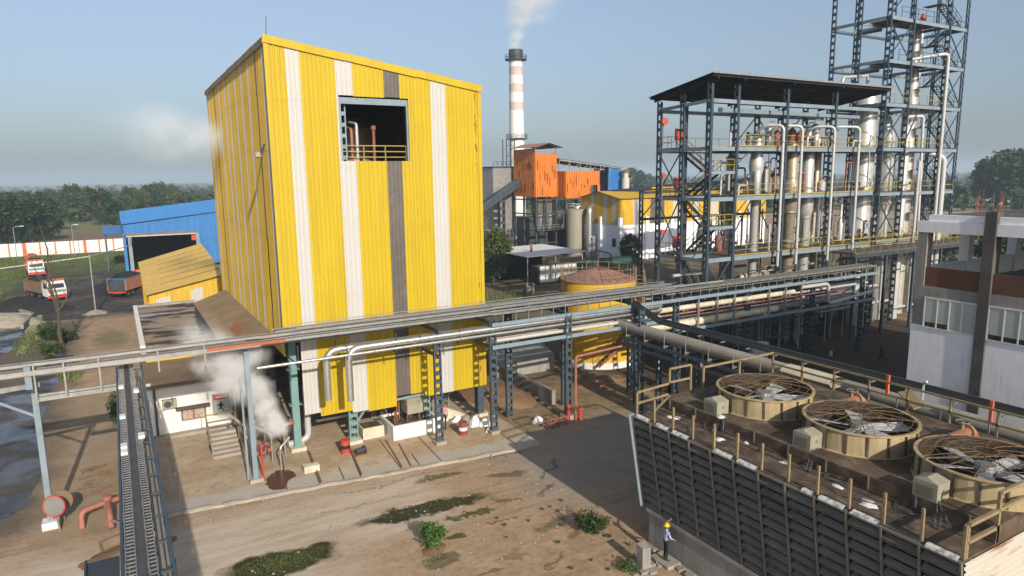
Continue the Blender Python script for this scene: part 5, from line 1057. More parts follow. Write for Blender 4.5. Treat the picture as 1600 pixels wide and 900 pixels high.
for z_ in (1.6, 3.0, 4.4, 6.2):
    for y_ in (41.2, 42.6): a = r_.uniform(37, 46); mb.bar((a, y_, z_), (a+r_.uniform(10, 26), y_, z_+r_.uniform(-.1, .1)), .1, .18)
mb.objs('tie_beam', M['steel'], t)
for mm in ('whitepipe', 'greypipe', 'steellight'):
    mb = MB()
    for k in range(10): x_, y_ = r_.uniform(38, 66), r_.uniform(40.2, 43); h_ = r_.uniform(2, 6.8); mb.tube([(x_, y_, 0), (x_, y_, h_), (x_+r_.uniform(-2, 2), y_, h_)], r_.uniform(.05, .13), 8, .25)
    mb.objs('riser', M[mm], t, True)
MB().box((47, 39.6, .1), (49, 40.3, 1.7)).obj('control_cabinet', M['white'], t)

# dark-roofed shed behind the frame
A = thing('dark_roof_shed', 'low dark shed roof on black posts standing behind the open steel structure', 'shed', (80, 75, 0))
ribroof(MB(), (63.6, 74.5, 14.2), (98, 74.5, 15.8), (98, 82, 15.8), (63.6, 82, 14.2), 60, .03, th=.08).obj('roof', M['steeldark'], A)
for x_ in (64.6, 73, 81, 89, 97):
    mb = MB(); lattice(mb, x_, 75, 0, 14.2, .5, .3, 'x', .8, ch=.12); mb.obj('post', M['steeldark'], A)
for z_ in (13.9, 10.2): MB().bar((64.5, 75, z_), (97.5, 75, z_+(.5 if z_ > 12 else 0)), .16, .35).obj('beam', M['steeldark'], A)
for z_ in (14.7,): MB().box((66, 74.4, z_-.2), (72, 74.48, z_)).obj('gutter', M['oldyellow'], A)
for k in range(4): MB().bar((64.6+k*8, 75, 10.4), (68.6+k*8, 75, 14), .12).obj('brace', M['steeldark'], A)

# crowded small pipework, valves and pumps on the floors of the structure and tower
t = thing('floor_pipework', 'thin pipes and valves crowding the floors of the open steel structure', 'pipework', (56, 46, 9)); r_ = random.Random(64)
for k in range(96):
    zf = r_.choice([9.1, 9.1, 14.45, 14.45, 18.8]); x_, y_ = r_.uniform(48, 80), r_.uniform(43.6, 48.8); h_ = r_.uniform(.8, 4.0 if zf < 18 else 2.4); l = r_.uniform(-2.2, 2.2)
    mm = r_.choice(['whitepipe', 'galv', 'vessel', 'greypipe', 'steeldark', 'rustpipe', 'clad'])
    pts = r_.choice([[(x_, y_, zf), (x_, y_, zf+h_), (x_+l, y_, zf+h_)], [(x_, y_, zf), (x_, y_, zf+h_), (x_, y_+l*.5, zf+h_), (x_, y_+l*.5, zf+h_*.3)], [(x_, y_, zf+h_), (x_+l*1.6, y_, zf+h_), (x_+l*1.6, y_, zf)], [(x_, y_, zf-4), (x_, y_, zf+h_)]])
    mb = MB(); mb.tube(pts, r_.uniform(.04, .12), 8, .25)
    if k % 3 == 0: mb.cyl((x_, y_, zf+.55), (x_, y_, zf+.85), .17, n=10)
    mb.obj('pipe', M[mm], t, True)
for k in range(18):
    zf = r_.choice([9.14, 9.14, 14.49, 14.49, 18.84]); x_, y_ = r_.uniform(48.5, 67), r_.uniform(43.8, 48.4); rad = r_.uniform(.25, .5); hh = r_.uniform(.9, 2.4); mm = r_.choice(['vessel', 'whitepipe', 'galv', 'rustpipe'])
    q = thing('floor_vessel', '%s %s vessel on the %s floor of the %s' % ('short' if hh < 1.6 else 'upright', {'vessel': 'shiny', 'whitepipe': 'white', 'galv': 'dull grey', 'rustpipe': 'rusty'}[mm], {9.14: 'lowest', 14.49: 'middle', 18.84: 'top'}[zf], ZN(x_)), 'vessel', (x_, y_, zf), 'small vessels on the structure floors')
    MB().lathe((x_, y_, zf), [(rad*.7, 0), (rad, .15), (rad, hh), (rad*.4, hh+.25), (0, hh+.3)], 16).obj('shell', M[mm], q, True); MB().tube([(x_, y_, zf+hh+.2), (x_, y_, zf+hh+.7), (x_+.8, y_, zf+hh+.7)], .06, 6, .2).obj('outlet_pipe', M['galv'], q, True)

vessel(76.6, 47.4, [(.7,0),(.7,22.0),(.5,22.6),(0,22.8)], 'vessel', 'thick dull column at the back of the tower left of the stairs', grp=None, bands=((12,.72),(18,.72)))
vessel(62.6, 46.6, [(.55,0),(.55,17.4),(.3,17.9),(0,18)], 'vessel', 'silver column between the third and fourth white down pipes', bands=((11.5,.57),))
# ---------------------------------------------------------------- cooling tower
CX, CYA, CYB = 18.85, 8.65, 22.2
def lx(z): return 19.6-(z-1.66)/4.4*0.75
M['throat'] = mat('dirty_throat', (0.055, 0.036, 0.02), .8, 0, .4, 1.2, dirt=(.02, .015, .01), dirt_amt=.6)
M['guard'] = mat('rusty_guard_wire', (0.17, 0.115, 0.06), .7, 0, .3, 3)
T = thing('cooling_tower', 'long cooling tower with dark louvre side, brown deck and three fans', 'cooling tower', (23.4, 15.4, 0))
MB().box((19.6, 2.5, 0), (27.6, 21.85, 1.62)).box((19.5, 2.4, 1.5), (19.7, 21.95, 1.66)).obj('basin', M['greyconc'], T)
mb = MB(); nb = 12; bw = (CYB-CYA)/nb
for b in range(-4, nb):
    y0, y1 = CYA+b*bw+.05, CYA+(b+1)*bw-.05
    if b < 0: continue
    for j in range(11):
        z_ = 1.70+j*.398; xo, xi = lx(z_)-.035, lx(z_)+.10; jx = rnd.uniform(-.015, .015); a_, b_ = z_+rnd.uniform(-.012,.012), z_+.15
        mb.add([(xo+jx, y0, a_), (xo+jx, y1, a_+rnd.uniform(-.015,.015)), (xi, y1, b_), (xi, y0, b_), (xo+jx-.015, y0, a_+.03), (xo+jx-.015, y1, a_+.03), (xi-.015, y1, b_+.03), (xi-.015, y0, b_+.03)], [(0,3,2,1),(4,5,6,7),(0,1,5,4),(1,2,6,5),(2,3,7,6),(3,0,4,7)])
mb.obj('louvre_blades', M['louvre'], T)
mb = MB()
for j in range(12): z_ = 1.68+j*.398; mb.bar((lx(z_)-.05, CYA+.03, z_), (lx(z_)-.05, CYB-.03, z_+rnd.uniform(-.01,.01)), .022, .028)
mb.obj('louvre_edging', M['timber'], T)
mb = MB()
for b in range(nb+1):
    y_ = CYA+b*bw; mb.bar((lx(1.66)-.02, y_, 1.66), (lx(6.06)-.02, y_, 6.06), .05, .1); mb.bar((lx(1.66)+.4, y_, 1.66), (lx(6.06)+.4, y_, 6.06), .075, .1)
mb.obj('mullion', M['timber'], T)
mb = MB(); mb.bar((lx(1.66)-.04, CYB+.07, 1.66), (lx(6.06)-.06, CYB+.07, 6.12), .06, .3); mb.obj('edge_post', M['steellight'], T)
MB().box((20.5, CYA+.1, 1.62), (20.6, CYB-.1, 6.0)).obj('dark_backing', M['dark'], T)  # added near-black panel; its colour stands in for shade behind the louvres
mtE, nt, bs, co = newmat('rust_stained_white_sheet'); w_ = noise(nt, co, 1.1, 6, .6, stretch=(.45, 1, 1.6))
L(nt, mixc(nt, ramp(nt, w_, .50, .64), (0.50, 0.46, 0.39), (0.24, 0.11, 0.045)), bs.inputs['Base Color']); bs.inputs['Roughness'].default_value = .6
def hrib(mb, x0, x1, y, out, z0, z1, pitch=.2, dep=.045):
    n = round((z1-z0)/pitch); vs = []
    for k in range(n):
        for a, d in ((0,0),(.5,0),(.62,dep),(.88,dep)): z_ = z0+(k+a)*(z1-z0)/n; vs += [(lx(z_)+.03, y+out*d, z_), (x1, y+out*d, z_)]
    vs += [(lx(z1)+.03, y, z1), (x1, y, z1)]; m_ = len(vs)//2; mb.add(vs, [(2*k, 2*k+1, 2*k+3, 2*k+2) for k in range(m_-1)])
mb = MB(); hrib(mb, 19.0, 27.7, CYA-.05, -1, .8, 6.05); mb.obj('end_sheet', mtE, T)
mb = MB(); hrib(mb, 19.0, 27.7, CYB+.03, 1, 1.6, 6.05); mb.obj('rear_sheet', M['greysheet'], T)
MB().box((27.62, CYA, 1.6), (27.7, CYB, 6.05)).obj('side_sheet', M['greysheet'], T)
MB().box((18.95, CYA, 6.0), (20.6, CYB, 6.1)).obj('walkway_deck', M['deck'], T)
MB().box((20.6, CYA, 5.9), (27.9, CYB, 6.62)).box((20.56, CYA, 6.1), (20.6, CYB, 6.2)).obj('fan_deck', M['deck'], T)
mb = MB()
for k in range(9): y_ = CYA+.7+k*1.55; mb.box((20.53, y_-.03, 6.2), (20.597, y_+.03, 6.62))
for k in range(24): y_ = CYA+.3+k*.57; mb.box((18.97, y_, 6.1), (20.5, y_+.012, 6.106))
mb.obj('deck_joint', M['darkconc'], T)
# railings: tan posts, one thin rail, stout rails at both ends
for b in range(nb+1):
    y_ = CYA+.05+b*(bw-.01); o = MB().bar((19.02, y_, 6.1), (19.02+rnd.uniform(-.02,.02), y_, 7.08), .075); o.obj('rail_post', M['rail'], T)
mb = MB(); mb.bar((19.06, CYA, 6.72), (19.06, CYB-2.3, 6.70), .025); mb.obj('wire_rail', M['steeldark'], T)
mb = MB(); z_ = 6.1
railing(mb, [(19.02, CYB-.05, z_), (20.9, CYB-.05, z_+.1)], 1.0, 1.9, .04, (.5, 1.0)); railing(mb, [(19.02, CYB-1.15, z_+.42), (20.9, CYB-.1, z_+.5)], .04, 9, .035, (1.0,))
railing(mb, [(20.9, CYB-.05, 6.62), (22.2, CYB-.05, 6.62)], 1.25, 1.3, .04, (.5, 1.0)); railing(mb, [(23.0, CYB-.05, 6.62), (27.8, CYB-.05, 6.62)], 1.0, 2.4, .045, (1.0,)); mb.obj('end_railing', M['rail'], T)
mb = MB(); railing(mb, [(27.8, CYB-.05, 6.62), (27.8, CYA, 6.62)], 1.0, 1.8, .04, (.45, 1.0)); mb.obj('back_railing', M['rail'], T)
mb = MB(); railing(mb, [(19.1, CYA+.05, 6.1), (20.7, CYA+.05, 6.1)], 1.0, 1.6, .05, (.45, .95)); railing(mb, [(20.7, CYA+.05, 6.62), (27.8, CYA+.05, 6.62)], 1.0, 2, .045, (.45, .95)); mb.obj('end_railing', M['rail'], T)
# half-round white gutter covers along the louvre head, some missing or broken
for b in range(nb):
    y0 = CYA+b*bw
    if b in (1, 5, 8): continue
    q = rnd.uniform(.25, .95) if b in (4, 6, 10) else .92
    mb = MB(); vs = []
    for i in range(9):
        a = math.pi*(i/8); j = rnd.uniform(-.02, .02)
        for y_ in (y0+.1, y0+.1+bw*q*.86+j): vs.append((18.99-.16*math.cos(a), y_, 6.02+.13*math.sin(a)))
    mb.add(vs, [(2*i, 2*i+2, 2*i+3, 2*i+1) for i in range(8)]); mb.obj('gutter_cover', M['scale'], T, True)
MB().box((18.86, CYA, 5.97), (18.95, CYB, 6.06)).obj('head_board', M['timber'], T)
FC = [(23.45, 19.05), (23.4, 14.65), (23.3, 10.3)]
def make_fan():
    t = thing('fan_stack', 'x', 'cooling fan', (0, 0, 0), 'fans of the cooling tower')
    MB().lathe((0,0,0), [(2.02, 0), (1.96, .05), (1.92, .76), (2.0, .77), (2.0, .82), (1.88, .82)], 48).obj('cylinder', M['frp'], t)
    mb = MB()
    for k in range(18):
        a = 2*math.pi*k/18; c_, s_ = math.cos(a), math.sin(a); mb.bar((1.97*c_, 1.97*s_, .02), (1.96*c_, 1.96*s_, .78), .06)
    mb.objs('panel_rib', M['deck'], t)
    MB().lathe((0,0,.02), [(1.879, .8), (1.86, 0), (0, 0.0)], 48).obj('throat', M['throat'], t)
    mb = MB()
    for k in range(5):
        a = 2*math.pi*k/5+.35; c_, s_ = math.cos(a), math.sin(a); P_ = lambda u, v, z: (u*c_-v*s_, u*s_+v*c_, z)
        mb.add([P_(.35,-.16,.40),P_(1.75,-.34,.36),P_(1.75,.30,.50),P_(.35,.16,.5),P_(.35,-.16,.37),P_(1.75,-.34,.33),P_(1.75,.30,.47),P_(.35,.16,.47)], [(0,1,2,3),(7,6,5,4),(0,4,5,1),(1,5,6,2),(2,6,7,3),(3,7,4,0)])
    mb.obj('fan_blades', M['whitepipe'], t)
    MB().cyl((0,0,.15), (0,0,.62), .36, .3, 18).box((-.3,-.2,.1),(.9,.2,.3)).obj('hub', M['galv'], t)
    mb = MB()
    def zg(r): return .84+.22*(1-(r/1.95)**2)
    for r0 in (.35, .7, 1.05, 1.4, 1.72): mb.ring((0,0,zg(r0)), r0, .009, 36)
    for k in range(14):
        a = 2*math.pi*k/14; mb.tube([(r0*math.cos(a+.18*(1-r0/1.95)), r0*math.sin(a+.18*(1-r0/1.95)), zg(r0)) for r0 in (.3, .7, 1.1, 1.5, 1.95)], .012, 5)
    for a in (.3, 1.9): mb.bar((1.95*math.cos(a), 1.95*math.sin(a), .86), (-1.95*math.cos(a), -1.95*math.sin(a), .86), .035)
    mb.obj('wire_guard', M['guard'], t); return t
fan = make_fan()
LBF = ['round tan fan stack with wire guard, farthest of the three on the deck', 'round tan fan stack with wire guard, middle of the three on the deck', 'round tan fan stack with wire guard, nearest of the three, cut by the picture edge']
for i, (x_, y_) in enumerate(FC):
    if i == 0: fan.location = (x_, y_, 6.62); fan['label'] = LBF[0]
    else: dup(fan, (x_, y_, 6.62), i*.37, LBF[i])
def make_motor():
    t = thing('motor_cover', 'x', 'motor cover', (0,0,0), 'motor covers of the fans')
    mb = MB(); mb.add([(-.38,-.42,.22),(.38,-.42,.22),(.38,.42,.22),(-.38,.42,.22),(-.38,-.42,.85),(.38,-.42,.85),(.38,.42,.85),(-.38,.42,.85),(-.3,0,1.0),(.3,0,1.0)], [(0,3,2,1),(0,1,5,4),(1,2,6,5),(2,3,7,6),(3,0,4,7),(4,5,9,8),(6,7,8,9),(5,6,9),(7,4,8)]); mb.obj('hood', M['box'], t)
    mb = MB()
    for k in range(5): mb.box((-.395, -.3, .34+k*.08), (-.382, .3, .37+k*.08))
    mb.box((-.05,-.432,.5),(.05,-.422,.62)); mb.objs('vent_slot', M['timber'], t)
    mb = MB(); mb.cyl((.3,0,.42),(1.0,0,.42),.07); mb.obj('drive_shaft', M['steeldark'], t)
    mb = MB(); r2 = random.Random(3)
    for k in range(7): mb.tube([(-.3+r2.random()*.5,-.4,.3),(-.5,-.5-r2.random()*.3,.02),(-.2-r2.random(),-.6-r2.random()*.6,-.3),(-.6-r2.random()*.5,-.4,-.5)], .018, 5)
    mb.obj('cable_loops', M['cable'], t); return t
mo = make_motor(); mo.scale = (.88, .88, .9)
for i, (x_, y_) in enumerate(((21.05, 19.5), (21.1, 15.15), (20.9, 10.65))):
    lb = 'grey-green motor cover box beside the '+('farthest', 'middle', 'nearest')[i]+' fan stack'
    if i == 0: mo.location = (x_, y_, 6.41); mo['label'] = lb
    else: dup(mo, (x_, y_, 6.41), 0, lb)
mb = MB(); r_ = random.Random(17)
for k in range(20):
    x_, y_ = r_.uniform(19.3, 21), r_.uniform(CYA+.5, CYB-.5)
    mb.tube([(x_, y_, 6.13), (x_+r_.uniform(-.5,.5), y_+r_.uniform(.3,.8), 6.2), (x_+r_.uniform(-.5,.5), y_+r_.uniform(.8,1.8), 6.14)], .02, 5, .3)
kind(tag(mb.obj('loose_cables', M['cable']), 'loose dark cables lying along the cooling tower walkway', 'cables'), 'stuff')
for k, (x_, y_, s_) in enumerate(((20.1, 21.0, .75), (19.9, 18.2, .55), (20.5, 17.4, .3), (20.2, 15.4, .4), (20.1, 13.2, .5), (19.8, 11.9, .8), (25.8, 12.6, .9), (20.8, 19.0, .6), (25.9, 16.9, .5))):
    heap('sludge_clump', (x_, y_, 6.62 if x_ > 20.6 else 6.1), s_*.3, s_*.42, .06, M['white'], '%s white scale clump on the deck %s' % ('large' if s_ > .7 else ('small' if s_ < .45 else 'medium'), ('at the far corner railing', 'below the first motor cover', 'between the first two motor covers', 'below the middle motor cover', 'between the last two motor covers', 'below the nearest motor cover', 'beside the nearer rusty valve', 'against the first motor cover', 'beside the farther rusty valve')[k]), 'scale clump', 14, 50+k, .5, 'white scale clumps on the deck')
for y_, w_ in ((16.9, 'first and middle'), (12.5, 'middle and nearest')):
    t = thing('distribution_valve', 'rusty brown pipe with valve wheel between the %s fans' % w_, 'valve', (26.2, y_, 6.8))
    MB().tube([(24.9, y_, 6.85), (26.9, y_, 6.9), (27.3, y_, 6.4)], .2, 12, .3).obj('pipe', M['rustpipe'], t, True)
    mb = MB(); mb.cyl((26.3, y_, 6.9), (26.3, y_, 7.35), .06); mb.ring((26.3, y_, 7.35), .22, .02, 16); mb.cyl((26.6, y_, 6.9), (26.7, y_, 6.9), .3, n=14); mb.obj('hand_wheel', M['rail'], t)
tag(MB().prism([(27.2, 14.8), (28.0, 14.8), (29.5, 16.2), (28.8, 16.4)], 6.95, 7.0).obj('plank', M['rail']), 'tan plank laid from the cooling tower railing to the branch rack', 'plank')
t = thing('concrete_stub', 'square weathered concrete stub pillar near the cooling tower corner', 'pillar', (18.0, 20.4, 0)); MB().prism([(17.8,20.2),(18.2,20.15),(18.2,20.6),(17.8,20.6)], 0, [1.05, 1.0, 1.12, 1.1]).obj('shaft', M['greyconc'], t)
mb = MB(); r_ = random.Random(23)
for k in range(26):
    x_, y_ = r_.uniform(17.2, 19.3), r_.uniform(18.4, 21.4); s_ = r_.uniform(.05, .22); mb.prism([(x_-s_, y_-s_*.6), (x_+s_, y_-s_*.8), (x_+s_*.8, y_+s_), (x_-s_*.7, y_+s_*.7)], 0, s_*.6)
kind(tag(mb.obj('rubble', M['greyconc']), 'broken concrete rubble around the stub pillar', 'rubble'), 'stuff')
tag(MB().prism([(18.75, 19.7), (19.5, 19.7), (19.5, 20.8), (18.75, 20.8)], 0, .16).obj('stone_slab', M['concrete']), 'flat concrete slab at the foot of the cooling tower basin', 'slab')

# ---------------------------------------------------------------- unfinished concrete building on the right
Bq = thing('concrete_building', 'unfinished white and grey concrete building with brick parapet and rebar', 'building', (50, 12, 0)); bx = 37.0
MB().box((bx, 2, 0), (bx+30, 20.65, 8.3)).obj('lower_wall', M['plaster'], Bq)
MB().box((bx+.004, 2, 8.3), (bx+29.9, 20.62, 10.42)).obj('upper_wall', M['greyconc'], Bq)
for (ya, yb, za, zb) in ((17.42, 20.02, 8.2, 9.86), (14.1, 16.92, 8.1, 9.86), (9.0, 12.0, 8.1, 9.86)):
    w = MB().box((bx-.05, ya, za), (bx-.002, yb, za+.07)).box((bx-.05, ya, zb-.07), (bx-.002, yb, zb)).box((bx-.05, ya, za+.07), (bx-.002, ya+.07, zb-.07)).box((bx-.05, yb-.07, za+.07), (bx-.002, yb, zb-.07)).obj('window', M['white'], Bq)
    n = 4; d_ = (yb-ya-.14)/n; mb = MB()
    for k in range(n):
        y0 = ya+.07+k*d_; cut = .26 if k >= 2 or ya < 16 else 0
        MB().box((bx-.03, y0+.03, za+.07+cut), (bx-.004, y0+d_-.03, zb-.07)).obj('painted_pane', M['glass'], w)
        if cut: MB().box((bx-.022, y0+.03, za+.07), (bx-.006, y0+d_-.03, za+.07+cut-.02)).obj('clear_pane', M['darkglass'], w)
        if k: mb.box((bx-.048, y0-.03, za+.072), (bx-.006, y0+.03, zb-.072))
    mb.obj('mullion', M['white'], w)
for y_ in (17.15, 12.9, 8.2): MB().box((bx-.12, y_-.26, 0), (bx+.5, y_+.26, 14.45)).obj('pilaster', M['darkconc'], Bq)
for ya, yb in ((17.43, 20.2), (13.2, 16.88), (8.5, 12.6), (3, 7.9)): MB().box((bx+.06, ya, 10.42), (bx+.3, yb, 11.42)).obj('brick_parapet', M['brick'], Bq)
MB().box((bx, 20.15, 10.42), (bx+.55, 20.65, 13.28)).obj('corner_column', M['greyconc'], Bq)
mb = MB()
for ya, yb in ((17.43, 20.7), (13.2, 16.88), (8.5, 12.6), (2, 7.9)): mb.box((bx-.02, ya, 13.28), (bx+.4, yb, 13.86))
for ya, yb in ((17.43, 20.2), (13.2, 16.88), (8.5, 12.6), (2, 7.9)): mb.box((bx+.1, ya, 13.865), (bx+.42, yb, 14.2))
mb.obj('top_beam', M['plaster'], Bq)
MB().box((bx+.42, 2, 13.9), (bx+30, 20.2, 14.16)).obj('roof_slab', M['darkconc'], Bq)
MB().box((bx+.4, 20.1, 13.28), (bx+30, 20.66, 13.86)).obj('side_beam', M['plaster'], Bq)
MB().box((bx+.6, 20.3, 10.42), (bx+30, 20.5, 11.45)).obj('side_parapet', M['plaster'], Bq)
for x_, y_ in ((41.2, 20.15), (46.6, 20.15), (50.5, 20.15), (46.6, 13), (50.4, 13), (50.4, 7)): MB().box((x_, y_, 10.42), (x_+.55, y_+.5, 13.28)).obj('inner_column', M['plaster'], Bq)
mb = MB(); r_ = random.Random(5)
for y0, x0 in ((17.15, 37.2), (12.9, 37.2), (19.9, 41.4), (17.15, 43), (12.9, 43), (19.9, 46.8), (17, 48)):
    for k in range(8): x_, y_ = x0+r_.uniform(-.25,.25), y0+r_.uniform(-.25,.25); mb.bar((x_, y_, 14.1), (x_+r_.uniform(-.06,.06), y_+r_.uniform(-.06,.06), 15.1+r_.uniform(-.3,.4)), .025)
mb.objs('rebar', M['rustpipe'], Bq)
# ---------------------------------------------------------------- generator hall, boiler house, chimney, genset
A = thing('generator_hall', 'yellow and white striped hall on a white plastered base beyond the tank', 'hall', (100, 110, 0))
MB().box((84.1, 103.6, 0), (125, 116.3, 7.0)).obj('base_wall', M['plaster'], A)
zg = lambda y: 12.0+1.25*(1-abs(y-110)/6.4)
mb = MB(); y_ = 103.6
for a, b in ((104.9, 105.9), (107.6, 108.6), (111.8, 112.8)): corr(mb, 'y', 84, -1, y_, a, 6.9, zg, [], 0, .3, .04); corr(mb, 'y', 84, -1, a, b, 6.9, zg, [], 1, .3, .04); y_ = b
corr(mb, 'y', 84, -1, y_, 116.3, 6.9, zg, [], 0, .3, .04)
x_ = 84.0
for a, b, mi in ((87.2,89.2,1),(91.5,95.2,2),(97.5,99.2,1),(103.2,104.6,1),(108.2,110,1),(114,115.6,1),(119,120.6,1)): corr(mb, 'x', 103.5, -1, x_, a, 6.9, 12.0, [], 0, .3, .04); corr(mb, 'x', 103.5, -1, a, b, 6.9, 12.0, [], mi, .3, .04); x_ = b
corr(mb, 'x', 103.5, -1, x_, 125, 6.9, 12, [], 0, .3, .04); mb.obj('sheet_wall', [M['oldyellow'], M['whitesheet'], M['greysheet']], A)
mb = MB(); ribroof(mb, (83.6, 103, 11.95), (125.5, 103, 11.95), (125.5, 110, 13.3), (83.6, 110, 13.3), 120, .03); ribroof(mb, (83.6, 110, 13.3), (125.5, 110, 13.3), (125.5, 117, 11.95), (83.6, 117, 11.95), 120, .03); mb.obj('roof', M['oldyellow'], A)
for x_, y_ in ((84, 103.5), (84, 109.6), (84, 115.9), (90.5, 103.4), (97, 103.4), (103.5, 103.4), (110, 103.4), (116.5, 103.4)): MB().box((x_-.35, y_-.35, 0), (x_+.35, y_+.35, 8.3)).obj('pilaster', M['plaster'], A)
MB().box((83.95, 104.9, 2.6), (84.08, 105.9, 4.2)).obj('window', M['darkglass'], A)
MB().tube([(83.2, 117.2, 1), (83.2, 117.2, 9.5), (84.3, 117.0, 10.2)], .5, 10, .6).obj('duct', M['clad'], A, True)
MB().tube([(83.0, 116.5, 4), (83.0, 110.5, 4)], .45, 10).tube([(83.2, 113, 4), (83.2, 113, 0)], .4, 10).tube([(83.2, 110.9, 4), (83.2, 110.9, 0)], .4, 10).obj('duct', M['galv'], A, True)
MB().tube([(82.7, 109, 1.6), (82.5, 105, 1.5), (83.2, 104.6, 0.4)], .12, 8).obj('duct', M['steeldark'], A, True)
M['darkgreen'] = mat('dark_green_paint', (0.03, 0.08, 0.06), .6)
tag(MB().box((72, 98, 0), (84, 101.5, 1.0)).box((72, 98, 1.0), (84, 98.1, 1.7)).obj('green_canal_wall', M['darkgreen']), 'low dark green wall in front of the white base of the generator hall', 'wall')
A = thing('boiler_house', 'boiler house with two orange sheeted boxes on dark steel legs', 'boiler house', (83, 122, 0))
om = [M['orange'], M['redorange'], M['dark']]
mb = MB(); corr(mb, 'x', 120, -1, 75.2, 80.45, 12.2, 20.9, [16.5], 0, .62, .09); corr(mb, 'y', 75.2, -1, 120, 128.7, 12.2, 22.0, [16.5], 0, .62, .09); corr(mb, 'y', 80.45, 1, 120, 128.7, 12.2, 21, [], 0, .6, .07)
r_ = random.Random(6)
for k in range(18):
    if k < 8: x_ = 75.6+k*.6; z_ = r_.uniform(12.5, 19); mb.box((x_, 119.86, z_), (x_+.08, 119.9, z_+r_.uniform(.8, 2.2)), 2)
    else: y_ = 120.5+(k-8)*.8; z_ = r_.uniform(12.5, 19); mb.box((75.06, y_, z_), (75.1, y_+.1, z_+r_.uniform(.8, 2.2)), 2)
mb.obj('tall_box', om, A)
mb = MB(); corr(mb, 'x', 120, -1, 82.7, 89.3, 11.7, 17.4, [], 0, .62, .09); corr(mb, 'x', 120, -1, 89.3, 91.6, 14.4, 17.4, [], 0, .62, .09); corr(mb, 'y', 82.7, -1, 120, 124, 11.7, 17.4, [], 0, .6, .07); corr(mb, 'x', 123, -1, 80.45, 82.7, 11.9, 17.4, [], 1, .6, .07); corr(mb, 'x', 120, -1, 91.0, 91.7, 11.7, 14.4, [], 0, .3, .05)
for k in range(9): x_ = 83+k*.75; z_ = r_.uniform(12, 15); mb.box((x_, 119.86, z_), (x_+.08, 119.9, z_+r_.uniform(.6, 1.8)), 2)
mb.obj('wide_box', om, A)
mb = MB(); ribroof(mb, (74.6, 119, 22.2), (74.6, 129.5, 22.3), (78, 129.5, 23.2), (78, 119, 23.1), 10, .03); ribroof(mb, (78, 119, 23.1), (78, 129.5, 23.2), (81.4, 129.5, 22.2), (81.4, 119, 22.2), 10, .03); mb.obj('tall_box_roof', M['tankroof'], A)
mb = MB()
for x_ in (75.3, 80.3): mb.box((x_-.1, 120, 20.9), (x_+.1, 120.2, 22.3))
mb.bar((75, 119.9, 21.6), (81, 119.9, 21.6), .15); mb.bar((75, 119.6, 22.1), (78, 119.6, 23), .15); mb.bar((78, 119.6, 23), (81, 119.6, 22.1), .15); mb.objs('gable_bar', M['galv'], A)
ribroof(MB(), (80.6, 119.6, 20.0), (80.6, 131, 20.0), (97.8, 131, 18.0), (97.8, 119.6, 18.0), 20, .03).obj('side_roof', M['steeldark'], A)
mb = MB()
for k in range(7): x_ = 81+k*2.7; mb.bar((x_, 120, 17.3), (x_, 120, 20-(x_-80.6)*.116), .14)
mb.bar((81, 119.8, 19.7), (97.5, 119.8, 17.9), .15, .3); mb.bar((81, 120, 18.6), (93, 120, 17.6), .1); 
for k in range(5): x_ = 81+k*2.7; mb.bar((x_, 120, 17.5), (x_+2.7, 120, 19), .08)
mb.objs('roof_truss_bar', M['galv'], A)
mb = MB(); corr(mb, 'x', 120, -1, 94, 97.5, 11, 18, [], 0, .3, .05); corr(mb, 'y', 97.5, 1, 120, 130, 11, 18, [], 0, .3); mb.obj('blue_panel', M['bluesheet'], A)
mb = MB()
for x_ in (75.4, 77.8, 80.3, 82.8, 86, 89, 91.5, 94, 97.3):
    for y_ in (120.2, 125, 129): mb.box((x_-.16, y_-.16, 0), (x_+.16, y_+.16, 12.2 if x_ < 93 else 17))
for z_ in (2.6, 5.2, 8.6, 11.6): mb.bar((75.2, 120.1, z_), (94, 120.1, z_), .16, .26); mb.bar((75.3, 120, z_), (75.3, 129, z_), .16, .26)
mb.objs('steel_leg', M['steeldark'], A)
mb = MB(); mb.box((76.5, 121.2, 8.7), (80, 124, 12.0)); mb.obj('ash_hopper', M['greysheet'], A)
mb = MB()
for k in range(3): x_ = 77.8+k*2.4; mb.lathe((x_, 122.5, 5.2), [(.3, 0), (1.0, 1.4), (1.0, 3.2)], 14)
mb.objs('cyclone', M['galv'], A, True)
mb = MB(); mb.box((81, 121.5, 0), (88, 127, 5)); mb.box((75.6, 123.5, 0), (80.4, 128.5, 7.8)); mb.objs('furnace', M['steeldark'], A)
railing(MB(), [(75.2, 119.2, 5.3), (83, 119.2, 5.3)], 1.1, 1.3, .05).obj('railing', M['galv'], A); MB().box((75.2, 119.2, 5.2), (83, 120.2, 5.3)).obj('platform', M['steeldark'], A)
A = thing('dust_filter', 'tall grey sheeted dust filter left of the orange boiler box', 'filter', (72, 131, 0))
mb = MB(); corr(mb, 'x', 130, -1, 70.8, 76, 5, 18.3, [], 0, .4, .05); corr(mb, 'y', 70.8, -1, 130, 137, 5, 18.3, [], 0, .4, .05); mb.obj('casing', M['galv'], A); MB().box((70.6, 129.8, 18.3), (76.2, 137, 18.6)).obj('roof', M['steeldark'], A)
mb = MB()
for x_ in (70.9, 73.4, 75.9): mb.box((x_-.15, 129.9, 0), (x_+.15, 130.2, 5))
mb.objs('leg', M['steeldark'], A); railing(MB(), [(70.8, 129.9, 18.6), (76, 129.9, 18.6)], 1, 1, .04).obj('railing', M['steeldark'], A)
A = thing('fuel_conveyor', 'sloping dark fuel conveyor gallery rising to the orange boiler box', 'conveyor', (66, 128, 8))
MB().bar((52, 127, 2.2), (75.3, 127, 15.2), 2.2, 1.5).obj('gallery', M['steeldark'], A); MB().bar((52, 125.8, 2.9), (75.3, 125.8, 15.9), .1, .4).obj('side_rail', M['steel'], A)
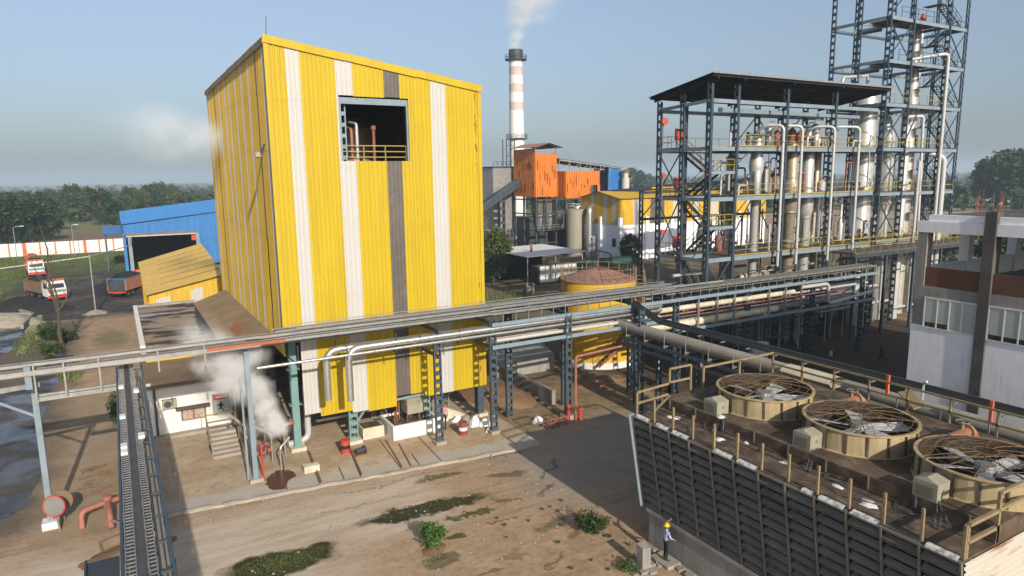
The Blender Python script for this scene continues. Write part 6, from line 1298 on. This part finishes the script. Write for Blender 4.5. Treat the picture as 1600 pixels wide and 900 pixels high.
for x_, z_ in ((66, 9), (71, 12)): mb = MB(); lattice(mb, x_, 127, 0, z_, 1.2, 1.0, 'x', 1.4, ch=.16); mb.obj('trestle', M['steeldark'], A)
A = thing('ash_silo', 'pale grey silo with a handrail between the boiler house and the hall', 'silo', (82.2, 114.5, 0))
MB().lathe((82.0, 115.5, 0), [(1.9, 0), (1.9, 9.6), (0, 9.9)], 24).obj('shell', M['box'], A, True); mb = MB(); mb.ring((82, 115.5, 10.7), 1.9, .05, 24); mb.ring((82, 115.5, 10.2), 1.9, .05, 24)
for k in range(12): a = k*.5236; mb.bar((82+1.9*math.cos(a), 115.5+1.9*math.sin(a), 9.7), (82+1.9*math.cos(a), 115.5+1.9*math.sin(a), 10.7), .05)
mb.obj('railing', M['galv'], A)
t = thing('flue_pipe', 'bright vertical flue pipe with bent head beside the pale silo', 'pipe', (82.6, 111.5, 0)); MB().tube([(82.6, 111.5, 0), (82.6, 111.5, 9.8), (84.0, 112.5, 10.3)], .55, 12, .9).obj('pipe_run', M['clad'], t, True)
t = thing('steel_stack', 'short pale steel stack rising behind the generator hall', 'stack', (97.5, 119, 0)); MB().cyl((97.5, 118.5, 0), (97.5, 118.5, 15.8), .85, n=18).cyl((97.5, 118.5, 15.8), (97.5, 118.5, 17), .6, n=16).obj('shell', M['whitesheet'], t, True); MB().cyl((97.5, 118.5, 17), (97.5, 118.5, 17.4), .9, n=16).obj('cap', M['rustpipe'], t)
t = thing('chimney', 'tall white chimney with faded red bands and a dark top', 'chimney', (94.5, 160, 0)); zr = lambda z: 2.25-z*.0105
mtw = mat('chimney_white', (0.72, 0.71, 0.69), .8, 0, .06, .15, dirt=(.5, .44, .38), dirt_amt=.3); mtp = mat('faded_red_band', (0.54, 0.45, 0.42), .8, 0, .15, .3, dirt=(.6, .52, .48), dirt_amt=.6)
mb = MB()
for a, b, mi in ((0,33.6,0),(33.6,35.7,1),(35.7,38.2,0),(38.2,40.4,1),(40.4,42.5,0),(42.5,44.7,1),(44.7,46.6,0),(46.6,49,2)): mb.lathe((94.5, 160, 0), [(zr(a)+(.12 if mi == 2 else 0), a), (zr(b)+(.12 if mi == 2 else 0), b)], 32, mi)
mb.lathe((94.5, 160, 0), [(zr(49)+.12, 49), (1.3, 49), (1.3, 46)], 32, 2); mb.obj('shaft', [mtw, mtp, M['steeldark']], t, True)
for z_ in (46.4, 26.2):
    MB().lathe((94.5, 160, z_), [(1.6, 0), (2.85, 0), (2.85, .18), (1.6, .18)], 24).obj('platform', M['steeldark'], t); mb = MB(); mb.ring((94.5, 160, z_+1.2), 2.8, .06, 28); mb.ring((94.5, 160, z_+.7), 2.8, .05, 28)
    for k in range(12): a = k*.5236; mb.bar((94.5+2.8*math.cos(a), 160+2.8*math.sin(a), z_), (94.5+2.8*math.cos(a), 160+2.8*math.sin(a), z_+1.2), .07)
    mb.obj('railing', M['steeldark'], t)
t = thing('access_scaffold', 'thin scaffold tower at the left foot of the striped chimney', 'scaffold', (92, 157, 0)); mb = MB()
for x_, y_ in ((89.6, 157), (92, 157), (92, 159), (89.6, 159)): mb.box((x_-.1, y_-.1, 0), (x_+.1, y_+.1, 26))
for k in range(9): z_ = 2+k*2.8; mb.bar((89.6, 157, z_), (92, 157, z_), .1); mb.bar((89.6, 157, z_), (92, 157, z_+2.8 if k < 8 else z_), .08)
mb.obj('frame', M['steeldark'], t)
A = thing('genset_canopy', 'flat white canopy roof on thin posts sheltering the white generator', 'canopy', (56, 90, 0))
MB().prism([(51, 84), (61.6, 84), (61.6, 96.3), (51, 96.3)], [4.85, 5.0, 5.1, 4.95], [4.97, 5.12, 5.22, 5.07]).obj('roof', M['white'], A)
for x_, y_ in ((51.4, 84.4), (61.2, 84.4), (51.4, 95.8), (61.2, 95.8), (56.3, 84.4)): MB().cyl((x_, y_, 0), (x_, y_, 4.85), .09, n=8).obj('post', M['galv'], A)
MB().tube([(54.6, 88.5, 5), (54.6, 88.5, 6.1), (54.3, 88.5, 6.3)], .2, 8, .2).obj('exhaust_pipe', M['rustpipe'], A, True)
MB().box((51.3, 95.6, 0), (61, 95.8, 4.7)).obj('rear_wall', M['dark'], A)
t = thing('generator_set', 'white boxed generator set with a tan silencer on its roof', 'generator', (59, 90, 0))
MB().box((55.6, 87.6, .25), (62.4, 90.0, 2.75)).obj('container', M['white'], t); MB().box((55.3, 87.7, .2), (55.58, 89.9, 2.6)).obj('radiator', M['steeldark'], t); MB().box((55.6, 87.7, 0), (62.4, 89.9, .24)).obj('skid', M['steeldark'], t)
mb = MB(); mb.cyl((57.6, 88.8, 3.35), (59.8, 88.8, 3.35), .42, n=16); mb.box((57.9, 88.7, 2.75), (58.0, 88.9, 3)); mb.box((59.3, 88.7, 2.75), (59.4, 88.9, 3)); mb.obj('silencer', M['cream'], t, True)
mb = MB()
for k in range(5): mb.box((56.2+k*1.25, 87.57, .6), (56.24+k*1.25, 87.597, 2.6))
mb.box((56.3, 87.57, 1.2), (61.9, 87.597, 1.26)); mb.obj('door_seam', M['galv'], t)
t = thing('dark_truck_wheel', 'black spare tyre lying against the white generator', 'tyre', (59.6, 87.7, 0)); mb = MB(); mb.tube([(59.4+.45*math.cos(a*.35), 87.2, .6+.45*math.sin(a*.35)) for a in range(19)], .2, 8); mb.obj('tread', M['black'], t, True)
t = thing('cable_drum', 'grey wooden cable drum standing on the dark ground left of the yellow tank', 'cable drum', (54.7, 82, 0)); p_ = G(829, 461); t.location = p_; WL[t.name] = Vector(p_); mb = MB(); a_ = Vector((.8, -.6, 0))*.5; c_ = p_+Vector((0,0,.85))
mb.cyl(c_-a_, c_-a_*.75, .85, n=20); mb.cyl(c_+a_*.75, c_+a_, .85, n=20); mb.cyl(c_-a_*.75, c_+a_*.75, .45, n=16); mb.obj('reel', M['greypipe'], t)
t = thing('blue_container', 'dark blue container under the tree beside the yellow building', 'container', (51, 99, 0)); MB().box((48.5, 97, 0), (52.4, 99.4, 2.6)).obj('body', M['bluesheet'], t); MB().box((49, 96.96, .2), (50.2, 96.995, 2.3)).obj('door', M['steeldark'], t)
a, b = G(1440, 322), G(1640, 319); mb = MB(); d_ = (b-a).normalized(); n_ = Vector((-d_.y, d_.x, 0))*.2
tag(MB().prism([(a-n_)[:2], (b-n_)[:2], (b+n_)[:2], (a+n_)[:2]], 0, 3.4).obj('far_wall', M['housewhite']), 'long white wall far away at the right below the dark trees', 'wall')
mb = MB(); a, b = G(1400, 343), G(1640, 338); tag(MB().prism([(a.x, a.y), (b.x, b.y), (b.x+6, b.y+30), (a.x+6, a.y+30)], .1, .3).obj('dry_field', M['sand']), 'pale bare field in front of the far right wall', 'field')['kind'] = 'structure'
# ---------------------------------------------------------------- trucks (built at the origin facing -Y, then driven into place)
def make_truck(label, loc, rz, body_m, rim_m, cabstyle=True, tarp=False, h_body=1.5):
    t = thing('truck', label, 'truck', (0,0,0))
    mb = MB(); mb.add([(-1.2,-3.9,.7),(1.2,-3.9,.7),(1.2,-2.2,.7),(-1.2,-2.2,.7),(-1.2,-3.95,1.7),(1.2,-3.95,1.7),(1.2,-2.2,1.7),(-1.2,-2.2,1.7),(-1.12,-3.6,2.85),(1.12,-3.6,2.85),(1.15,-2.2,2.9),(-1.15,-2.2,2.9)], [(0,3,2,1),(0,1,5,4),(1,2,6,5),(2,3,7,6),(3,0,4,7),(4,5,9,8),(5,6,10,9),(6,7,11,10),(7,4,8,11),(8,9,10,11)])
    cab = mb.obj('cab', M['white'], t)
    MB().add([(-1.0,-3.93,1.82),(1.0,-3.93,1.82),(.98,-3.665,2.62),(-.98,-3.665,2.62)], [(0,1,2,3)]).obj('windscreen', M['darkglass'], cab)
    MB().add([(-1.195,-3.4,1.8),(-1.195,-2.6,1.8),(-1.17,-2.6,2.6),(-1.165,-3.3,2.6)], [(0,3,2,1)]).add([(1.195,-3.4,1.8),(1.195,-2.6,1.8),(1.17,-2.6,2.6),(1.165,-3.3,2.6)], [(0,1,2,3)]).obj('side_window', M['darkglass'], cab)
    MB().box((-1.1,-3.99,1.25),(1.1,-3.955,1.6)).obj('grille', M['teal'], cab); MB().box((-1.15,-3.98,.76),(1.15,-3.94,.92)).obj('front_stripe', M['red'], cab)
    MB().box((-1.25,-4.1,.45),(1.25,-3.85,.72)).obj('bumper', M['red'], t); MB().box((-1.15,-3.75,2.88),(1.15,-3.3,3.1)).obj('visor_board', M['redorange'], cab)
    for s in (-1, 1):
        MB().cyl((s*.85,-3.93,1.12),(s*.85,-4.0,1.12),.14,n=12).obj('headlight', M['whitepipe'], t)
        MB().box((s*1.3-.05,-3.8,1.9),(s*1.3+.05,-3.7,2.4)).obj('mirror', M['black'], t)
    MB().box((-.5,-3.8,.55),(.5,4.2,.85)).obj('chassis', M['steeldark'], t)
    mb = MB(); z0, z1 = 1.05, 1.05+h_body
    mb.box((-1.25,-1.95,z0),(1.25,4.2,z0+.1))
    for s in (-1, 1): mb.box((s*1.25-.05,-1.95,z0),(s*1.25+.05,4.2,z1))
    mb.box((-1.2,-1.95,z0),(1.2,-1.85,z1+.3)); mb.obj('cargo_body', M[body_m], t)
    MB().box((-1.2,4.15,z0),(1.2,4.24,z1)).obj('tailgate', M['steeldark'], t)
    mb = MB()
    for s in (-1, 1): mb.box((s*1.25-.08,-1.95,z1),(s*1.25+.08,4.2,z1+.1))
    mb.box((-1.3,4.12,z1),(1.3,4.26,z1+.1))
    for s in (-1, 1):
        for k in range(6): mb.box((s*1.31-.02,-1.6+k*1.1,z0),(s*1.31+.02,-1.5+k*1.1,z1))
    mb.obj('top_rail', M[rim_m], t); MB().box((-1.2,4.25,.75),(1.2,4.3,.98)).obj('rear_bumper', M['red'], t)
    for s in (-1, 1):
        for y_ in (-3.0, -.6, 2.0, 3.3):
            w = MB().lathe((0,0,0), [(.28,-.16),(.48,-.16),(.53,-.08),(.53,.08),(.48,.16),(.28,.16)], 20); w.v = [(s*1.02+v[2], y_+v[0], .53+v[1]) for v in w.v]; wo_ = w.obj('wheel', M['black'], t)
            w = MB().lathe((0,0,0), [(0,.1),(.28,.1),(.28,-.1),(0,-.1)], 16); w.v = [(s*1.02+v[2], y_+v[0], .53+v[1]) for v in w.v]; w.obj('rim', M['galv'], wo_)
    if tarp:
        r2 = random.Random(2); vs = []
        for i in range(9):
            for k in range(11): u = -1.3+2.6*i/8; vs.append((u, -1.9+6.2*k/10, z1+.1+(1-(u/1.35)**2)*1.0+r2.uniform(-.05,.05)))
        MB().add(vs, [(i*11+k, (i+1)*11+k, (i+1)*11+k+1, i*11+k+1) for i in range(8) for k in range(10)]).obj('tarpaulin', M['tarp'], t, True)
    t.location = loc; t.rotation_euler = (0, 0, rz); return z1
def load(label, loc, rz, z1):
    mb = MB(); r2 = random.Random(int(loc[1])); vs = []
    for i in range(9):
        for k in range(13):
            u, v = -1+2*i/8, -1+2*k/12; e = max(abs(u), abs(v)); vs.append((u*1.18, 1.15+v*2.95, z1-.15+(1-e**2.2)*.85+r2.uniform(-.07,.07)))
    o = tag(mb.add(vs, [(i*13+k, (i+1)*13+k, (i+1)*13+k+1, i*13+k+1) for i in range(8) for k in range(12)]).obj('coal_load', M['coal'], None, True), label, 'coal load'); o.location = loc; o.rotation_euler = (0,0,rz)
ta = ((-9.6, 118.0, 0), R(24)); tb = ((1.2, 115.6, 0), R(153)); tc = ((-13.4, 150.0, 0), R(8))
z1 = make_truck('coal truck with white cab and brown cargo body facing the camera', *ta, 'brown', 'rustpipe'); load('heap of black coal in the brown truck body', *ta, z1)
z1 = make_truck('orange-bodied coal truck with blue rim seen from behind by the shed', *tb, 'orange', 'bluesheet', h_body=1.7); load('heap of black coal in the orange truck body', *tb, z1)
make_truck('white-cabbed truck with an orange tarpaulin over its load', *tc, 'redorange', 'rustpipe', tarp=True)

# ---------------------------------------------------------------- people
def person(label, loc, rz, shirt, trousers, helmet=None, pose='stand', h=1.7):
    k = h/1.7; V = []; E_ = []; RAD = []
    def vtx(p, r, par=None):
        V.append(Vector(p)*k); RAD.append(r*k); i = len(V)-1
        if par is not None: E_.append((par, i))
        return i
    pel = vtx((0,0,.93), .135); sp = vtx((0,0.0,1.12), .13, pel); ch = vtx((0,.01,1.32), .15, sp); nk = vtx((0,.01,1.46), .06, ch); hd = vtx((0,-.01,1.56), .085, nk); hb = vtx((0,-.01,1.63), .092, hd); vtx((0,-.005,1.68), .06, hb); vtx((0,-.105,1.565), .018, hd)
    for s in (-1, 1):
        vtx((s*.095, 0, 1.57), .018, hd)
        sh = vtx((s*.19,.01,1.39), .062, ch)
        if pose == 'lean' and s > 0: el, wr = (s*.34,-.12,1.50), (s*.30,-.30,1.66)
        elif pose == 'lean': el, wr = (s*.27,-.06,1.14), (s*.2,-.26,1.02)
        elif pose == 'walk': el, wr = (s*.25,.05-s*.12,1.13), (s*.24,-.08-s*.22,.93)
        else: el, wr = (s*.25,.03,1.12), (s*.25,-.06,.88)
        e = vtx(el, .042, sh); w = vtx(wr, .03, e); d = (Vector(wr)-Vector(el)).normalized(); pm = vtx(Vector(wr)+d*.07, .03, w); o = d.orthogonal().normalized(); q = d.cross(o)
        for f in range(4): b = Vector(wr)+d*.09+o*(f-1.5)*.02; k1 = vtx(b+d*.035, .0085, pm); vtx(b+d*(.075-.006*abs(f-1))+q*.012, .0075, k1)
        t1 = vtx(Vector(wr)+d*.04+o*.045, .01, w); vtx(Vector(wr)+d*.075+o*.06+q*.02, .009, t1)
        hp = vtx((s*.1,0,.88), .095, pel); st = (.16 if s > 0 else -.16) if pose == 'walk' else .0
        kn = vtx((s*.1,-st-.02,.5), .06, hp); an = vtx((s*.1,-st*1.2+.03,.09), .045, kn); vtx((s*.11,-st*1.2-.12,.04), .04, an)
    me = bpy.data.meshes.new('person'); me.from_pydata(V, E_, []); o = bpy.data.objects.new('person', me); COL.objects.link(o)
    md = o.modifiers.new('skin', 'SKIN'); md.use_smooth_shade = True
    sv = me.skin_vertices[0].data
    for i, r in enumerate(RAD): sv[i].radius = (r, r)
    sv[0].use_root = True
    o.modifiers.new('sub', 'SUBSURF').levels = 1
    dg = bpy.context.evaluated_depsgraph_get(); m2 = bpy.data.meshes.new_from_object(o.evaluated_get(dg)); bpy.data.objects.remove(o)
    m2.materials.clear()
    for mm in (shirt, trousers, M['skin'], M['black']): m2.materials.append(mm)
    hairz = 1.6*k
    for p in m2.polygons:
        c_ = p.center; z_ = c_.z/k; ax_ = abs(c_.x)/k
        arm = ax_ > .17 and z_ > .7
        p.material_index = 3 if z_ < .10 or (z_ > 1.60 and c_.y > -.07*k) else (2 if z_ > 1.455 and not arm else (1 if z_ < .97 and not (arm and ax_ > .2) else 0))
        if arm and ((pose == 'lean' and (c_.y/k < -.22)) or (pose != 'lean' and z_ < 1.05)): p.material_index = 2
    o = bpy.data.objects.new('person', m2); COL.objects.link(o); o.location = loc; o.rotation_euler = (0,0,rz); tag(o, label, 'person'); WL[o.name] = Vector((0,0,0))
    if helmet:
        hm = MB().lathe((0,-.01*k,1.61*k), [(.15*k,-.005),(.115*k,.0),(.112*k,.05*k),(.08*k,.1*k),(0,.125*k)], 16).obj('hard_hat', helmet, o, True)
    return o
mtP, nt, bs, co = newmat('blue_check_shirt'); ck = N(nt, 'TexChecker'); ck.inputs['Scale'].default_value = 14; L(nt, co, ck.inputs[0]); ck.inputs[1].default_value = (.03,.09,.42,1); ck.inputs[2].default_value = (.55,.58,.66,1); L(nt, ck.outputs[0], bs.inputs['Base Color'])
pink = mat('pink_cloth', (.55,.24,.27), .9); dkc = mat('dark_trousers', (.02,.02,.024), .9); wcl = mat('white_cloth', (.6,.6,.58), .9); redc = mat('red_cloth', (.25,.03,.03), .9); hat = mat('yellow_hard_hat', (.75,.5,.02), .35)
person('person in blue checked shirt and yellow hard hat leaning on the cooling tower basin', (19.05, 20.15, 0.16), R(75), mtP, dkc, hat, 'lean')
person('person in pink shirt walking among white sacks under the yellow building', (17.55, 39.6, 0.12), R(-30), pink, dkc, None, 'walk')
q = G(1297, 574); person('person in white shirt standing in the shade under the pipe rack', (q.x, q.y, 0), R(20), wcl, dkc, None, 'stand')
q = G(1376, 565); person('person in red clothes in the dark shade near the concrete building', (q.x, q.y, 0), R(60), redc, dkc, None, 'walk')

# ---------------------------------------------------------------- small things on the apron
def drum(x, y, label, white):
    t = thing('steel_drum', label, 'drum', (x, y, 0.12)); prof = [(0,.0),(.28,0),(.29,.02),(.28,.04),(.28,.28),(.295,.3),(.28,.32),(.28,.56),(.295,.58),(.28,.6),(.28,.84),(.29,.87),(.27,.88),(.27,.85),(0,.85)]
    MB().lathe((x, y, .12), prof, 24).obj('shell', mat('red_drum', (.45, .06, .035), .5) if not white else mat('maroon_drum', (.25,.06,.05), .6), t, True)
    MB().lathe((x, y, .12), [(.284,.33),(.284,.55)], 24).obj('painted_band', M['white'] if white else M['black'], t, True)
drum(10.75, 39.0, 'orange-red steel drum with a dark band beside the teal column', False); drum(18.1, 37.9, 'maroon steel drum with a white band near the person in pink', True)
t = thing('oil_tank', 'open white-walled concrete tank under the yellow building', 'tank', (15.4, 40.8, .12)); mb = MB(); mb.box((13.9, 39.25, .1), (17.1, 39.4, 1.05)); mb.box((13.9, 39.4, .1), (14.05, 41.8, 1.05)); mb.box((16.95, 39.4, .1), (17.1, 41.8, 1.05)); mb.box((14.05, 41.65, .1), (16.95, 41.8, 1.05)); mb.obj('wall', M['housewhite'], t); MB().box((14.05, 39.4, .1), (16.95, 41.65, .92)).obj('contents', M['deck'], t)
mb = MB()
for k in range(9): x_ = 14.3+k*.28; mb.cyl((x_, 40+.35*(k % 3), .9), (x_, 40+.35*(k % 3), 1.8+.2*(k % 4)), .045, n=8)
mb.objs('standpipe', M['rustpipe'], t)
t = thing('small_tank', 'low cream concrete tank left of the white-walled one', 'tank', (13, 41, .12)); MB().box((12.3, 40.4, .1), (13.7, 41.6, .85)).obj('wall', M['cream'], t); MB().box((12.4, 40.5, .851), (13.6, 41.5, .87)).obj('contents', M['deck'], t)
t = thing('machine_hood', 'pale grey gabled machine hood above the white-walled tank', 'machine', (15.8, 40.4, 1.1)); mb = MB(); mb.add([(15.1,39.8,1.45),(16.5,39.8,1.45),(16.5,41,1.45),(15.1,41,1.45),(15.1,39.8,2.05),(16.5,39.8,2.05),(16.5,41,2.05),(15.1,41,2.05),(15.1,40.4,2.4),(16.5,40.4,2.4)], [(0,3,2,1),(0,1,5,4),(2,3,7,6),(4,5,9,8),(6,7,8,9),(1,2,6,9,5),(3,0,4,8,7)]); mb.obj('hood', M['box'], t)
mb = MB()
for x_, y_ in ((15.2,39.9),(16.4,39.9),(16.4,40.9),(15.2,40.9)): mb.box((x_-.05, y_-.05, .92), (x_+.05, y_+.05, 1.45))
mb.objs('leg', M['steeldark'], t)
def sack(x, y, s, seed, lab):
    o = heap('plastic_sack', (x, y, .12), s*.55, s*.45, s*.55, M['plastic'], lab, 'sack', 14, seed, .35, 'white sacks by the right corner column'); return o
for k, (x_, y_, s_) in enumerate(((19.6, 39.2, 1.1), (20.1, 38.7, .8), (19.9, 37.6, .6), (18.9, 40.4, .7), (18.2, 41.0, .6), (17.4, 41.2, .5))): sack(x_, y_, s_, 70+k, ('largest white sack in front of the blue corner column', 'white sack between the corner column and the rack post', 'small white sack lying at the apron edge by the rack post', 'white sack behind the maroon drum', 'white sack deep under the yellow cladding behind the person', 'smallest white sack beside the white-walled tank')[k])
heap('tarpaulin_pile', (19.2, 39.7, .12), .5, .4, .5, M['box'], 'grey-green folded tarpaulin beside the white sacks', 'tarpaulin', seed=91)
heap('rag_pile', (18.6, 41.6, .1), 1.2, .7, .6, M['cream'], 'tan pile of rags and bags behind the person in pink', 'rags', seed=92)
t = thing('pump', 'small dark motor pump on the apron right of the orange-red drum', 'pump', (11.3, 38.2, .12)); MB().cyl((11.15, 38.2, .4), (11.65, 38.3, .4), .17, n=14).cyl((11.65, 38.3, .4), (11.75, 38.32, .4), .24, n=14).obj('motor', M['steeldark'], t, True); MB().box((11.0, 38.0, .1), (11.8, 38.5, .2)).obj('base', M['rustpipe'], t)
tag(MB().box((7.9, 37.3, .1), (8.75, 37.75, .5)).obj('concrete_block', M['cream']), 'cream concrete block near the apron edge beside the rusty puddle', 'block')
t = thing('floor_pipe', 'thick white pipe coming down behind the teal column and turning along the floor', 'pipe', (8.9, 41.5, .1)); MB().tube([(9.2, 41.6, 4), (9.2, 41.6, .5), (7.9, 41.4, .45)], .2, 12, .5).obj('pipe_run', M['whitepipe'], t, True)
for pts, lb in (([(10.6, 35.4, .16), (11.3, 40.4, .16)], 'thin rusty floor pipe on the apron beside the orange-red drum'), ([(12.9, 35.2, .16), (13.5, 39.6, .16)], 'long thin rusty floor pipe left of the white-walled tank'), ([(13.4, 35.1, .15), (14.0, 38.6, .15)], 'short thin rusty floor pipe ending at the white-walled tank'), ([(8.4, 35.6, .16), (8.9, 40.3, .16)], 'thin rusty floor pipe running to the teal corner column')):
    tag(MB().tube(pts, .05, 6).obj('floor_pipe', M['rustpipe']), lb, 'pipe', 'drain pipes on the apron')
t = thing('valve_station', 'cluster of valves and thin pipes behind the blue rack post at the steaming vent', 'valves', (5.9, 39.6, .1)); mb = MB(); r_ = random.Random(12)
for k in range(9): x_, y_ = r_.uniform(5.4, 7.6), r_.uniform(38.6, 41.5); mb.tube([(x_, y_, .1), (x_, y_, r_.uniform(1, 3.2)), (x_+r_.uniform(-1, 1), y_+.3, r_.uniform(1, 3))], r_.uniform(.03, .08), 6, .15)
mb.obj('pipe', M['galv'], t, True); mb = MB()
for k in range(5): x_, y_, z_ = r_.uniform(5.5, 7), r_.uniform(38.6, 40), r_.uniform(.8, 2); mb.cyl((x_, y_, z_), (x_+.2, y_, z_), .13, n=12); mb.ring((x_+.1, y_, z_+.3), .13, .02, 12)
mb.obj('valve', M['rustpipe'], t, True); MB().tube([(5.75, 37.6, .1), (5.75, 37.6, 2.4)], .06, 8).obj('pipe', M['red'], t); MB().tube([(6.2, 40.5, 1.9), (8.2, 40.6, 2.1)], .1, 8).obj('pipe', M['pinkpipe'], t)
t = thing('inner_stair', 'dim steel stair leaning inside the open ground floor left of the teal column', 'stair', (7.3, 43, 0)); st = stairs(MB(), (7.9, 42.4, .2), (6.0, 42.4, 4.2), .9, 'y', 12).obj('flight', M['brown'], t); mb = MB(); stair_rail(mb, (7.9, 42.4, .2), (6.0, 42.4, 4.2), .9, 'y', 1, .025); mb.obj('handrail', M['rail'], st)
t = thing('red_pipe_rack', 'low rack of rusty pipe fittings beside the red hydrant', 'pipe fittings', (24.3, 36.2, 0)); mb = MB(); r_ = random.Random(19)
for k in range(14): x_, y_ = r_.uniform(23.2, 25.0), r_.uniform(35.8, 36.8); mb.cyl((x_, y_, 0), (x_, y_, r_.uniform(.3, .8)), .05, n=8)
for z_ in (.3, .55): mb.bar((23.1, 36.2, z_), (25.1, 36.2, z_), .07)
mb.obj('fittings', M['rustpipe'], t)
heap('white_bag', (23.6, 37.6, 0), .55, .4, .4, M['plastic'], 'dirty white bags at the end of the low grey wall', 'bags', seed=95)
t = thing('hydrant_post', 'short galvanised drum on a stand by the branch rack posts', 'stand', (36.2, 35.2, 0)); MB().cyl((35.8, 35, 0), (35.8, 35, 2.4), .14, n=10).cyl((35.8, 35, 2.4), (35.8, 35, 3.1), .34, n=14).obj('drum', M['galv'], t, True)
mb = MB(); r_ = random.Random(13)
for k in range(520):
    x_, y_ = r_.uniform(2, 24), r_.uniform(24, 35.5); s_ = r_.choice((.012, .016, .02, .03, .05)); mb.prism([(x_-s_, y_-s_*.7), (x_+s_, y_-s_), (x_+s_*.8, y_+s_), (x_-s_, y_+s_*.8)], 0, s_*.8)
for k in range(60):
    x_, y_ = r_.uniform(17.5, 21.4), r_.uniform(33.8, 37); s_ = r_.uniform(.012, .04); mb.prism([(x_-s_, y_-s_*.7), (x_+s_, y_-s_), (x_+s_*.8, y_+s_), (x_-s_, y_+s_*.8)], .0, .12+s_*1.4)
kind(mb.obj('pebbles', M['sand']), 'stuff')

# ---------------------------------------------------------------- steam, smoke, haze
def steam(name, label, spheres, dens, nscale, lo=.47, hi=.60, col=(.985,.985,.985)):
    """cloud: one closed volume box; density falls off around a chain of soft spheres and is broken up by noise"""
    mn = [min(s[i]-s[3] for s in spheres) for i in range(3)]; mx = [max(s[i]+s[3] for s in spheres) for i in range(3)]
    mt = bpy.data.materials.new(name); mt.use_nodes = True; nt = mt.node_tree; nt.nodes.clear()
    out = N(nt, 'OutputMaterial'); pv = N(nt, 'VolumePrincipled'); L(nt, pv.outputs[0], out.inputs['Volume']); co = N(nt, 'TexCoord').outputs['Object']
    nd = N(nt, 'TexNoise'); nd.inputs['Scale'].default_value = nscale*.6; nd.inputs['Detail'].default_value = 3; L(nt, co, nd.inputs['Vector'])
    avg = sum(s[3] for s in spheres)/len(spheres)
    w = N(nt, 'VectorMath', operation='MULTIPLY_ADD'); L(nt, nd.outputs['Color'], w.inputs[0]); w.inputs[1].default_value = (avg*.9,)*3
    w0 = N(nt, 'VectorMath', operation='SUBTRACT'); L(nt, co, w0.inputs[0]); w0.inputs[1].default_value = (avg*.45,)*3; L(nt, w0.outputs[0], w.inputs[2])
    tot = None
    for x, y, z, r, a in spheres:
        d = N(nt, 'VectorMath', operation='DISTANCE'); L(nt, w.outputs[0], d.inputs[0]); d.inputs[1].default_value = (x, y, z)
        f = mathn(nt, 'MULTIPLY', ramp(nt, d.outputs['Value'], r, r*.15), a); tot = f if tot is None else mathn(nt, 'MAXIMUM', tot, f)
    n2 = noise(nt, co, nscale, 5, .6); dn = mathn(nt, 'MULTIPLY', mathn(nt, 'MULTIPLY', mathn(nt, 'MULTIPLY', tot, tot), ramp(nt, n2, lo-.12, hi)), dens)
    L(nt, dn, pv.inputs['Density']); pv.inputs['Color'].default_value = (*col, 1); pv.inputs['Anisotropy'].default_value = -.25
    try: mt.cycles.volume_sampling = 'MULTIPLE_IMPORTANCE'
    except Exception: pass
    o = MB().box([v-.05 for v in mn], [v+.05 for v in mx]).obj(name, mt); kind(tag(o, label, 'steam'), 'stuff'); return o
steam('steam', 'white steam puff rising beside the white house and the blue post', [(6.6, 38.7, 3.1, 1.1, 1.0), (6.3, 38.6, 4.0, 1.0, .85), (5.6, 38.5, 5.2, 1.4, .7), (4.8, 38.4, 6.3, 1.7, .62), (4.0, 38.3, 7.3, 1.8, .55), (5.6, 38.4, 7.0, 1.3, .5), (3.2, 38.2, 8.3, 1.6, .32)], 8.5, 1.0)
steam('steam', 'faint pale steam cloud drifting from behind the yellow building', [(6.9, 57, 19.4, 1.7, .9), (6.3, 59, 19.6, 2.4, .9), (5.0, 61, 19.8, 3.0, .8), (3.4, 63, 20.2, 3.4, .6), (1.8, 64, 20.9, 3.0, .35)], .75, .32, .46, .6, (.86, .92, 1.0))
steam('smoke', 'pale smoke rising from the top of the striped chimney', [(94.6, 160, 49.8, 2.4, 1), (94.9, 160, 52.5, 3.0, .9), (95.6, 160, 56, 4.2, .8), (97.5, 160, 60, 6.4, .7), (101, 159, 61, 6.5, .55), (97, 160, 66, 8.0, .6), (103, 158, 66, 8.0, .5)], .6, .2)
mt = bpy.data.materials.new('haze_air'); mt.use_nodes = True; nt = mt.node_tree; nt.nodes.clear(); out = N(nt, 'OutputMaterial'); pv = N(nt, 'VolumePrincipled'); L(nt, pv.outputs[0], out.inputs['Volume'])
pv.inputs['Density'].default_value = 0.00037; pv.inputs['Color'].default_value = (.60, .74, .88, 1); pv.inputs['Anisotropy'].default_value = 0.0
hz = MB().box((-5900, -2900, -1), (8900, 8900, 80)).obj('haze', mt); kind(hz, 'stuff')
